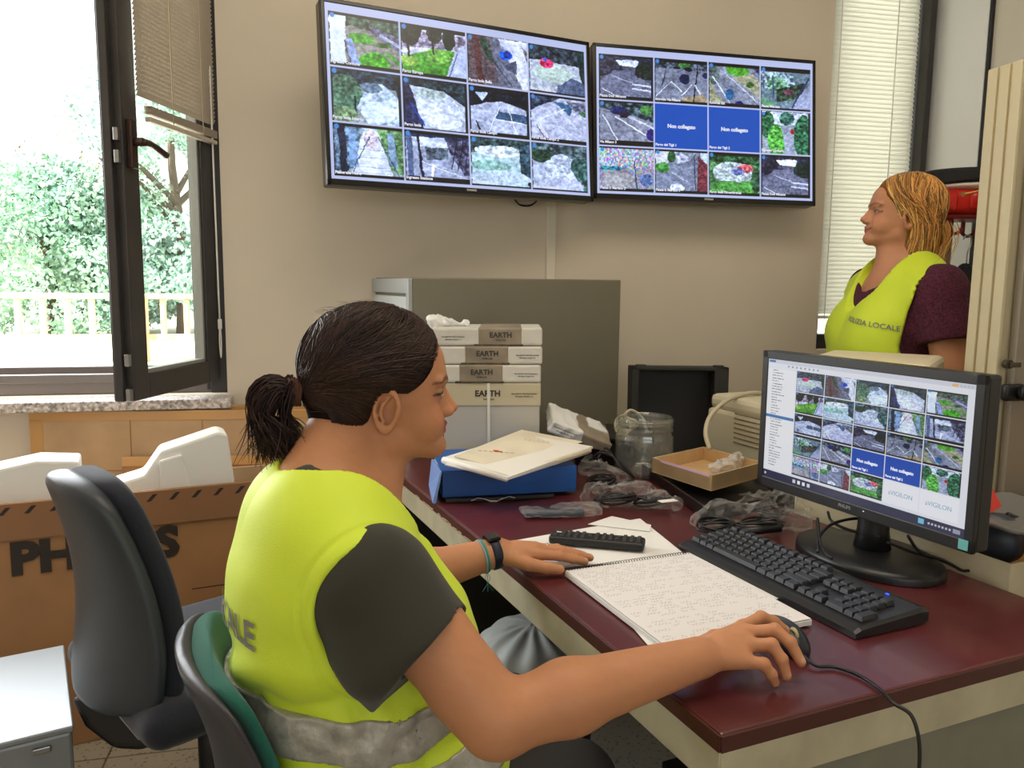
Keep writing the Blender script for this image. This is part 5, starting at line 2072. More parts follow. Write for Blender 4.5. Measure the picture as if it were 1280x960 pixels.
for k in range(20):
    x = .04 + k * .058
    b.hexa(xf(CLM, [(x, -.0072, cz_ - .030), (x + .012, -.0072, cz_ - .030), (x + .012, -.0068, cz_ - .030), (x, -.0068, cz_ - .030), (x + .018, -.0072, cz_ - .010), (x + .030, -.0072, cz_ - .010), (x + .030, -.0068, cz_ - .010), (x + .018, -.0068, cz_ - .010)]))
b.build('printed_stripes', MATS['cardboard_print'], fl)
words([('PHILIPS', .125, 0, 0, .004, 0)], CLM, MATS['cardboard_print'], tvb, 'carton_lettering')
bpy.data.objects.remove(tvb.children[-1], do_unlink=True) if False else None


def letter_on(mx, txt, size, x, z, m, par, bold=0, align='LEFT', name='carton_lettering', sx=1.0, off=-.0035, flip=False):
    Mt = np.eye(4)
    s = -1 if flip else 1
    Mt[:3, 0], Mt[:3, 1], Mt[:3, 2] = mx[:3, 0] * s, mx[:3, 2] * s, -mx[:3, 1]
    Mt[:3, 3] = xf(mx, [[x, off, z]])[0]
    return MB().add(*text_mesh(txt, size, Mt, .0003, bold=bold, align=align, sx=sx)).build(name, m, par)


for ch_ in list(tvb.children):
    if ch_.name.startswith('carton_lettering'):
        bpy.data.objects.remove(ch_, do_unlink=True)
pl0 = (PZ(5, 690, .55) - CLM[:3, 3])
letter_on(CLM, 'PHILIPS', .118, .233, .545, MATS['cardboard_print'], tvb, .006, sx=1.08)
letter_on(CLM, 'awoɔ|anʇǝ', .035, .30, cz_ - .060, MATS['cardboard_print'], fl, .0005, off=-.0078) if False else None
letter_on(CLM, 'blueconome', .036, .36, cz_ - .052, MATS['cardboard_print'], fl, .0004, off=-.0078, flip=True, align='RIGHT')
letter_on(CLM, 'all possible re', .020, .36, cz_ - .080, MATS['cardboard_print'], fl, .0002, off=-.0078, flip=True, align='RIGHT')
b = MB().rbox((.92, .0, .40), (.50, .001, .003), .0004, CLM)
b.build('crease', MATS['cardboard_print'], tvb)


# foam packing
def foam(name, poly, y0, y1, mx, label):
    b = MB()
    Mx = np.eye(4)
    Mx[:3, 0], Mx[:3, 1], Mx[:3, 2], Mx[:3, 3] = mx[:3, 0], mx[:3, 2], -mx[:3, 1], mx[:3, 3]
    b.prism(poly, -y1, -y0, Mx)
    o = b.build(name, MATS['foam_white'])
    bv = o.modifiers.new('b', 'BEVEL')
    bv.width = .008
    bv.segments = 2
    return tag(o, label, 'foam packing', 'foam packing in the carton')


fx0 = .22 + .28
foam('foam_packing', [(.43, .60), (.48, .715), (.56, .735), (.605, .80), (.76, .845), (.785, .835), (.80, .70), (.80, .60)], .04, .15, CLM, 'stepped white foam block rising from the carton beside the chair')
fb = foam('foam_packing', [(.60, .60), (.60, .775), (.66, .79), (.70, .60)], .028, .040, CLM, 'x')
fb.parent = [o for o in bpy.data.objects if o.name == 'foam_packing'][0]
fb.location = fb.location - fb.parent.location
for k_ in ('label', 'category', 'group'):
    del fb[k_]
fb.name = 'moulded_rib'
foam('foam_packing', [(.02, .60), (.02, .74), (.10, .76), (.30, .795), (.40, .785), (.40, .60)], .06, .18, CLM, 'white foam block at the left edge, behind the blue office chair')

# flattened cardboard sheets leaning under the sill
L0, L1 = W(36, 520, 2.62), W(330, 500, 2.70)
LM = frame(L0 * [1, 1, 0], (L1 - L0) * [1, 1, 0], z=(0, 0, 1))


def leaning(x0, x1, zt, y0, lab, m, tilt=.10, t=.006, name='cardboard_sheet', taped=True):
    M2 = frame(xf(LM, [[x0, y0, 0]])[0], LM[:3, 0], z=np.array([0, 0, 1]) + LM[:3, 1] * tilt)
    o = empty(name, M2[:3, 3], lab, 'cardboard', 'flattened cardboard under the window')
    zt2 = zt / math.cos(math.atan(tilt))
    MB().rbox(((x1 - x0) / 2, 0, zt2 / 2), (x1 - x0, t, zt2), .001, M2).build('board', m, o)
    b = MB()
    b.rbox(((x1 - x0) / 2, -t / 2 - .001, zt2 - .016), (x1 - x0, .002, .03), .0005, M2)
    if taped:
        b.rbox((.02, -t / 2 - .001, zt2 / 2 + .1), (.04, .002, zt2 * .7), .0005, M2)
    b.build('packing_tape', mat('packing_tape', (196, 150, 92), .35), o)
    b = MB()
    for q in (.30, .52, .75):
        b.rbox(((x1 - x0) * q, -t / 2 - .0006, zt2 / 2), (.003, .0012, zt2 - .06), .0003, M2)
    b.rbox(((x1 - x0) / 2, -t / 2 - .0006, zt2 - .20), (x1 - x0, .0012, .003), .0003, M2)
    b.build('fold_line', mat('fold_shade', (160, 116, 72), .9), o)
    return o


d_ = L0[2]
leaning(0, 1.05, .845, -.02, 'large taped cardboard sheet leaning under the window sill, front one', MATS['cardboard_light'], .03)
leaning(.05, 1.0, .858, .025, 'cardboard sheet tucked behind the taped one, its edge just below the sill', MATS['cardboard_light'], .02, taped=False)
leaning(.30, 1.15, .70, -.10, 'lower cardboard sheet between the carton and the leaning sheets', MATS['cardboard'], .08, taped=False)

# pale grey metal box in front of the carton
g0, g1_ = PZ(88, 905, .46), PZ(0, 930, .46)
Mg = frame(PZ(90, 908, .46) * [1, 1, 0], (PZ(0, 930, .46) - PZ(90, 908, .46)) * [1, 1, 0], z=(0, 0, 1))
gb = empty('metal_box', Mg[:3, 3], 'pale grey steel box standing on the floor at the lower left', 'box')
mat('pale_steel', (136, 140, 142), .35, .2)
sgn = 1 if np.dot(Mg[:3, 1], [0, 1, 0]) > 0 else -1
b = MB().rbox((.25, sgn * .19, .225), (.50, .38, .45), .006, Mg)
b.build('box_body', MATS['pale_steel'], gb)
MB().rbox((.25, sgn * .19, .456), (.506, .386, .012), .003, Mg).build('lid', MATS['pale_steel'], gb)
MB().rbox((.05, sgn * -.004, .430), (.03, .006, .012), .002, Mg).build('latch', MATS['zinc'], gb)


# ------------------------------------------------------------------ chairs
def ringloft(b, M, vs, fw, ft, fy, curve, nseg=40, e=2.6, xoff=0.0):
    """rings stacked along local z: x lateral half width fw(v), y half thickness ft(v), centre fy(v)"""
    n = len(vs)
    V = np.zeros((n, nseg, 3))
    for i, v in enumerate(vs):
        a = np.arange(nseg) * 2 * math.pi / nseg
        ca, sa = np.cos(a), np.sin(a)
        x = fw(v) * np.sign(ca) * np.abs(ca) ** (2 / e)
        y = ft(v) * np.sign(sa) * np.abs(sa) ** (2 / e)
        V[i, :, 0] = x + xoff
        V[i, :, 1] = y + fy(v) + curve * x * x
        V[i, :, 2] = v
    F = [(i * nseg + k, i * nseg + (k + 1) % nseg, (i + 1) * nseg + (k + 1) % nseg, (i + 1) * nseg + k) for i in range(n - 1) for k in range(nseg)]
    F += [tuple(range(nseg - 1, -1, -1)), tuple((n - 1) * nseg + k for k in range(nseg))]
    return b.add(xf(M, V.reshape(-1, 3)), F)


def office_chair(loc, fwd_deg, label, pad_m, shell_m, base_m, zb, hb, wtop, wbot, tilt, seat_z=.47, bar=None, back_off=.22, curve=1.1, thick=(.020, .028), pw=.965, legs=True, arc=.03):
    """loc = floor point below the seat centre; local y = forward"""
    a = math.radians(fwd_deg)
    fw_ = np.array([math.cos(a), math.sin(a), 0])
    rt = np.array([fw_[1], -fw_[0], 0])
    ch = empty('office_chair', (loc[0], loc[1], 0), label, 'chair')
    up = np.array([0, 0, 1]) - fw_ * math.tan(math.radians(tilt))
    up /= np.linalg.norm(up)
    o = np.array([loc[0], loc[1], 0]) - fw_ * back_off + [0, 0, zb]
    BMm = np.eye(4)
    BMm[:3, 0], BMm[:3, 2] = rt, up
    BMm[:3, 1] = np.cross(up, rt)
    BMm[:3, 3] = o
    sgn = 1 if np.dot(BMm[:3, 1], fw_) > 0 else -1

    def prof(v):
        t = v / hb
        w = wbot + (wtop - wbot) * np.clip((t - .25) / .75, 0, 1) ** 1.2
        e1 = np.clip((1 - t) / .16, 0, 1)
        e0 = np.clip(t / .12, 0, 1)
        return max(w * (1 - (1 - e1) ** 2.4) ** .42 * (1 - (1 - e0) ** 2.4) ** .42, .004)
    tt = np.concatenate([np.linspace(0, .12, 9)[:-1], np.linspace(.12, .84, 14), np.linspace(.84, 1, 12)[1:]])
    tt[0], tt[-1] = .0006, .9994
    tk, tp = thick
    lum = lambda v: arc * math.sin(v / hb * 3.1) * sgn
    edge = lambda v: min(1, (prof(v) / (wtop * .9)) ** .6)
    b = MB()
    ringloft(b, BMm, tt * hb, prof, lambda v: tk * edge(v), lambda v: lum(v), sgn * curve)
    b.build('back_shell', shell_m, ch, True)
    b = MB()
    ringloft(b, BMm, .012 + tt * (hb - .024), lambda v: prof(v) * pw, lambda v: tp * edge(v), lambda v: lum(v) + sgn * (tk * .6 + tp * .75), sgn * curve)
    b.build('back_pad', pad_m, ch, True)
    SMm = np.eye(4)
    SMm[:3, 0], SMm[:3, 1], SMm[:3, 3] = rt, fw_, [loc[0], loc[1], 0]
    b = MB()
    f_s = lambda P: rbx(P, np.array([loc[0], loc[1], seat_z - .035]), (.235, .225, .036), .035, SMm[:3, :3].astype(np.float32)) - .004 * vnoise(P, 9, 1)
    sdf_obj('seat', f_s, np.array([loc[0] - .35, loc[1] - .35, seat_z - .1]), np.array([loc[0] + .35, loc[1] + .35, seat_z + .05]), .010, pad_m, ch)
    MB().rbox((0, 0, seat_z - .082), (.36, .34, .030), .01, SMm).build('seat_shell', shell_m, ch)
    b = MB()
    zc = zb + hb * .22
    y_b = -back_off - .0
    b.rbox((0, y_b - .045 - tk, zc * .5 + (seat_z - .1) * .5 - .02), (.075, .022, abs(zc - seat_z) + .20), .008, SMm)
    b.rbox((0, y_b / 2 - .05, seat_z - .105), (.070, abs(y_b) + .12, .018), .006, SMm)
    if bar:
        b.build('back_bar', base_m, ch)
    b = MB()
    b.tube(xf(SMm, [(0, -.02, seat_z - .10), (0, -.02, .10)]), .028, 16)
    b.build('gas_column', base_m, ch, True)
    for k in range(5):
        an = k * 2 * math.pi / 5 + .4
        e = np.array([math.cos(an) * .25, math.sin(an) * .25 - .02, .075])
        b = MB()
        b.tube(xf(SMm, [(0, -.02, .115), e * .6 + [0, 0, .045], e]), [.026, .020, .016], 10)
        lg = b.build('base_arm', base_m, ch, True)
        c = xf(SMm, [e])[0]
        MB().tube([c + [-.016, 0, -.047], c + [.016, 0, -.047]], .026, 14).build('caster', MATS['plastic_black'], lg, True)
    return ch, BMm, SMm


mat('navy_fabric', (30, 33, 46), .95, bump=(500, .25), sheen=.2)
mat('slate_shell', (46, 51, 60), .42, bump=(350, .08))
mat('green_fabric', (22, 94, 80), .95, bump=(500, .3), sheen=.15)
mat('grey_shell', (54, 52, 58), .4, bump=(300, .08))
mat('chair_black', (26, 26, 28), .5)
# dark blue chair: back lower edge around px(145,885)
lb = W(122, 882, 1.50)
az = 32
fwv = np.array([math.cos(math.radians(az)), math.sin(math.radians(az)), 0])
locb = lb * [1, 1, 0] + fwv * .235
ch1, B1, S1 = office_chair(locb, az, 'dark blue office chair with slate plastic back, empty, in front of the carton', MATS['navy_fabric'], MATS['slate_shell'], MATS['chair_black'], lb[2] + .018, .435, .115, .195, 4.5, seat_z=.545, back_off=.235, curve=.9, thick=(.030, .030), pw=.97, arc=.035)
# bent steel bar with chrome tab below the back
b = MB()
pp = [(88, 872), (216, 862), (226, 892), (208, 918), (180, 938), (142, 936), (106, 908)]
near_, far_ = [W(x, y, 1.50) for x, y in pp], [W(x + 6, y - 4, 1.585) for x, y in pp]
n = len(pp)
b.add(near_ + far_, [tuple(range(n)), tuple(range(2 * n - 1, n - 1, -1))] + [(i, (i + 1) % n, n + (i + 1) % n, n + i)[::-1] for i in range(n)])
o = b.build('recline_bracket', MATS['chair_black'], ch1)
bv = o.modifiers.new('b', 'BEVEL')
bv.width = .012
bv.segments = 3
tb1, tb3 = W(158, 886, 1.475), W(184, 917, 1.47)
MB().rbox((0, 0, 0), (.060, .034, .010), .003, frame((tb1 + tb3) / 2, tb3 - tb1, z=(-.2, -.8, .5))).build('steel_tab', mat('brushed_steel', (170, 176, 190), .35, .8), ch1)
# green chair: the woman sits in it
ga = math.degrees(math.atan2(Fn[1], Fn[0])) if 'Fn' in globals() else 12.7
# ------------------------------------------------------------------ the seated woman at the desk
T0 = np.array([0.006, 1.135, 0.812])
Fn = np.array([.975, .22, 0])
Fn /= np.linalg.norm(Fn)
Fe = np.array([-Fn[1], Fn[0], 0])
BM = np.stack([Fn, Fe, [0, 0, 1]], 1).astype(np.float32)      # world -> body: (P-T0)@BM
HO = W(470, 506, 1.2)
hf = np.array([.990, .125, -.03])
hf /= np.linalg.norm(hf)
hl = np.cross([0, 0, 1.0], hf)
hl /= np.linalg.norm(hl)
HM = np.stack([hf, hl, np.cross(hf, hl)], 1).astype(np.float32)
h2w = lambda p: np.asarray(p) @ HM.T + HO
b2w = lambda p: np.asarray(p) @ BM.T + T0
w2h = lambda P: (P - HO.astype(np.float32)) @ HM
w2b = lambda P: (P - T0.astype(np.float32)) @ BM

SHR, ELR, WRR = b2w([.03, -.150, .085]), np.array([.190, .900, .750]), np.array([.474, .936, .783])
SHL, ELL, WRL = b2w([.02, .160, .09]), np.array([.080, 1.385, .742]), np.array([.303, 1.425, .776])


def torso(P):
    q = w2b(P)
    A = np.stack([q[:, 0], np.abs(q[:, 1]), q[:, 2]], 1)
    f = ell(q, (-.005, 0, .03), (.122, .165, .19))
    f = smin(f, cap(A, (-.01, .135, .085), (-.035, .03, .150), .052, .055), .04)
    f = smin(f, ell(A, (.012, .140, .075), (.068, .060, .068)), .03)
    f = smin(f, ell(A, (.088, .075, -.02), (.078, .078, .082)), .04)
    f = smin(f, ell(q, (.035, 0, -.17), (.150, .170, .14)), .06)
    f = smin(f, ell(q, (.02, 0, -.29), (.165, .195, .10)), .06)
    return f


def arm_r(P):
    f = cap(P, SHR, ELR, .060, .043)
    f = smin(f, cap(P, ELR + [.012, 0, .0], ELR * .65 + WRR * .35, .0415, .0440), .02)
    f = smin(f, cap(P, ELR * .65 + WRR * .35, WRR, .0440, .0275), .02)
    f = smin(f, cap(P, ELR, ELR * .75 + SHR * .25 + [-.0, 0, -.004], .038, .044), .02)
    return f


def hand(P, wr, kn, fingers, thumb, up, s=1.0):
    pal = None
    for k in kn:
        g = cap(P, wr + (k - wr) * .15, k, .0155 * s, .0118 * s)
        pal = g if pal is None else smin(pal, g, .012)
    for i in range(len(kn) - 1):
        pal = smin(pal, cap(P, wr * .5 + kn[i] * .5, kn[i] * .45 + kn[i + 1] * .45 + wr * .1, .015 * s, .0115 * s), .01)
    f = pal
    for k, fg, r in zip(kn, fingers, (.0088, .0090, .0086, .0078)):
        pts = [k] + list(fg)
        rs = np.linspace(r * 1.16, r * .82, len(pts)) * s
        g = chain(P, pts, rs, .002)
        for j in range(1, len(pts) - 1):      # knuckle bulges
            g = smin(g, np.linalg.norm(P - np.asarray(pts[j], np.float32), axis=1).astype(np.float32) - rs[j] * 1.06, .003)
        f = smin(f, g, .0045)
    g = chain(P, thumb, np.linspace(.0145, .0092, len(thumb)) * s, .004)
    f = smin(f, g, .010)
    return f


KR = np.array([(.578, 1.000, .789), (.571, .972, .7935), (.557, .946, .789), (.537, .925, .779)])
FR = [[(.612, 1.010, .797), (.632, 1.008, .789), (.648, 1.004, .777)],
      [(.603, .958, .801), (.616, .940, .790), (.6245, .926, .768)],
      [(.582, .931, .794), (.591, .919, .778), (.596, .914, .757)],
      [(.560, .912, .778), (.570, .909, .764), (.577, .911, .751)]]
TR = [(.500, .975, .778), (.540, 1.012, .770), (.575, 1.030, .766), (.600, 1.034, .762)]
KL = np.array([(.378, 1.401, .775), (.384, 1.421, .777), (.382, 1.441, .774), (.374, 1.459, .768)])
FL = [[(.418, 1.396, .771), (.444, 1.396, .763), (.468, 1.397, .756)],
      [(.428, 1.415, .773), (.456, 1.413, .765), (.484, 1.413, .757)],
      [(.424, 1.436, .771), (.450, 1.434, .764), (.478, 1.433, .756)],
      [(.410, 1.457, .766), (.430, 1.457, .759), (.450, 1.457, .753)]]
TL = [(.322, 1.405, .770), (.352, 1.378, .766), (.384, 1.369, .760), (.410, 1.368, .755)]


def skin_sdf(P):
    f = head_sdf(w2h(P))
    nb = b2w([-.035, 0, .15])
    n0 = h2w([-.035, 0, -.02])
    nk = cap(P, n0, nb, .054, .066)
    nk = smin(nk, cap(P, h2w([.012, 0, -.055]), b2w([.035, 0, .13]), .040, .055), .03)
    f = smin(f, nk, .022)
    q = torso(P) + .012
    q = smax(q, plane(P, b2w([0, 0, .03]), (0, 0, -1)), .01)
    f = smin(f, q, .03)
    a = smin(arm_r(P), hand(P, WRR, KR, FR, TR, 1), .012)
    l = smin(cap(P, SHL, ELL, .055, .043), cap(P, ELL, ELL * .6 + WRL * .4, .043, .041), .015)
    l = smin(l, cap(P, ELL * .6 + WRL * .4, WRL, .041, .0265), .015)
    l = smin(l, hand(P, WRL, KL, FL, TL, 1), .012)
    return np.minimum(f, smin(a, l, .01))


def skin_keep(P):
    """leave out what the clothes hide"""
    q = w2b(P)
    t = torso(P)
    inside = (t < -.02) & (q[:, 2] < .12)
    return ~inside


def skin_col(P):
    h = w2h(P)
    c = head_paint(h, SKIN_TONE, (190, 92, 84), (70, 46, 36), (28, 20, 18))
    nails = []
    for fs in (FR, FL):
        for g in fs:
            a, b = np.array(g[-2]), np.array(g[-1])
            d = (b - a) / np.linalg.norm(b - a)
            nails.append(b + d * .004 + np.array([0, 0, .0065]))
    for n in nails:
        w = np.clip(1.6 - np.linalg.norm(P - n.astype(np.float32), axis=1) / .0042, 0, 1)[:, None] * .75
        c = c * (1 - w) + lin((226, 176, 158)) * w
    v = 1 + .03 * vnoise(P, 60, 3) + .02 * vnoise(P, 400, 5)
    return c * v[:, None]


woman = empty('person', (T0[0], T0[1], 0.46), 'person seated at the desk in yellow hi-vis vest, dark ponytail, hand on mouse', 'person')
body = sdf_obj('body', skin_sdf, (-.2, .7, .60), (.70, 1.55, 1.30), .0025, MATS['skin'], woman, skin_col, skin_keep)


# t-shirt
def shirt_sdf(P):
    q = w2b(P)
    t = torso(P) - .004
    nk = cap(P, b2w([.035, 0, .14]), b2w([.045, 0, .27]), .080, .088)
    t = smax(t, -nk, .004)
    d = (ELR - SHR) / np.linalg.norm(ELR - SHR)
    out = None
    for sh, el in ((SHR, ELR), (SHL, ELL)):
        d = (el - sh)
        L = np.linalg.norm(d)
        d = d / L
        s = cap(P, sh + [-.012, 0, .0], el + [-.02, 0, -.0], .072, .070)
        s = smin(s, cap(P, sh + [-.03, 0, -.01], sh + d * .08 + [-.03, 0, -.025], .070, .078), .02)
        s = s + .0040 * np.sin((P @ np.array([46, 30, -60], np.float32)) + 2.4 * vnoise(P, 16, 2)) * np.clip(.5 + 8 * (P[:, 2] - .86) * -1, .2, 1.2)
        cut = plane(P, sh + d * (.098 if el is ELR else .14), d * .9 + np.array([.10, 0, 0.05]))
        s = smax(s, cut, .004)
        s = smax(s, -(cap(P, sh, el, .058, .052)) - (plane(P, sh + d * .085, d) < 0) * 1.0, .002)
        out = s if out is None else np.minimum(out, s)
    f = smin(t, out, .02)
    return f + .0015 * vnoise(P, 35, 9)


mat('olive_cotton', (50, 48, 38), .95, bump=(900, .25), sheen=.15)
sdf_obj('t_shirt', shirt_sdf, (-.2, .72, .60), (.32, 1.45, 1.05), .0045, MATS['olive_cotton'], woman)


# vest
def vest_core(P, off=.012):
    q = w2b(P)
    f = torso(P)
    # the cloth hangs away from the waist and drapes between shoulder and chest
    x, y, z = q[:, 0], q[:, 1], q[:, 2]
    f = smin(f, ell(q, (.02, 0, -.10), (.150, .178, .20)) + .008, .04)
    f = smin(f, ell(q, (.125, 0, -.215), (.125, .17, .075)), .05)
    f = smin(f, ell(q, (-.055, -.01, .02), (.085, .150, .15)) + .012, .05)
    th = np.arctan2(y, -x)
    fold = np.sin(z * 62 + 3.2 * np.sin(th * 1.6 + .6) + x * 14) * np.exp(-((z + .045) / .055) ** 2)
    fold2 = np.sin(th * 9 + z * 16 + 1.4 * np.sin(z * 20)) * np.clip((-.02 - z) / .12, 0, 1)
    fold3 = np.sin(x * 40 + z * 26 + y * 8) * np.exp(-((z - .09) / .07) ** 2) * .5
    return f - off - ridges(q) - .0060 * fold - .0050 * fold2 - .0050 * fold3 - .0030 * vnoise(P, 20, 4)


ad = (ELR - SHR) / np.linalg.norm(ELR - SHR)
RIDGES = [((-.125, -.02, -.050), (-.03, -.175, -.078), .009, .011), ((-.10, -.10, -.060), (.04, -.185, -.085), .008, .010),
          ((-.03, -.055, .15), (-.10, -.09, .05), .005, .012), ((-.06, -.13, .05), (-.02, -.18, -.03), .006, .010), ((.11, -.06, .09), (.15, -.10, -.03), .007, .012),
          ((.05, -.18, -.13), (.19, -.10, -.10), .008, .011), ((.10, -.16, -.17), (.24, -.08, -.15), .008, .012), ((-.13, -.04, -.075), (-.06, -.15, -.10), .006, .009)]


def ridges(q):
    o = 0
    for a, b, am, wd_ in RIDGES:
        d = cap(q, a, b, 0.0, 0.0)
        o = o + am * np.exp(-(d / (wd_ * 1.9)) ** 2) - am * .5 * np.exp(-((d - wd_ * 2.4) / wd_) ** 2)
    return o




def vest_sdf(P, off=.012):
    f = vest_core(P, off)
    q = w2b(P)
    hole = cap(P, SHR + [-.005, -.040, -.018], SHR + ad * .12 + np.array([.0, -.10, -.075]), .084, .115)
    f = smax(f, -hole, .010) + .0022 * np.exp(-((hole - .020) / .0032) ** 2)
    hole = cap(P, SHL + [.02, .04, -.015], SHL + [.04, .15, -.05], .09, .10)
    f = smax(f, -hole, .003)
    # neck opening, lower in front
    nk = cap(q, (-.006, 0, .232), (.16, 0, .150), .074, .085)
    nk = smin(nk, cap(q, (.08, 0, .15), (.15, 0, .03), .05, .012), .02)
    f = smax(f, -nk, .003)
    z = q[:, 2]
    f = smax(f, -.315 - z, .004)
    return f


mat('hivis_yellow', (210, 232, 52), .62, bump=(500, .12), sss=.0, sheen=.1)
mat('reflective_silver', (170, 167, 156), .42, .25, noise=(60, .10), bump=(140, .3))
mat('print_grey', (128, 126, 122), .5)
vest = sdf_obj('safety_vest', vest_sdf, (-.24, .80, .48), (.34, 1.42, 1.08), .0036, MATS['hivis_yellow'], woman)
bz = lambda q: q[:, 2] + .108 + .10 * q[:, 0] - .35 * np.clip(q[:, 0] - .06, 0, 1)


def band_sdf(P):
    q = w2b(P)
    f = vest_sdf(P, .0180)
    f = smax(f, np.abs(bz(q)) - .029, .001)
    return smax(f, -(vest_core(P, .008)), .001)


sdf_obj('reflective_band', band_sdf, (-.24, .80, .58), (.34, 1.42, .84), .004, MATS['reflective_silver'], vest)


def band2_sdf(P):
    q = w2b(P)
    f = vest_sdf(P, .0180)
    f = smax(f, np.abs(q[:, 2] + .215 - .25 * q[:, 0]) - .027, .001)
    return smax(f, -(vest_core(P, .008)), .001)


sdf_obj('reflective_band', band2_sdf, (-.24, .80, .48), (.34, 1.42, .70), .005, MATS['reflective_silver'], vest)


def wrap_text(txt, size, th0, z0, core, toW, rad=.155, tilt=0.0, bold=.0):
    """lettering laid round the torso; th0 = angle of the text centre, from the back, in radians"""
    v, f = text_mesh(txt, size, np.eye(4), depth=0, bold=bold)
    th = th0 + v[:, 0] / rad
    zz = z0 + v[:, 1] + tilt * v[:, 0]
    rd = np.stack([-np.cos(th), -np.sin(th), 0 * th], 1)
    org = toW(np.stack([0 * th, 0 * th, zz], 1) + rd * .4)
    dr = (toW(-rd) - toW(0 * rd))
    p = cast(core, org, dr, n=60)
    return p - dr * .0034, f


tb = MB()
v_, f_ = wrap_text('POLIZIA LOCALE', .050, -.52, .022, lambda P: vest_sdf(P, .012), b2w, bold=.0012)
tb.add(v_, f_)
tb.build('vest_lettering', MATS['print_grey'], vest)

# trousers
mat('dark_trousers', (44, 42, 42), .9, bump=(700, .2))


def legs_sdf(P):
    q = w2b(P)
    A = np.stack([q[:, 0], np.abs(q[:, 1]), q[:, 2]], 1)
    f = ell(q, (.01, 0, -.31), (.15, .185, .085))
    f = smin(f, cap(A, (.02, .095, -.315), (.34, .115, -.300), .085, .062), .03)
    f = smin(f, cap(A, (.34, .115, -.300), (.32, .12, -.72), .060, .045), .02)
    f = smin(f, cap(A, (.32, .12, -.745), (.46, .13, -.765), .040, .032), .02)
    return f - .003 * vnoise(P, 25, 6)


sdf_obj('trousers', legs_sdf, (-.3, .75, .0), (.65, 1.55, .62), .009, MATS['dark_trousers'], woman)


# hair -------------------------------------------------------------
def hair_region(h):
    """>0 where hair grows, in the head frame"""
    x, z = h[:, 0], h[:, 2]
    line = interp(x, [-.13, -.11, -.075, -.045, -.030, -.022, -.012, .004, .02, .035, .055, .075, .095, .12], [-.06, -.058, -.052, -.046, -.036, -.012, .020, .037, .027, .022, .033, .058, .090, .12])
    return z - line


def hair_cap(h):
    f = ell(h, (-.008, 0, .062), (.106, .084, .089))
    f = smin(f, ell(h, (-.045, 0, -.005), (.055, .062, .055)), .03)
    return f


def hair_cap_cut(P):
    h = w2h(P)
    f = hair_cap(h)
    return smax(f, -hair_region(h) + .002, .006) 


attr_mat('hair_brown', rough=.48, spec=.28)
mat('hair_base', (34, 22, 18), .95, spec=.1)
hair = sdf_obj('hair', hair_cap_cut, HO - .17, HO + .19, .003, MATS['hair_base'], woman)


def strands(paths, r0, r1, base, var, seed=1, seg=3):
    rs = np.random.RandomState(seed)
    b = MB()
    cols = []
    for p in paths:
        n = len(p)
        t = np.linspace(0, 1, n)
        r = (r0 + (r1 - r0) * t) * (1 - .6 * t ** 8) * np.clip(.15 + t * 7, 0, 1)
        b.tube(p, r, seg, cap=False)
        c = lin(np.clip(np.array(base) * (1 + var * rs.randn()), 5, 255))
        cols.append(np.tile(c, (n * seg, 1)))
    return b, np.concatenate(cols)


def build_strands(name, paths, r0, r1, base, var, m, parent, seed=1):
    b, c = strands(paths, r0, r1, base, var, seed)
    o = b.build(name, m, parent, True)
    set_col(o.data, c)
    return o


def radial(u, capf, c, lift):
    """point of the hair surface in direction u from c"""
    t = np.full(len(u), .03)
    for _ in range(30):
        t += np.clip(-capf((c + u * t[:, None]).astype(np.float32)), -.02, .02) * .9
    return c + u * (t + lift)[:, None]


rs = np.random.RandomState(4)
hc = np.array([-.01, 0, .045])
TIE = np.array([-.112, .0, .020])
hx = [.094, .085, .075, .062, .05, .036, .02, .006, -.010, -.020, -.026, -.036, -.05, -.075, -.1]
hz = [.098, .078, .060, .040, .031, .024, .028, .037, .022, -.005, -.030, -.040, -.045, -.050, -.055]
paths = []
for i in range(3000):
    side = -1 if rs.rand() < .72 else 1
    k = rs.rand() ** .8 * (len(hx) - 1)
    sx_, sz_ = np.interp(k, range(len(hx)), hx), np.interp(k, range(len(hz)), hz)
    if rs.rand() < .45:                       # from the parting on top
        sx_, sz_ = .09 - .185 * rs.rand(), .14
        sy = .022 - .02 * rs.rand() - (.03 * rs.rand() if rs.rand() < .3 else 0)
        s0 = np.array([sx_, sy if side < 0 else sy + .002, sz_])
        mid = np.array([sx_ * .35 - .01 - .06 * rs.rand() * (sx_ < .02), side * .085 * (rs.rand() ** .5 if sx_ < .03 else 1), .055 + .06 * rs.rand()])
        if sx_ > .03 and side < 0:
            mid = np.array([.015 + .06 * rs.rand(), side * .085 * (.6 + .4 * rs.rand()), .045 + .05 * rs.rand()])
    else:
        s0 = np.array([sx_, side * .08 * (1 if k > 2 else .35 + .3 * k), sz_])
        mid = (s0 + TIE) / 2 + np.array([0, side * .05, .015 + .02 * rs.rand()])
    t = np.linspace(0, 1, 15)[:, None]
    a, b_, c_ = s0 - hc, mid - hc, TIE + np.array([0, side * .006 * rs.rand(), .008 * rs.randn()]) - hc
    nrm = lambda q: q / np.linalg.norm(q, axis=-1, keepdims=True)
    a, b_, c_ = nrm(a), nrm(b_), nrm(c_)
    u = nrm((1 - t) ** 2 * a + 2 * t * (1 - t) * b_ * 1.15 + t * t * c_)
    lift = np.full(15, .0004 + .0022 * rs.rand()) + .0010 * np.sin(t[:, 0] * 7 + rs.rand() * 6)
    paths.append(radial(u, hair_cap, hc, lift))
paths = [h2w(p) for p in paths]
build_strands('hair_strands', paths, .0010, .0011, (50, 34, 29), .26, MATS['hair_brown'], hair)
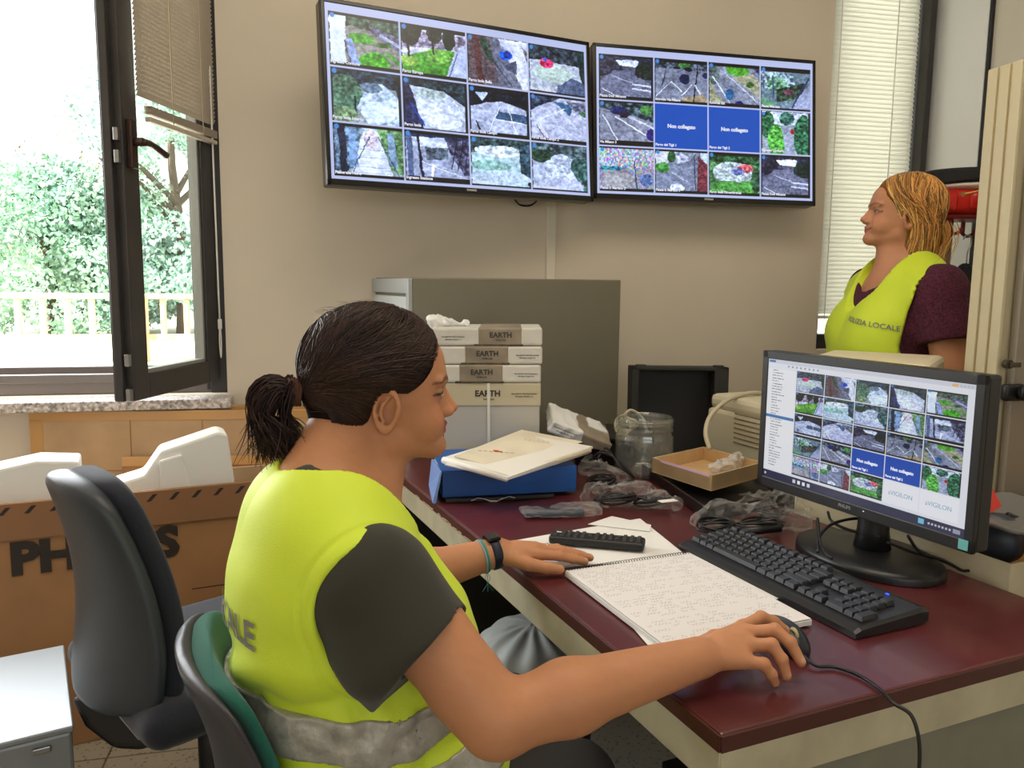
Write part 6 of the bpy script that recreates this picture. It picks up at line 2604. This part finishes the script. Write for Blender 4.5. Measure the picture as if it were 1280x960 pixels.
# wispy hairs above the crown and at the nape
paths = []
for i in range(45):
    a = rs.rand() * 3.14
    s0 = np.array([.09 - .17 * rs.rand(), .05 * rs.randn(), .145])
    u = (s0 - hc) / np.linalg.norm(s0 - hc)
    q = radial(np.array([u]), hair_cap, hc, np.zeros(1))[0]
    d = np.array([-.015 - .02 * rs.rand(), .01 * rs.randn(), .008 * rs.rand()])
    paths.append(h2w(spline([q, q + d * .4 + u * .003, q + d + u * .001 * rs.randn()], 8)))
for i in range(90):
    s0 = np.array([-.07 + .05 * rs.rand(), -.055 + .03 * rs.rand(), -.05])
    paths.append(h2w(spline([s0, s0 + [-.008 * rs.rand(), -.003, -.014], s0 + [-.012 + .02 * rs.rand(), 0, -.022 - .02 * rs.rand()]], 8)))
build_strands('flyaway_hair', paths, .00028, .00015, (72, 50, 42), .2, MATS['hair_brown'], hair, 3)
# ponytail
paths = []
for i in range(750):
    a, r_ = rs.rand() * 6.28, .017 * math.sqrt(rs.rand())
    o_ = np.array([0, math.cos(a) * r_, math.sin(a) * r_])
    L = .060 + .048 * rs.rand()
    sp = rs.randn(3) * .012
    back = .040 + .022 * rs.rand() + .6 * o_[2]
    if rs.rand() < .18:
        back = .01 + .015 * rs.rand()
    pts = [TIE + [.02, 0, 0] + o_ * .5, TIE + o_ * .8 + [-.006, 0, 0], TIE + [-back * .7, o_[1] * 1.5, .006 + o_[2] * 1.2],
           TIE + [-back - .004, o_[1] * 1.9, -.025 + o_[2] * 1.1], TIE + [-back * .85 + sp[0] * .7 + .5 * o_[2], o_[1] * 2 + sp[1], -L * .65],
           TIE + [-back * .55 + sp[0] * 1.6 + 1.1 * o_[2], o_[1] * 1.7 + sp[1] * 1.3, -L]]
    paths.append(h2w(spline(pts, 15)))
build_strands('ponytail', paths, .0013, .0007, (50, 34, 30), .3, MATS['hair_brown'], hair, 2)
mat('hair_tie_brown', (92, 58, 44), .9)
b = MB()
an = np.linspace(0, 2 * math.pi, 25)
for k in range(4):
    b.tube(h2w(np.stack([-.112 - .0045 * k + .001 * np.sin(an * 3), .0175 * np.cos(an), .020 + .0185 * np.sin(an)], 1)), .003, 6)
b.build('hair_tie', MATS['hair_tie_brown'], hair, True)

# watch, bracelets, ring on the far arm
mat('navy_silicone', (22, 30, 52), .5)
mat('watch_glass', (12, 12, 16), .1)
wd = (WRL - ELL) / np.linalg.norm(WRL - ELL)
sd = np.cross(wd, [0, 0, 1.0])
sd /= np.linalg.norm(sd)
ud = np.cross(sd, wd)


def wrist_ring(c, ra, rb, wide, thick, name, m, par):
    b = MB()
    V = []
    prof = [(-wide, 0), (-wide * .8, thick), (wide * .8, thick), (wide, 0), (wide, -.001), (-wide, -.001), (-wide, 0)]
    n = 32
    G = np.zeros((n + 1, len(prof), 3))
    for i in range(n + 1):
        a = 2 * math.pi * i / n
        for j, (u, t) in enumerate(prof):
            G[i, j] = c + wd * u + sd * math.cos(a) * (ra + t) + ud * math.sin(a) * (rb + t)
    b.grid(G)
    return b.build(name, m, par, True)


wc = WRL - wd * .006
wb = wrist_ring(wc, .0285, .0285, .009, .0025, 'watch_strap', MATS['navy_silicone'], woman)
M = frame(wc + ud * .031 - sd * 0.0, wd, z=ud)
MB().rbox((0, 0, 0), (.026, .034, .008), .003, M).build('watch_face', MATS['watch_glass'], wb)
wrist_ring(wc - wd * .021, .0300, .0300, .0022, .0018, 'bracelet', mat('teal_thread', (70, 140, 130), .8), woman)
wrist_ring(wc - wd * .026, .0306, .0306, .0024, .0016, 'bracelet', mat('grey_thread', (140, 150, 145), .8), woman)
b = MB()
for k in range(3):
    s = wc - wd * .022 + ud * -.028 + sd * .012
    b.tube(spline([s, s + [-.004 * k + .004, -.004, -.012], s + [.01 * (k - 1), -.006, -.035]], 8), .0006, 4)
b.build('bracelet_tassel', MATS['teal_thread'], woman)
rp = np.array(KL[2]) * .45 + np.array(FL[2][0]) * .55
b = MB()
b.tube(np.array([rp + .0098 * np.array([.1 * math.cos(a), math.cos(a), math.sin(a)]) for a in an]), .0012, 6)
b.build('ring', mat('silver', (210, 210, 205), .25, 1.0), woman, True)
gc = T0 * [1, 1, 0] + Fn * .03
ga = math.degrees(math.atan2(Fn[1], Fn[0]))
office_chair(gc, ga, 'green office chair with grey shell that the seated woman sits in', MATS['green_fabric'], MATS['grey_shell'], MATS['chair_black'], .495, .300, .165, .195, 10, seat_z=.46, back_off=.190, curve=1.3, thick=(.012, .017), pw=.955, arc=.02, bar=1)
# ------------------------------------------------------------------ rubbish bag under the desk
bgc = PZ(668, 815, .38)
mat('bag_grey', (168, 172, 172), .55)
bn = empty('rubbish_bag', bgc * [1, 1, 0], 'knotted grey plastic rubbish bag in a bin under the desk', 'rubbish bag')


def rub(P):
    c = bgc.astype(np.float32)
    q = P - c
    th = np.arctan2(q[:, 1], q[:, 0])
    rr = np.hypot(q[:, 0], q[:, 1])
    f = ell(q, (0, 0, -.02), (.155, .155, .095))
    f = smin(f, cap(q, (.02, 0, .05), (.035, .01, .098), .022, .010), .03)
    f = smin(f, cap(q, (.035, .01, .098), (.045, .015, .135), .010, .017), .008)
    f = f - .006 * np.sin(th * 13 + 2 * vnoise(P, 20, 3)) * np.clip(rr / .06, 0, 1) * np.clip(.10 - rr * .2, 0, .1) * 10 * .6 - .004 * vnoise(P, 45, 4)
    return f


sdf_obj('bag_film', rub, bgc - [.2, .2, .14], bgc + [.2, .2, .17], .006, MATS['bag_grey'], bn)
MB().lathe([(.0, .0), (.12, .0), (.125, .01), (.150, bgc[2] - .03), (.156, bgc[2] - .03), (.156, bgc[2] - .04), (.130, .004), (.0, .004)], 32, frame(bgc * [1, 1, 0], (1, 0, 0), z=(0, 0, 1))).build('bin', mat('bin_black', (34, 34, 36), .5), bn, True)
# floor cables
b = MB()
b.tube(spline([PZ(835, 962, .02), PZ(850, 947, .01), PZ(870, 942, .01), PZ(905, 940, .01), PZ(960, 945, .01)], 24), .006, 8)
tag(b.build('floor_cable', MATS['cable_black'], None, True), 'black cable on the floor under the near end of the desk', 'cable')
b = MB().rbox((0, 0, .02), (.20, .10, .04), .006, RZ(PZ(880, 962, 0.02) * [1, 1, 0], 10))
tag(b.build('power_strip', MATS['case_black']), 'black power strip on the floor beneath the desk corner', 'power strip')

# ------------------------------------------------------------------ right side: boxes, locker, coat rack
bx0, bx1 = PZ(1120, 690, .77), PZ(1245, 709, .77)
cnr = PZ(1245, 709, .785)
BX = frame(cnr * [1, 1, 0] + [0, 0, 0], DX, DY)
BX[:3, 3] = (DC + DX * (DW + .012) + DY * dl(cnr)[1]) * [1, 1, 0]
stand = empty('low_drawer_unit', xf(BX, [[.2, .25, 0]])[0], 'low grey drawer unit right of the desk carrying an open carton', 'drawer unit')
MB().rbox((.20, .27, .21), (.40, .54, .42), .004, BX).build('carcass', MATS['grey_metal'], stand)
for k in range(2):
    dw_ = MB().rbox((-.004, .27, .115 + .2 * k), (.012, .50, .18), .003, BX).build('drawer', MATS['cream_metal'], stand)
    MB().rbox((-.014, .27, .15 + .2 * k), (.012, .10, .012), .003, BX).build('handle', MATS['zinc'], dw_)
oc = empty('open_carton', xf(BX, [[.2, .25, .42]])[0], 'open cream cardboard carton right of the desk behind the monitor base', 'box')
hz_ = .785 - .422
zc = .422 + hz_ / 2
b = MB()
b.rbox((.002, .27, zc), (.005, .54, hz_), .001, BX)
b.rbox((.20, .002, zc), (.40, .005, hz_), .001, BX)
b.build('outer_wall', MATS['box_card_outside'], oc)
b = MB()
b.rbox((.398, .27, zc), (.005, .54, hz_), .001, BX)
b.rbox((.20, .538, zc), (.40, .005, hz_), .001, BX)
b.rbox((.20, .27, .425), (.39, .53, .006), .001, BX)
b.build('inner_wall', mat('orange_card', (196, 140, 76), .85), oc)
b = MB()
for r_i, zz_ in enumerate((.752, .741)):
    for k in range(14):
        if (k * 7 + r_i) % 5 != 3:
            b.rbox((.055 + .014 * k, -.0012, zz_), (.011, .0008, .003 - .0008 * r_i), .0002, BX)
b.build('carton_print', mat('faint_print', (150, 134, 100), .8), oc)
# taller orange carton behind
o2 = empty('tall_carton', xf(BX, [[.62, .35, 0]])[0], 'orange-brown carton behind the open carton at the right edge', 'box')
MB().rbox((.64, .08, .40), (.44, .30, .80), .004, BX).build('box_body', MATS['orange_card'], o2)
b = MB().rbox((.64, .08, .801), (.05, .30, .002), .0005, BX)
b.build('packing_tape', MATS['packing_tape'], o2)
# grey plastic sheet / bag draped on the cartons
gp_ = W(1262, 640, 1.62)


def gsheet(P):
    q = P - gp_.astype(np.float32)
    f = rbx(P, gp_, (.17, .16, .012), .01, BX[:3, :3].astype(np.float32))
    zz = q[:, 2] - .012 * vnoise(P, 14, 8) + .25 * q[:, 0] * .3
    return np.maximum(np.maximum(np.abs(q[:, 0] @ np.float32(1) if False else q[:, 0]) - .17, np.abs(q[:, 1]) - .17), np.abs(zz) - .004) * .7


sdf_obj('grey_film', gsheet, gp_ - .25, gp_ + .25, .007, mat('grey_plastic', (116, 116, 114), .4), None)
for o in bpy.data.objects:
    if o.name == 'grey_film':
        tag(o, 'crumpled grey plastic sheet lying over the cartons beside the monitor', 'plastic sheet')
b = MB()
c = W(1172 + 60, 648, 1.45)
M = frame(W(1236, 622, 1.62), (1, .2, 0), z=(0, .3, 1))
b.hexa(xf(M, [(-.02, -.01, -.03), (.02, -.01, -.02), (.02, .01, -.02), (-.02, .01, -.03), (-.02, -.01, .04), (-.005, -.01, .035), (-.005, .01, .035), (-.02, .01, .04)]))
tag(b.build('red_tag', mat('red_plastic', (220, 50, 36), .35)), 'small red plastic tag at the right edge of the monitor', 'tag')
fan = W(1242, 675, 1.60)
hd = empty('headset', fan, 'dark rounded plastic piece with a black cord, half hidden behind the monitor right edge', 'headset')
MB().tube([fan + [-.02, 0, 0], fan + [.03, .01, 0]], [.055, .050], 24).build('ear_cup', mat('slate_plastic', (60, 66, 76), .45), hd, True)
MB().tube(spline([fan + [.03, 0, .05], fan + [.09, .02, .02], fan + [.11, .02, -.06], fan + [.11, .02, -.14]], 20), .006, 8).build('cable', MATS['cable_black'], hd, True)

# locker
def at_x(px, py, x):
    r = ray(px, py)
    return C0 + r * (x / r[0])


lk = at_x(1251, 450, 1.56)
lkb = at_x(1207, 450, 1.56)
ly0, ly1 = lk[1], lkb[1]
ly0, ly1 = min(ly0, ly1), max(ly0, ly1)
lkt = 1.80
lock = empty('steel_locker', (1.8, (ly0 + ly1) / 2, 0), 'tall cream steel locker with black lock handle at the right edge', 'locker')
mat('locker_cream', (204, 192, 158), .45, .1)
mat('locker_door', (138, 128, 112), .5, .1)
MB().rbox((1.56 + .25, (ly0 + ly1) / 2 + .006, lkt / 2), (.50, ly1 - ly0 - .012, lkt), .004).build('carcass', MATS['locker_cream'], lock)
b = MB()
n = 3
for k in range(n):
    yy = ly0 + (ly1 - ly0) * (k + .5) / n
    b.rbox((1.558, yy, lkt / 2), (.010, (ly1 - ly0) / n - .008, lkt - .004), .002)
b.build('side_rib', MATS['locker_cream'], lock)
dd = MB().rbox((1.56 + .26, ly0 - .006, lkt / 2), (.47, .022, lkt - .06), .003).build('door', MATS['locker_door'], lock)
hp_ = PY(1266, 490, ly0 - .02)
b = MB().rbox((hp_[0] - .005, ly0 - .025, hp_[2]), (.055, .02, .040), .006)
b.tube([(hp_[0] + .01, ly0 - .03, hp_[2]), (hp_[0] + .01, ly0 - .06, hp_[2])], .018, 16)
b.rbox((hp_[0] + .012, ly0 - .06, hp_[2] + .004), (.055, .022, .034), .01)
b.build('lock_handle', MATS['plastic_black'], dd, True)
kp = PY(1260, 455, ly0 - .02)
b = MB().tube([(kp[0] - .004, ly0 - .016, kp[2]), (kp[0] - .004, ly0 - .03, kp[2])], .011, 12)
b.rbox((kp[0] + .008, ly0 - .034, kp[2] - .001), (.030, .004, .012), .002)
b.build('key', mat('dark_brass', (84, 76, 60), .4, .7), dd)

# coat rack
cr0 = W(1206, 262, 2.85)
rk = empty('coat_rack', (cr0[0], cr0[1], 0), 'red-topped coat rack with steel pole behind the standing woman', 'coat rack')
mat('rack_red', (206, 34, 28), .28)
mat('pole_steel', (150, 146, 138), .3, .8)
RKM = frame((cr0[0], cr0[1], cr0[2]), W(1245, 262, 2.83) - W(1180, 262, 2.87), z=(0, 0, 1))
b = MB()
b.rbox((.0, .0, .02), (.29, .22, .080), .018, RKM, 3)
b.rbox((.03, -.10, .02), (.10, .05, .070), .02, RKM, 3)
b.rbox((-.085, -.09, .018), (.07, .06, .070), .018, RKM, 3)
b.build('rack_head', MATS['rack_red'], rk, True)
MB().rbox((0, 0, -.028), (.22, .18, .022), .008, RKM).build('rack_collar', mat('rack_dark_red', (130, 26, 24), .4), rk)
for (x, y) in ((-.06, -.06), (.03, -.08), (.09, -.06), (.02, .08)):
    b = MB()
    b.rbox((x, y, -.055), (.014, .014, .055), .004, RKM)
    b.tube(xf(RKM, spline([(x, y, -.08), (x + .012, y - .012, -.09), (x + .028, y - .028, -.082), (x + .030, y - .030, -.070)], 10)), .006, 8)
    b.build('hook', MATS['rack_dark_red'], rk, True)
pl = xf(RKM, [[-.055, 0, 0]])[0]
b = MB().tube([(pl[0], pl[1], .03), (pl[0], pl[1], cr0[2])], .022, 18)
b.build('pole', MATS['pole_steel'], rk, True)
MB().lathe([(0, 0), (.15, 0), (.15, .015), (.06, .03), (.03, .06), (0, .06)], 36, frame((pl[0], pl[1], .001), (1, 0, 0), z=(0, 0, 1))).build('foot', MATS['plastic_black'], rk, True)
# hats
hat = empty('uniform_hat', xf(RKM, [[0, 0, .06]])[0], 'black and white uniform cap with gold cord lying on the coat rack', 'hat')
hc_ = xf(RKM, [[.02, 0, .085]])[0]
hat_ax = frame(hc_, RKM[:3, 0], z=(0, 0, 1))
Ah = hat_ax[:3, :3].astype(np.float32)
sdf_obj('white_crown', lambda P: ell((P - hc_.astype(np.float32)) @ Ah, (0, 0, -.010), (.155, .12, .022)), hc_ - .2, hc_ + .2, .006, mat('cap_white', (226, 220, 212), .6), hat)


def band_f(P):
    q = (P - hc_.astype(np.float32)) @ Ah
    top = .030 + .35 * np.clip(q[:, 0] - .02, 0, .2)
    f = np.maximum(np.sqrt((q[:, 0] / .16) ** 2 + (q[:, 1] / .125) ** 2) - 1, 0) * .1
    f = (np.sqrt((q[:, 0] / .165) ** 2 + (q[:, 1] / .125) ** 2) - 1) * .12
    return smax(smax(f, q[:, 2] - top - .018, .008), -(q[:, 2] - .006 - .1 * np.clip(q[:, 0], -.2, .1)), .004)


sdf_obj('black_band', band_f, hc_ - .2, hc_ + .25, .006, mat('cap_black', (24, 24, 28), .7), hat)
b = MB()
g0_, g1_ = W(1204, 243, 2.70), W(1232, 237, 2.68)
b.tube([g0_, g1_], .004, 8)
b.rbox(tuple(g1_), (.020, .010, .024), .004)
b.tube([g0_ + [-.001, 0, 0], g0_ + [.001, 0, 0]], .009, 10)
b.build('gold_cord', mat('gold', (206, 160, 84), .35, .8), hat)

# uniform jacket on a hanger
jk = W(1207, 345, 2.78)
jp = jk + [0.0, 0, 0]
jac = empty('uniform_jacket', jp - [0, 0, .6], 'black uniform jacket with badge hanging from the coat rack', 'jacket')
Rj = frame(jp, W(1232, 350, 2.55) - W(1190, 350, 2.50), z=(0, 0, 1))
Aj = Rj[:3, :3].astype(np.float32)


def jacket(P):
    q = (P - jp.astype(np.float32)) @ Aj
    A = np.stack([np.abs(q[:, 0]), q[:, 1], q[:, 2]], 1)
    f = rbx(q, (0, 0, -.33), (.105, .055, .30), .05)
    f = smin(f, cap(A, (.0, 0, -.02), (.115, 0, -.10), .038, .045), .03)
    f = smin(f, cap(A, (.115, 0, -.11), (.135, .0, -.60), .048, .042), .012)
    f = smin(f, cap(q, (0, 0, -.02), (0, 0, .02), .040, .030), .02)
    return f + .004 * vnoise(P, 22, 5) + .003 * np.sin(q[:, 0] * 60)


sdf_obj('jacket_body', jacket, jp - [.25, .25, .72], jp + [.25, .25, .10], .009, mat('uniform_black', (20, 20, 26), .85), jac)
b = MB()
hk = xf(Rj, [[.0, 0, .03]])[0]
b.tube(spline([hk, hk + [0, 0, .05], hk + [.012, 0, .075], hk + [.008, 0, .105], hk + [-.012, 0, .108], hk + [-.02, 0, .095]], 24), .0025, 6)
b.build('hanger_hook', MATS['zinc'], jac, True)
b = MB()
for dx, dz in ((0, 0), (.014, .004), (.007, .014), (.021, .016), (-.003, -.01)):
    p = W(1208 + dx * 380, 358 - dz * 380, 2.69)
    b.rbox(tuple(p), (.008, .006, .008), .002)
b.build('shoulder_stars', MATS['gold'], jac)
bp_ = W(1213, 413, 2.70)
MB().tube([bp_ + [0, .01, 0], bp_ - [0, .004, 0]], [.022, .022], 24).build('sleeve_badge', mat('badge_green', (60, 84, 60), .6, noise=(60, .4)), jac)
b = MB()
t = np.linspace(0, 6.28, 30)
b.tube(bp_ + np.stack([.023 * np.cos(t), 0 * t - .004, .023 * np.sin(t)], 1), .003, 6)
b.build('badge_rim', mat('badge_bronze', (120, 84, 66), .5), jac)
# ------------------------------------------------------------------ the standing woman looking at the screens
H2 = W(1128, 277, 2.55)
f2 = np.array([-.90, .40, .10])
f2 /= np.linalg.norm(f2)
l2 = np.cross([0, 0, 1.0], f2)
l2 /= np.linalg.norm(l2)
HM2 = np.stack([f2, l2, np.cross(f2, l2)], 1).astype(np.float32)
T2 = W(1122, 395, 2.58)
F2 = np.array([-.93, .20, 0])
F2 = np.array([-.955, .10, 0])
F2 /= np.linalg.norm(F2)
E2 = np.array([-F2[1], F2[0], 0])
BM2 = np.stack([F2, E2, [0, 0, 1]], 1).astype(np.float32)
h2 = lambda p: np.asarray(p) @ HM2.T + H2
b2_ = lambda p: np.asarray(p) @ BM2.T + T2
wh = lambda P: (P - H2.astype(np.float32)) @ HM2
wb_ = lambda P: (P - T2.astype(np.float32)) @ BM2
NE = 1 if E2[1] < 0 else -1            # which lateral side faces the camera
SN, EN, WN = b2_([-.02, .175 * NE, .075]), b2_([-.045, .235 * NE, -.20]), b2_([.02, .250 * NE, -.44])
SF, EF, WF = b2_([-.01, -.175 * NE, .075]), b2_([-.02, -.225 * NE, -.20]), b2_([.10, -.20 * NE, -.42])


def torso2(P):
    q = wb_(P)
    A = np.stack([q[:, 0], np.abs(q[:, 1]), q[:, 2]], 1)
    f = ell(q, (-.005, 0, .0), (.135, .185, .20))
    f = smin(f, cap(A, (-.015, .15, .075), (-.03, .03, .145), .055, .055), .04)
    f = smin(f, ell(A, (-.0, .160, .06), (.072, .065, .075)), .03)
    f = smin(f, ell(A, (.095, .072, -.055), (.080, .080, .095)), .05)
    f = smin(f, ell(q, (.04, 0, -.24), (.165, .190, .16)), .06)
    f = smin(f, ell(q, (.0, 0, -.45), (.165, .20, .16)), .06)
    return f


def skin2(P):
    f = head_sdf(wh(P))
    nk = cap(P, h2([-.03, 0, -.02]), b2_([-.03, 0, .13]), .056, .066)
    nk = smin(nk, cap(P, h2([.02, 0, -.055]), b2_([.03, 0, .11]), .044, .056), .03)
    f = smin(f, nk, .022)
    q = smax(torso2(P) + .012, plane(P, b2_([0, 0, -.03]), (0, 0, -1)), .01)
    f = smin(f, q, .03)
    for s, e, w, kn in ((SN, EN, WN, 1), (SF, EF, WF, 0)):
        a = cap(P, s, e, .062, .046)
        a = smin(a, cap(P, e, w, .045, .029), .02)
        d = (w - e) / np.linalg.norm(w - e)
        sd_ = F2
        K = [w + d * .085 + sd_ * o_ for o_ in (.030, .010, -.010, -.028)]
        FG = [[k + d * .035, k + d * .062 - F2 * .0 + E2 * -NE * .010, k + d * .078 - E2 * NE * .018 * (1 if kn else -1)] for k in K]
        TH = [w + d * .02 + sd_ * .02, w + d * .055 + sd_ * .045, w + d * .085 + sd_ * .05]
        a = smin(a, hand(P, w, K, FG, TH, 1, 1.0), .012)
        f = np.minimum(f, a)
    return f


skin_c2 = lambda P: head_paint(wh(P), (200, 142, 108), (168, 88, 78), (120, 82, 56), (40, 30, 28)) * (1 + .04 * vnoise(P, 60, 3))[:, None]
w2 = empty('person', (T2[0], T2[1], 0), 'person standing behind the monitor, blonde, yellow hi-vis vest over maroon top', 'person')
sdf_obj('body', skin2, T2 - [.5, .5, .75], T2 + [.5, .5, .42], .005, MATS['skin'], w2, skin_c2, lambda P: ~((torso2(P) < -.02) & (wb_(P)[:, 2] < .10)))


def shirt2(P):
    t = torso2(P) - .005
    t = smax(t, -cap(P, b2_([.05, 0, .13]), b2_([.11, 0, .20]), .085, .12), .004)
    t = smax(t, -.28 - wb_(P)[:, 2], .004)
    for s, e in ((SN, EN), (SF, EF)):
        d = (e - s) / np.linalg.norm(e - s)
        a = smax(cap(P, s + [0, 0, .01], e, .078, .084), plane(P, s + d * .145, d), .004)
        t = smin(t, a, .02)
    return t + .0015 * vnoise(P, 60, 4)


mat('maroon_knit', (74, 28, 48), .95, noise=(160, .35), bump=(500, .4))
sdf_obj('top', shirt2, T2 - [.4, .4, .32], T2 + [.4, .4, .3], .007, MATS['maroon_knit'], w2)


def vcore2(P):
    q = wb_(P)
    f = torso2(P) - .016
    f = smin(f, ell(q, (.07, 0, -.11), (.125, .165, .16)), .05)
    f = smin(f, ell(q, (.03, 0, -.28), (.17, .20, .15)), .05)
    return f - .003 * np.sin(q[:, 2] * 50 + 3 * vnoise(P, 8, 2)) * np.clip(-q[:, 2] / .1, 0, 1) - .002 * vnoise(P, 20, 3)


def vest2(P, off=0.0):
    f = vcore2(P) - off
    dn = (EN - SN) / np.linalg.norm(EN - SN)
    for s, e, sg in ((SN, EN, 1), (SF, EF, -1)):
        d = (e - s) / np.linalg.norm(e - s)
        hole = cap(P, s + E2 * NE * sg * .035 + [0, 0, -.012] + F2 * .015, s + d * .16 + E2 * NE * sg * .03 + F2 * .045, .082, .112)
        f = smax(f, -hole, .004)
    q = wb_(P)
    nk = cap(q, (-.03, 0, .20), (.15, 0, .13), .085, .085)
    nk = smin(nk, cap(q, (.10, 0, .12), (.22, 0, -.01), .055, .012), .02)
    f = smax(f, -nk, .003)
    return smax(f, -.42 - q[:, 2], .004)


v2 = sdf_obj('safety_vest', vest2, T2 - [.45, .45, .45], T2 + [.45, .45, .3], .007, MATS['hivis_yellow'], w2)
sdf_obj('reflective_band', lambda P: smax(smax(vest2(P, .004), np.abs(wb_(P)[:, 2] + .21) - .028, .001), -vcore2(P) - .004, .001), T2 - [.45, .45, .3], T2 + [.45, .45, -.1], .006, MATS['reflective_silver'], v2)
tx = MB()
v_, f_ = text_mesh('POLIZIA LOCALE', .022, np.eye(4), depth=0, bold=.0004)
th = NE * (math.pi / 2 * 0 + .0) + 0
ang0 = math.radians(35)
an_ = NE * (ang0 + v_[:, 0] / .19)
rd = np.stack([np.cos(an_), np.sin(an_), 0 * an_], 1)
org = b2_(rd * .45 + np.stack([0 * an_, 0 * an_, -.020 + v_[:, 1] - .16 * v_[:, 0]], 1))
p = cast(lambda P: vest2(P), org, (-rd) @ BM2.T, n=70)
tx.add(p + (rd @ BM2.T) * .003, f_)
tx.build('vest_lettering', MATS['print_grey'], v2)


def legs2(P):
    q = wb_(P)
    A = np.stack([q[:, 0], np.abs(q[:, 1]), q[:, 2]], 1)
    f = ell(q, (.0, 0, -.46), (.16, .195, .15))
    f = smin(f, cap(A, (.0, .09, -.50), (.01, .10, -.85), .095, .065), .04)
    f = smin(f, cap(A, (.01, .10, -.85), (-.01, .105, -1.19), .062, .045), .03)
    f = smin(f, cap(A, (-.01, .105, -T2[2] + .05), (.13, .115, -T2[2] + .035), .045, .034), .02)
    return smax(f, -(q[:, 2] + T2[2]), .002)


sdf_obj('trousers', legs2, T2 - [.4, .4, T2[2] + .01], T2 + [.4, .4, -.28], .012, MATS['dark_trousers'], w2)

# blonde hair
def hair2(P):
    h = wh(P)
    f = ell(h, (-.012, 0, .063), (.108, .088, .090))
    f = smin(f, ell(h, (-.050, 0, -.02), (.062, .080, .085)), .04)
    f = smin(f, ell(h, (-.055, 0, -.085), (.045, .075, .055)), .04)
    x, z = h[:, 0], h[:, 2]
    ln = interp(x, [-.13, -.02, -.008, .006, .02, .034, .05, .07, .088, .1], [-.2, -.2, -.13, -.07, -.02, .02, .045, .066, .082, .10])
    f = smax(f, ln - z, .006)
    return f


hair_o = sdf_obj('hair', hair2, H2 - .24, H2 + .20, .005, mat('hair_blonde_base', (132, 84, 42), .95, spec=.1), w2)
capf = lambda h: smin(smin(ell(h, (-.012, 0, .063), (.108, .088, .090)), ell(h, (-.050, 0, -.02), (.062, .080, .085)), .04), ell(h, (-.055, 0, -.085), (.045, .075, .055)), .04)
attr_mat('hair_blonde', rough=.5, spec=.3)
rs = np.random.RandomState(12)
paths = []
for i in range(1300):
    s = 1 if rs.rand() < .5 else -1
    sx0 = .094 - .17 * rs.rand()
    z_end = -.09 - .06 * rs.rand()
    xe = .012 - .115 * rs.rand()
    if sx0 > .06:
        xe = .02 - .04 * rs.rand()
    n = 16
    t = np.linspace(0, 1, n)
    a = np.array([sx0, s * .01, .15])
    yk = rs.rand() ** .6 if sx0 < .0 else 1
    if sx0 < -.02:
        xe = -.03 - .08 * rs.rand()
    m1 = np.array([sx0 * (.55 if sx0 < .05 else .75) + .012 - .05 * (1 - yk), s * .080 * yk, .075])
    m2 = np.array([xe + .006, s * .085 * max(yk, .2), -.01])
    e_ = np.array([xe, s * .072 * max(yk, .3), z_end])
    p = spline([a, m1, m2, e_], n)
    pc_ = p.copy()
    pc_[:, 2] = np.maximum(pc_[:, 2], -.085)
    hcn = np.stack([-.02 + 0 * p[:, 0], 0 * p[:, 0], np.minimum(.05, pc_[:, 2])], 1)
    u = pc_ - hcn
    u /= np.linalg.norm(u, axis=1)[:, None]
    tt_ = np.full(len(p), .03)
    for _ in range(25):
        tt_ += np.clip(-capf((hcn + u * tt_[:, None]).astype(np.float32)), -.02, .02) * .9
    q = hcn + u * (tt_ + .001 + .003 * rs.rand())[:, None]
    q[:, 2] += p[:, 2] - pc_[:, 2]
    ph_ = .8 * math.sin(i * .7) + 4 * xe * 20
    q += np.outer(.0035 * np.sin(np.linspace(0, 9, len(q)) + ph_) * np.linspace(0, 1.6, len(q)), [1, 0, 0])
    q[:, 1] += s * .003 * np.sin(np.linspace(0, 7, len(q)) + ph_ * 1.7)
    paths.append(h2(q))
build_strands('hair_strands', paths, .0015, .0010, (196, 142, 82), .30, MATS['hair_blonde'], hair_o, 5)
paths = []
for i in range(120):
    s0 = np.array([-.10 - .01 * rs.rand(), -.05 * NE * 0 + .06 * rs.randn(), .01 - .03 * rs.rand()])
    paths.append(h2(spline([s0, s0 + [-.014, 0, -.03], s0 + [-.010 + .01 * rs.randn(), .01 * rs.randn(), -.07], s0 + [.0 + .02 * rs.randn(), .01 * rs.randn(), -.12 - .03 * rs.rand()]], 12)))
build_strands('loose_hair', paths, .0014, .0007, (206, 150, 84), .2, MATS['hair_blonde'], hair_o, 6)
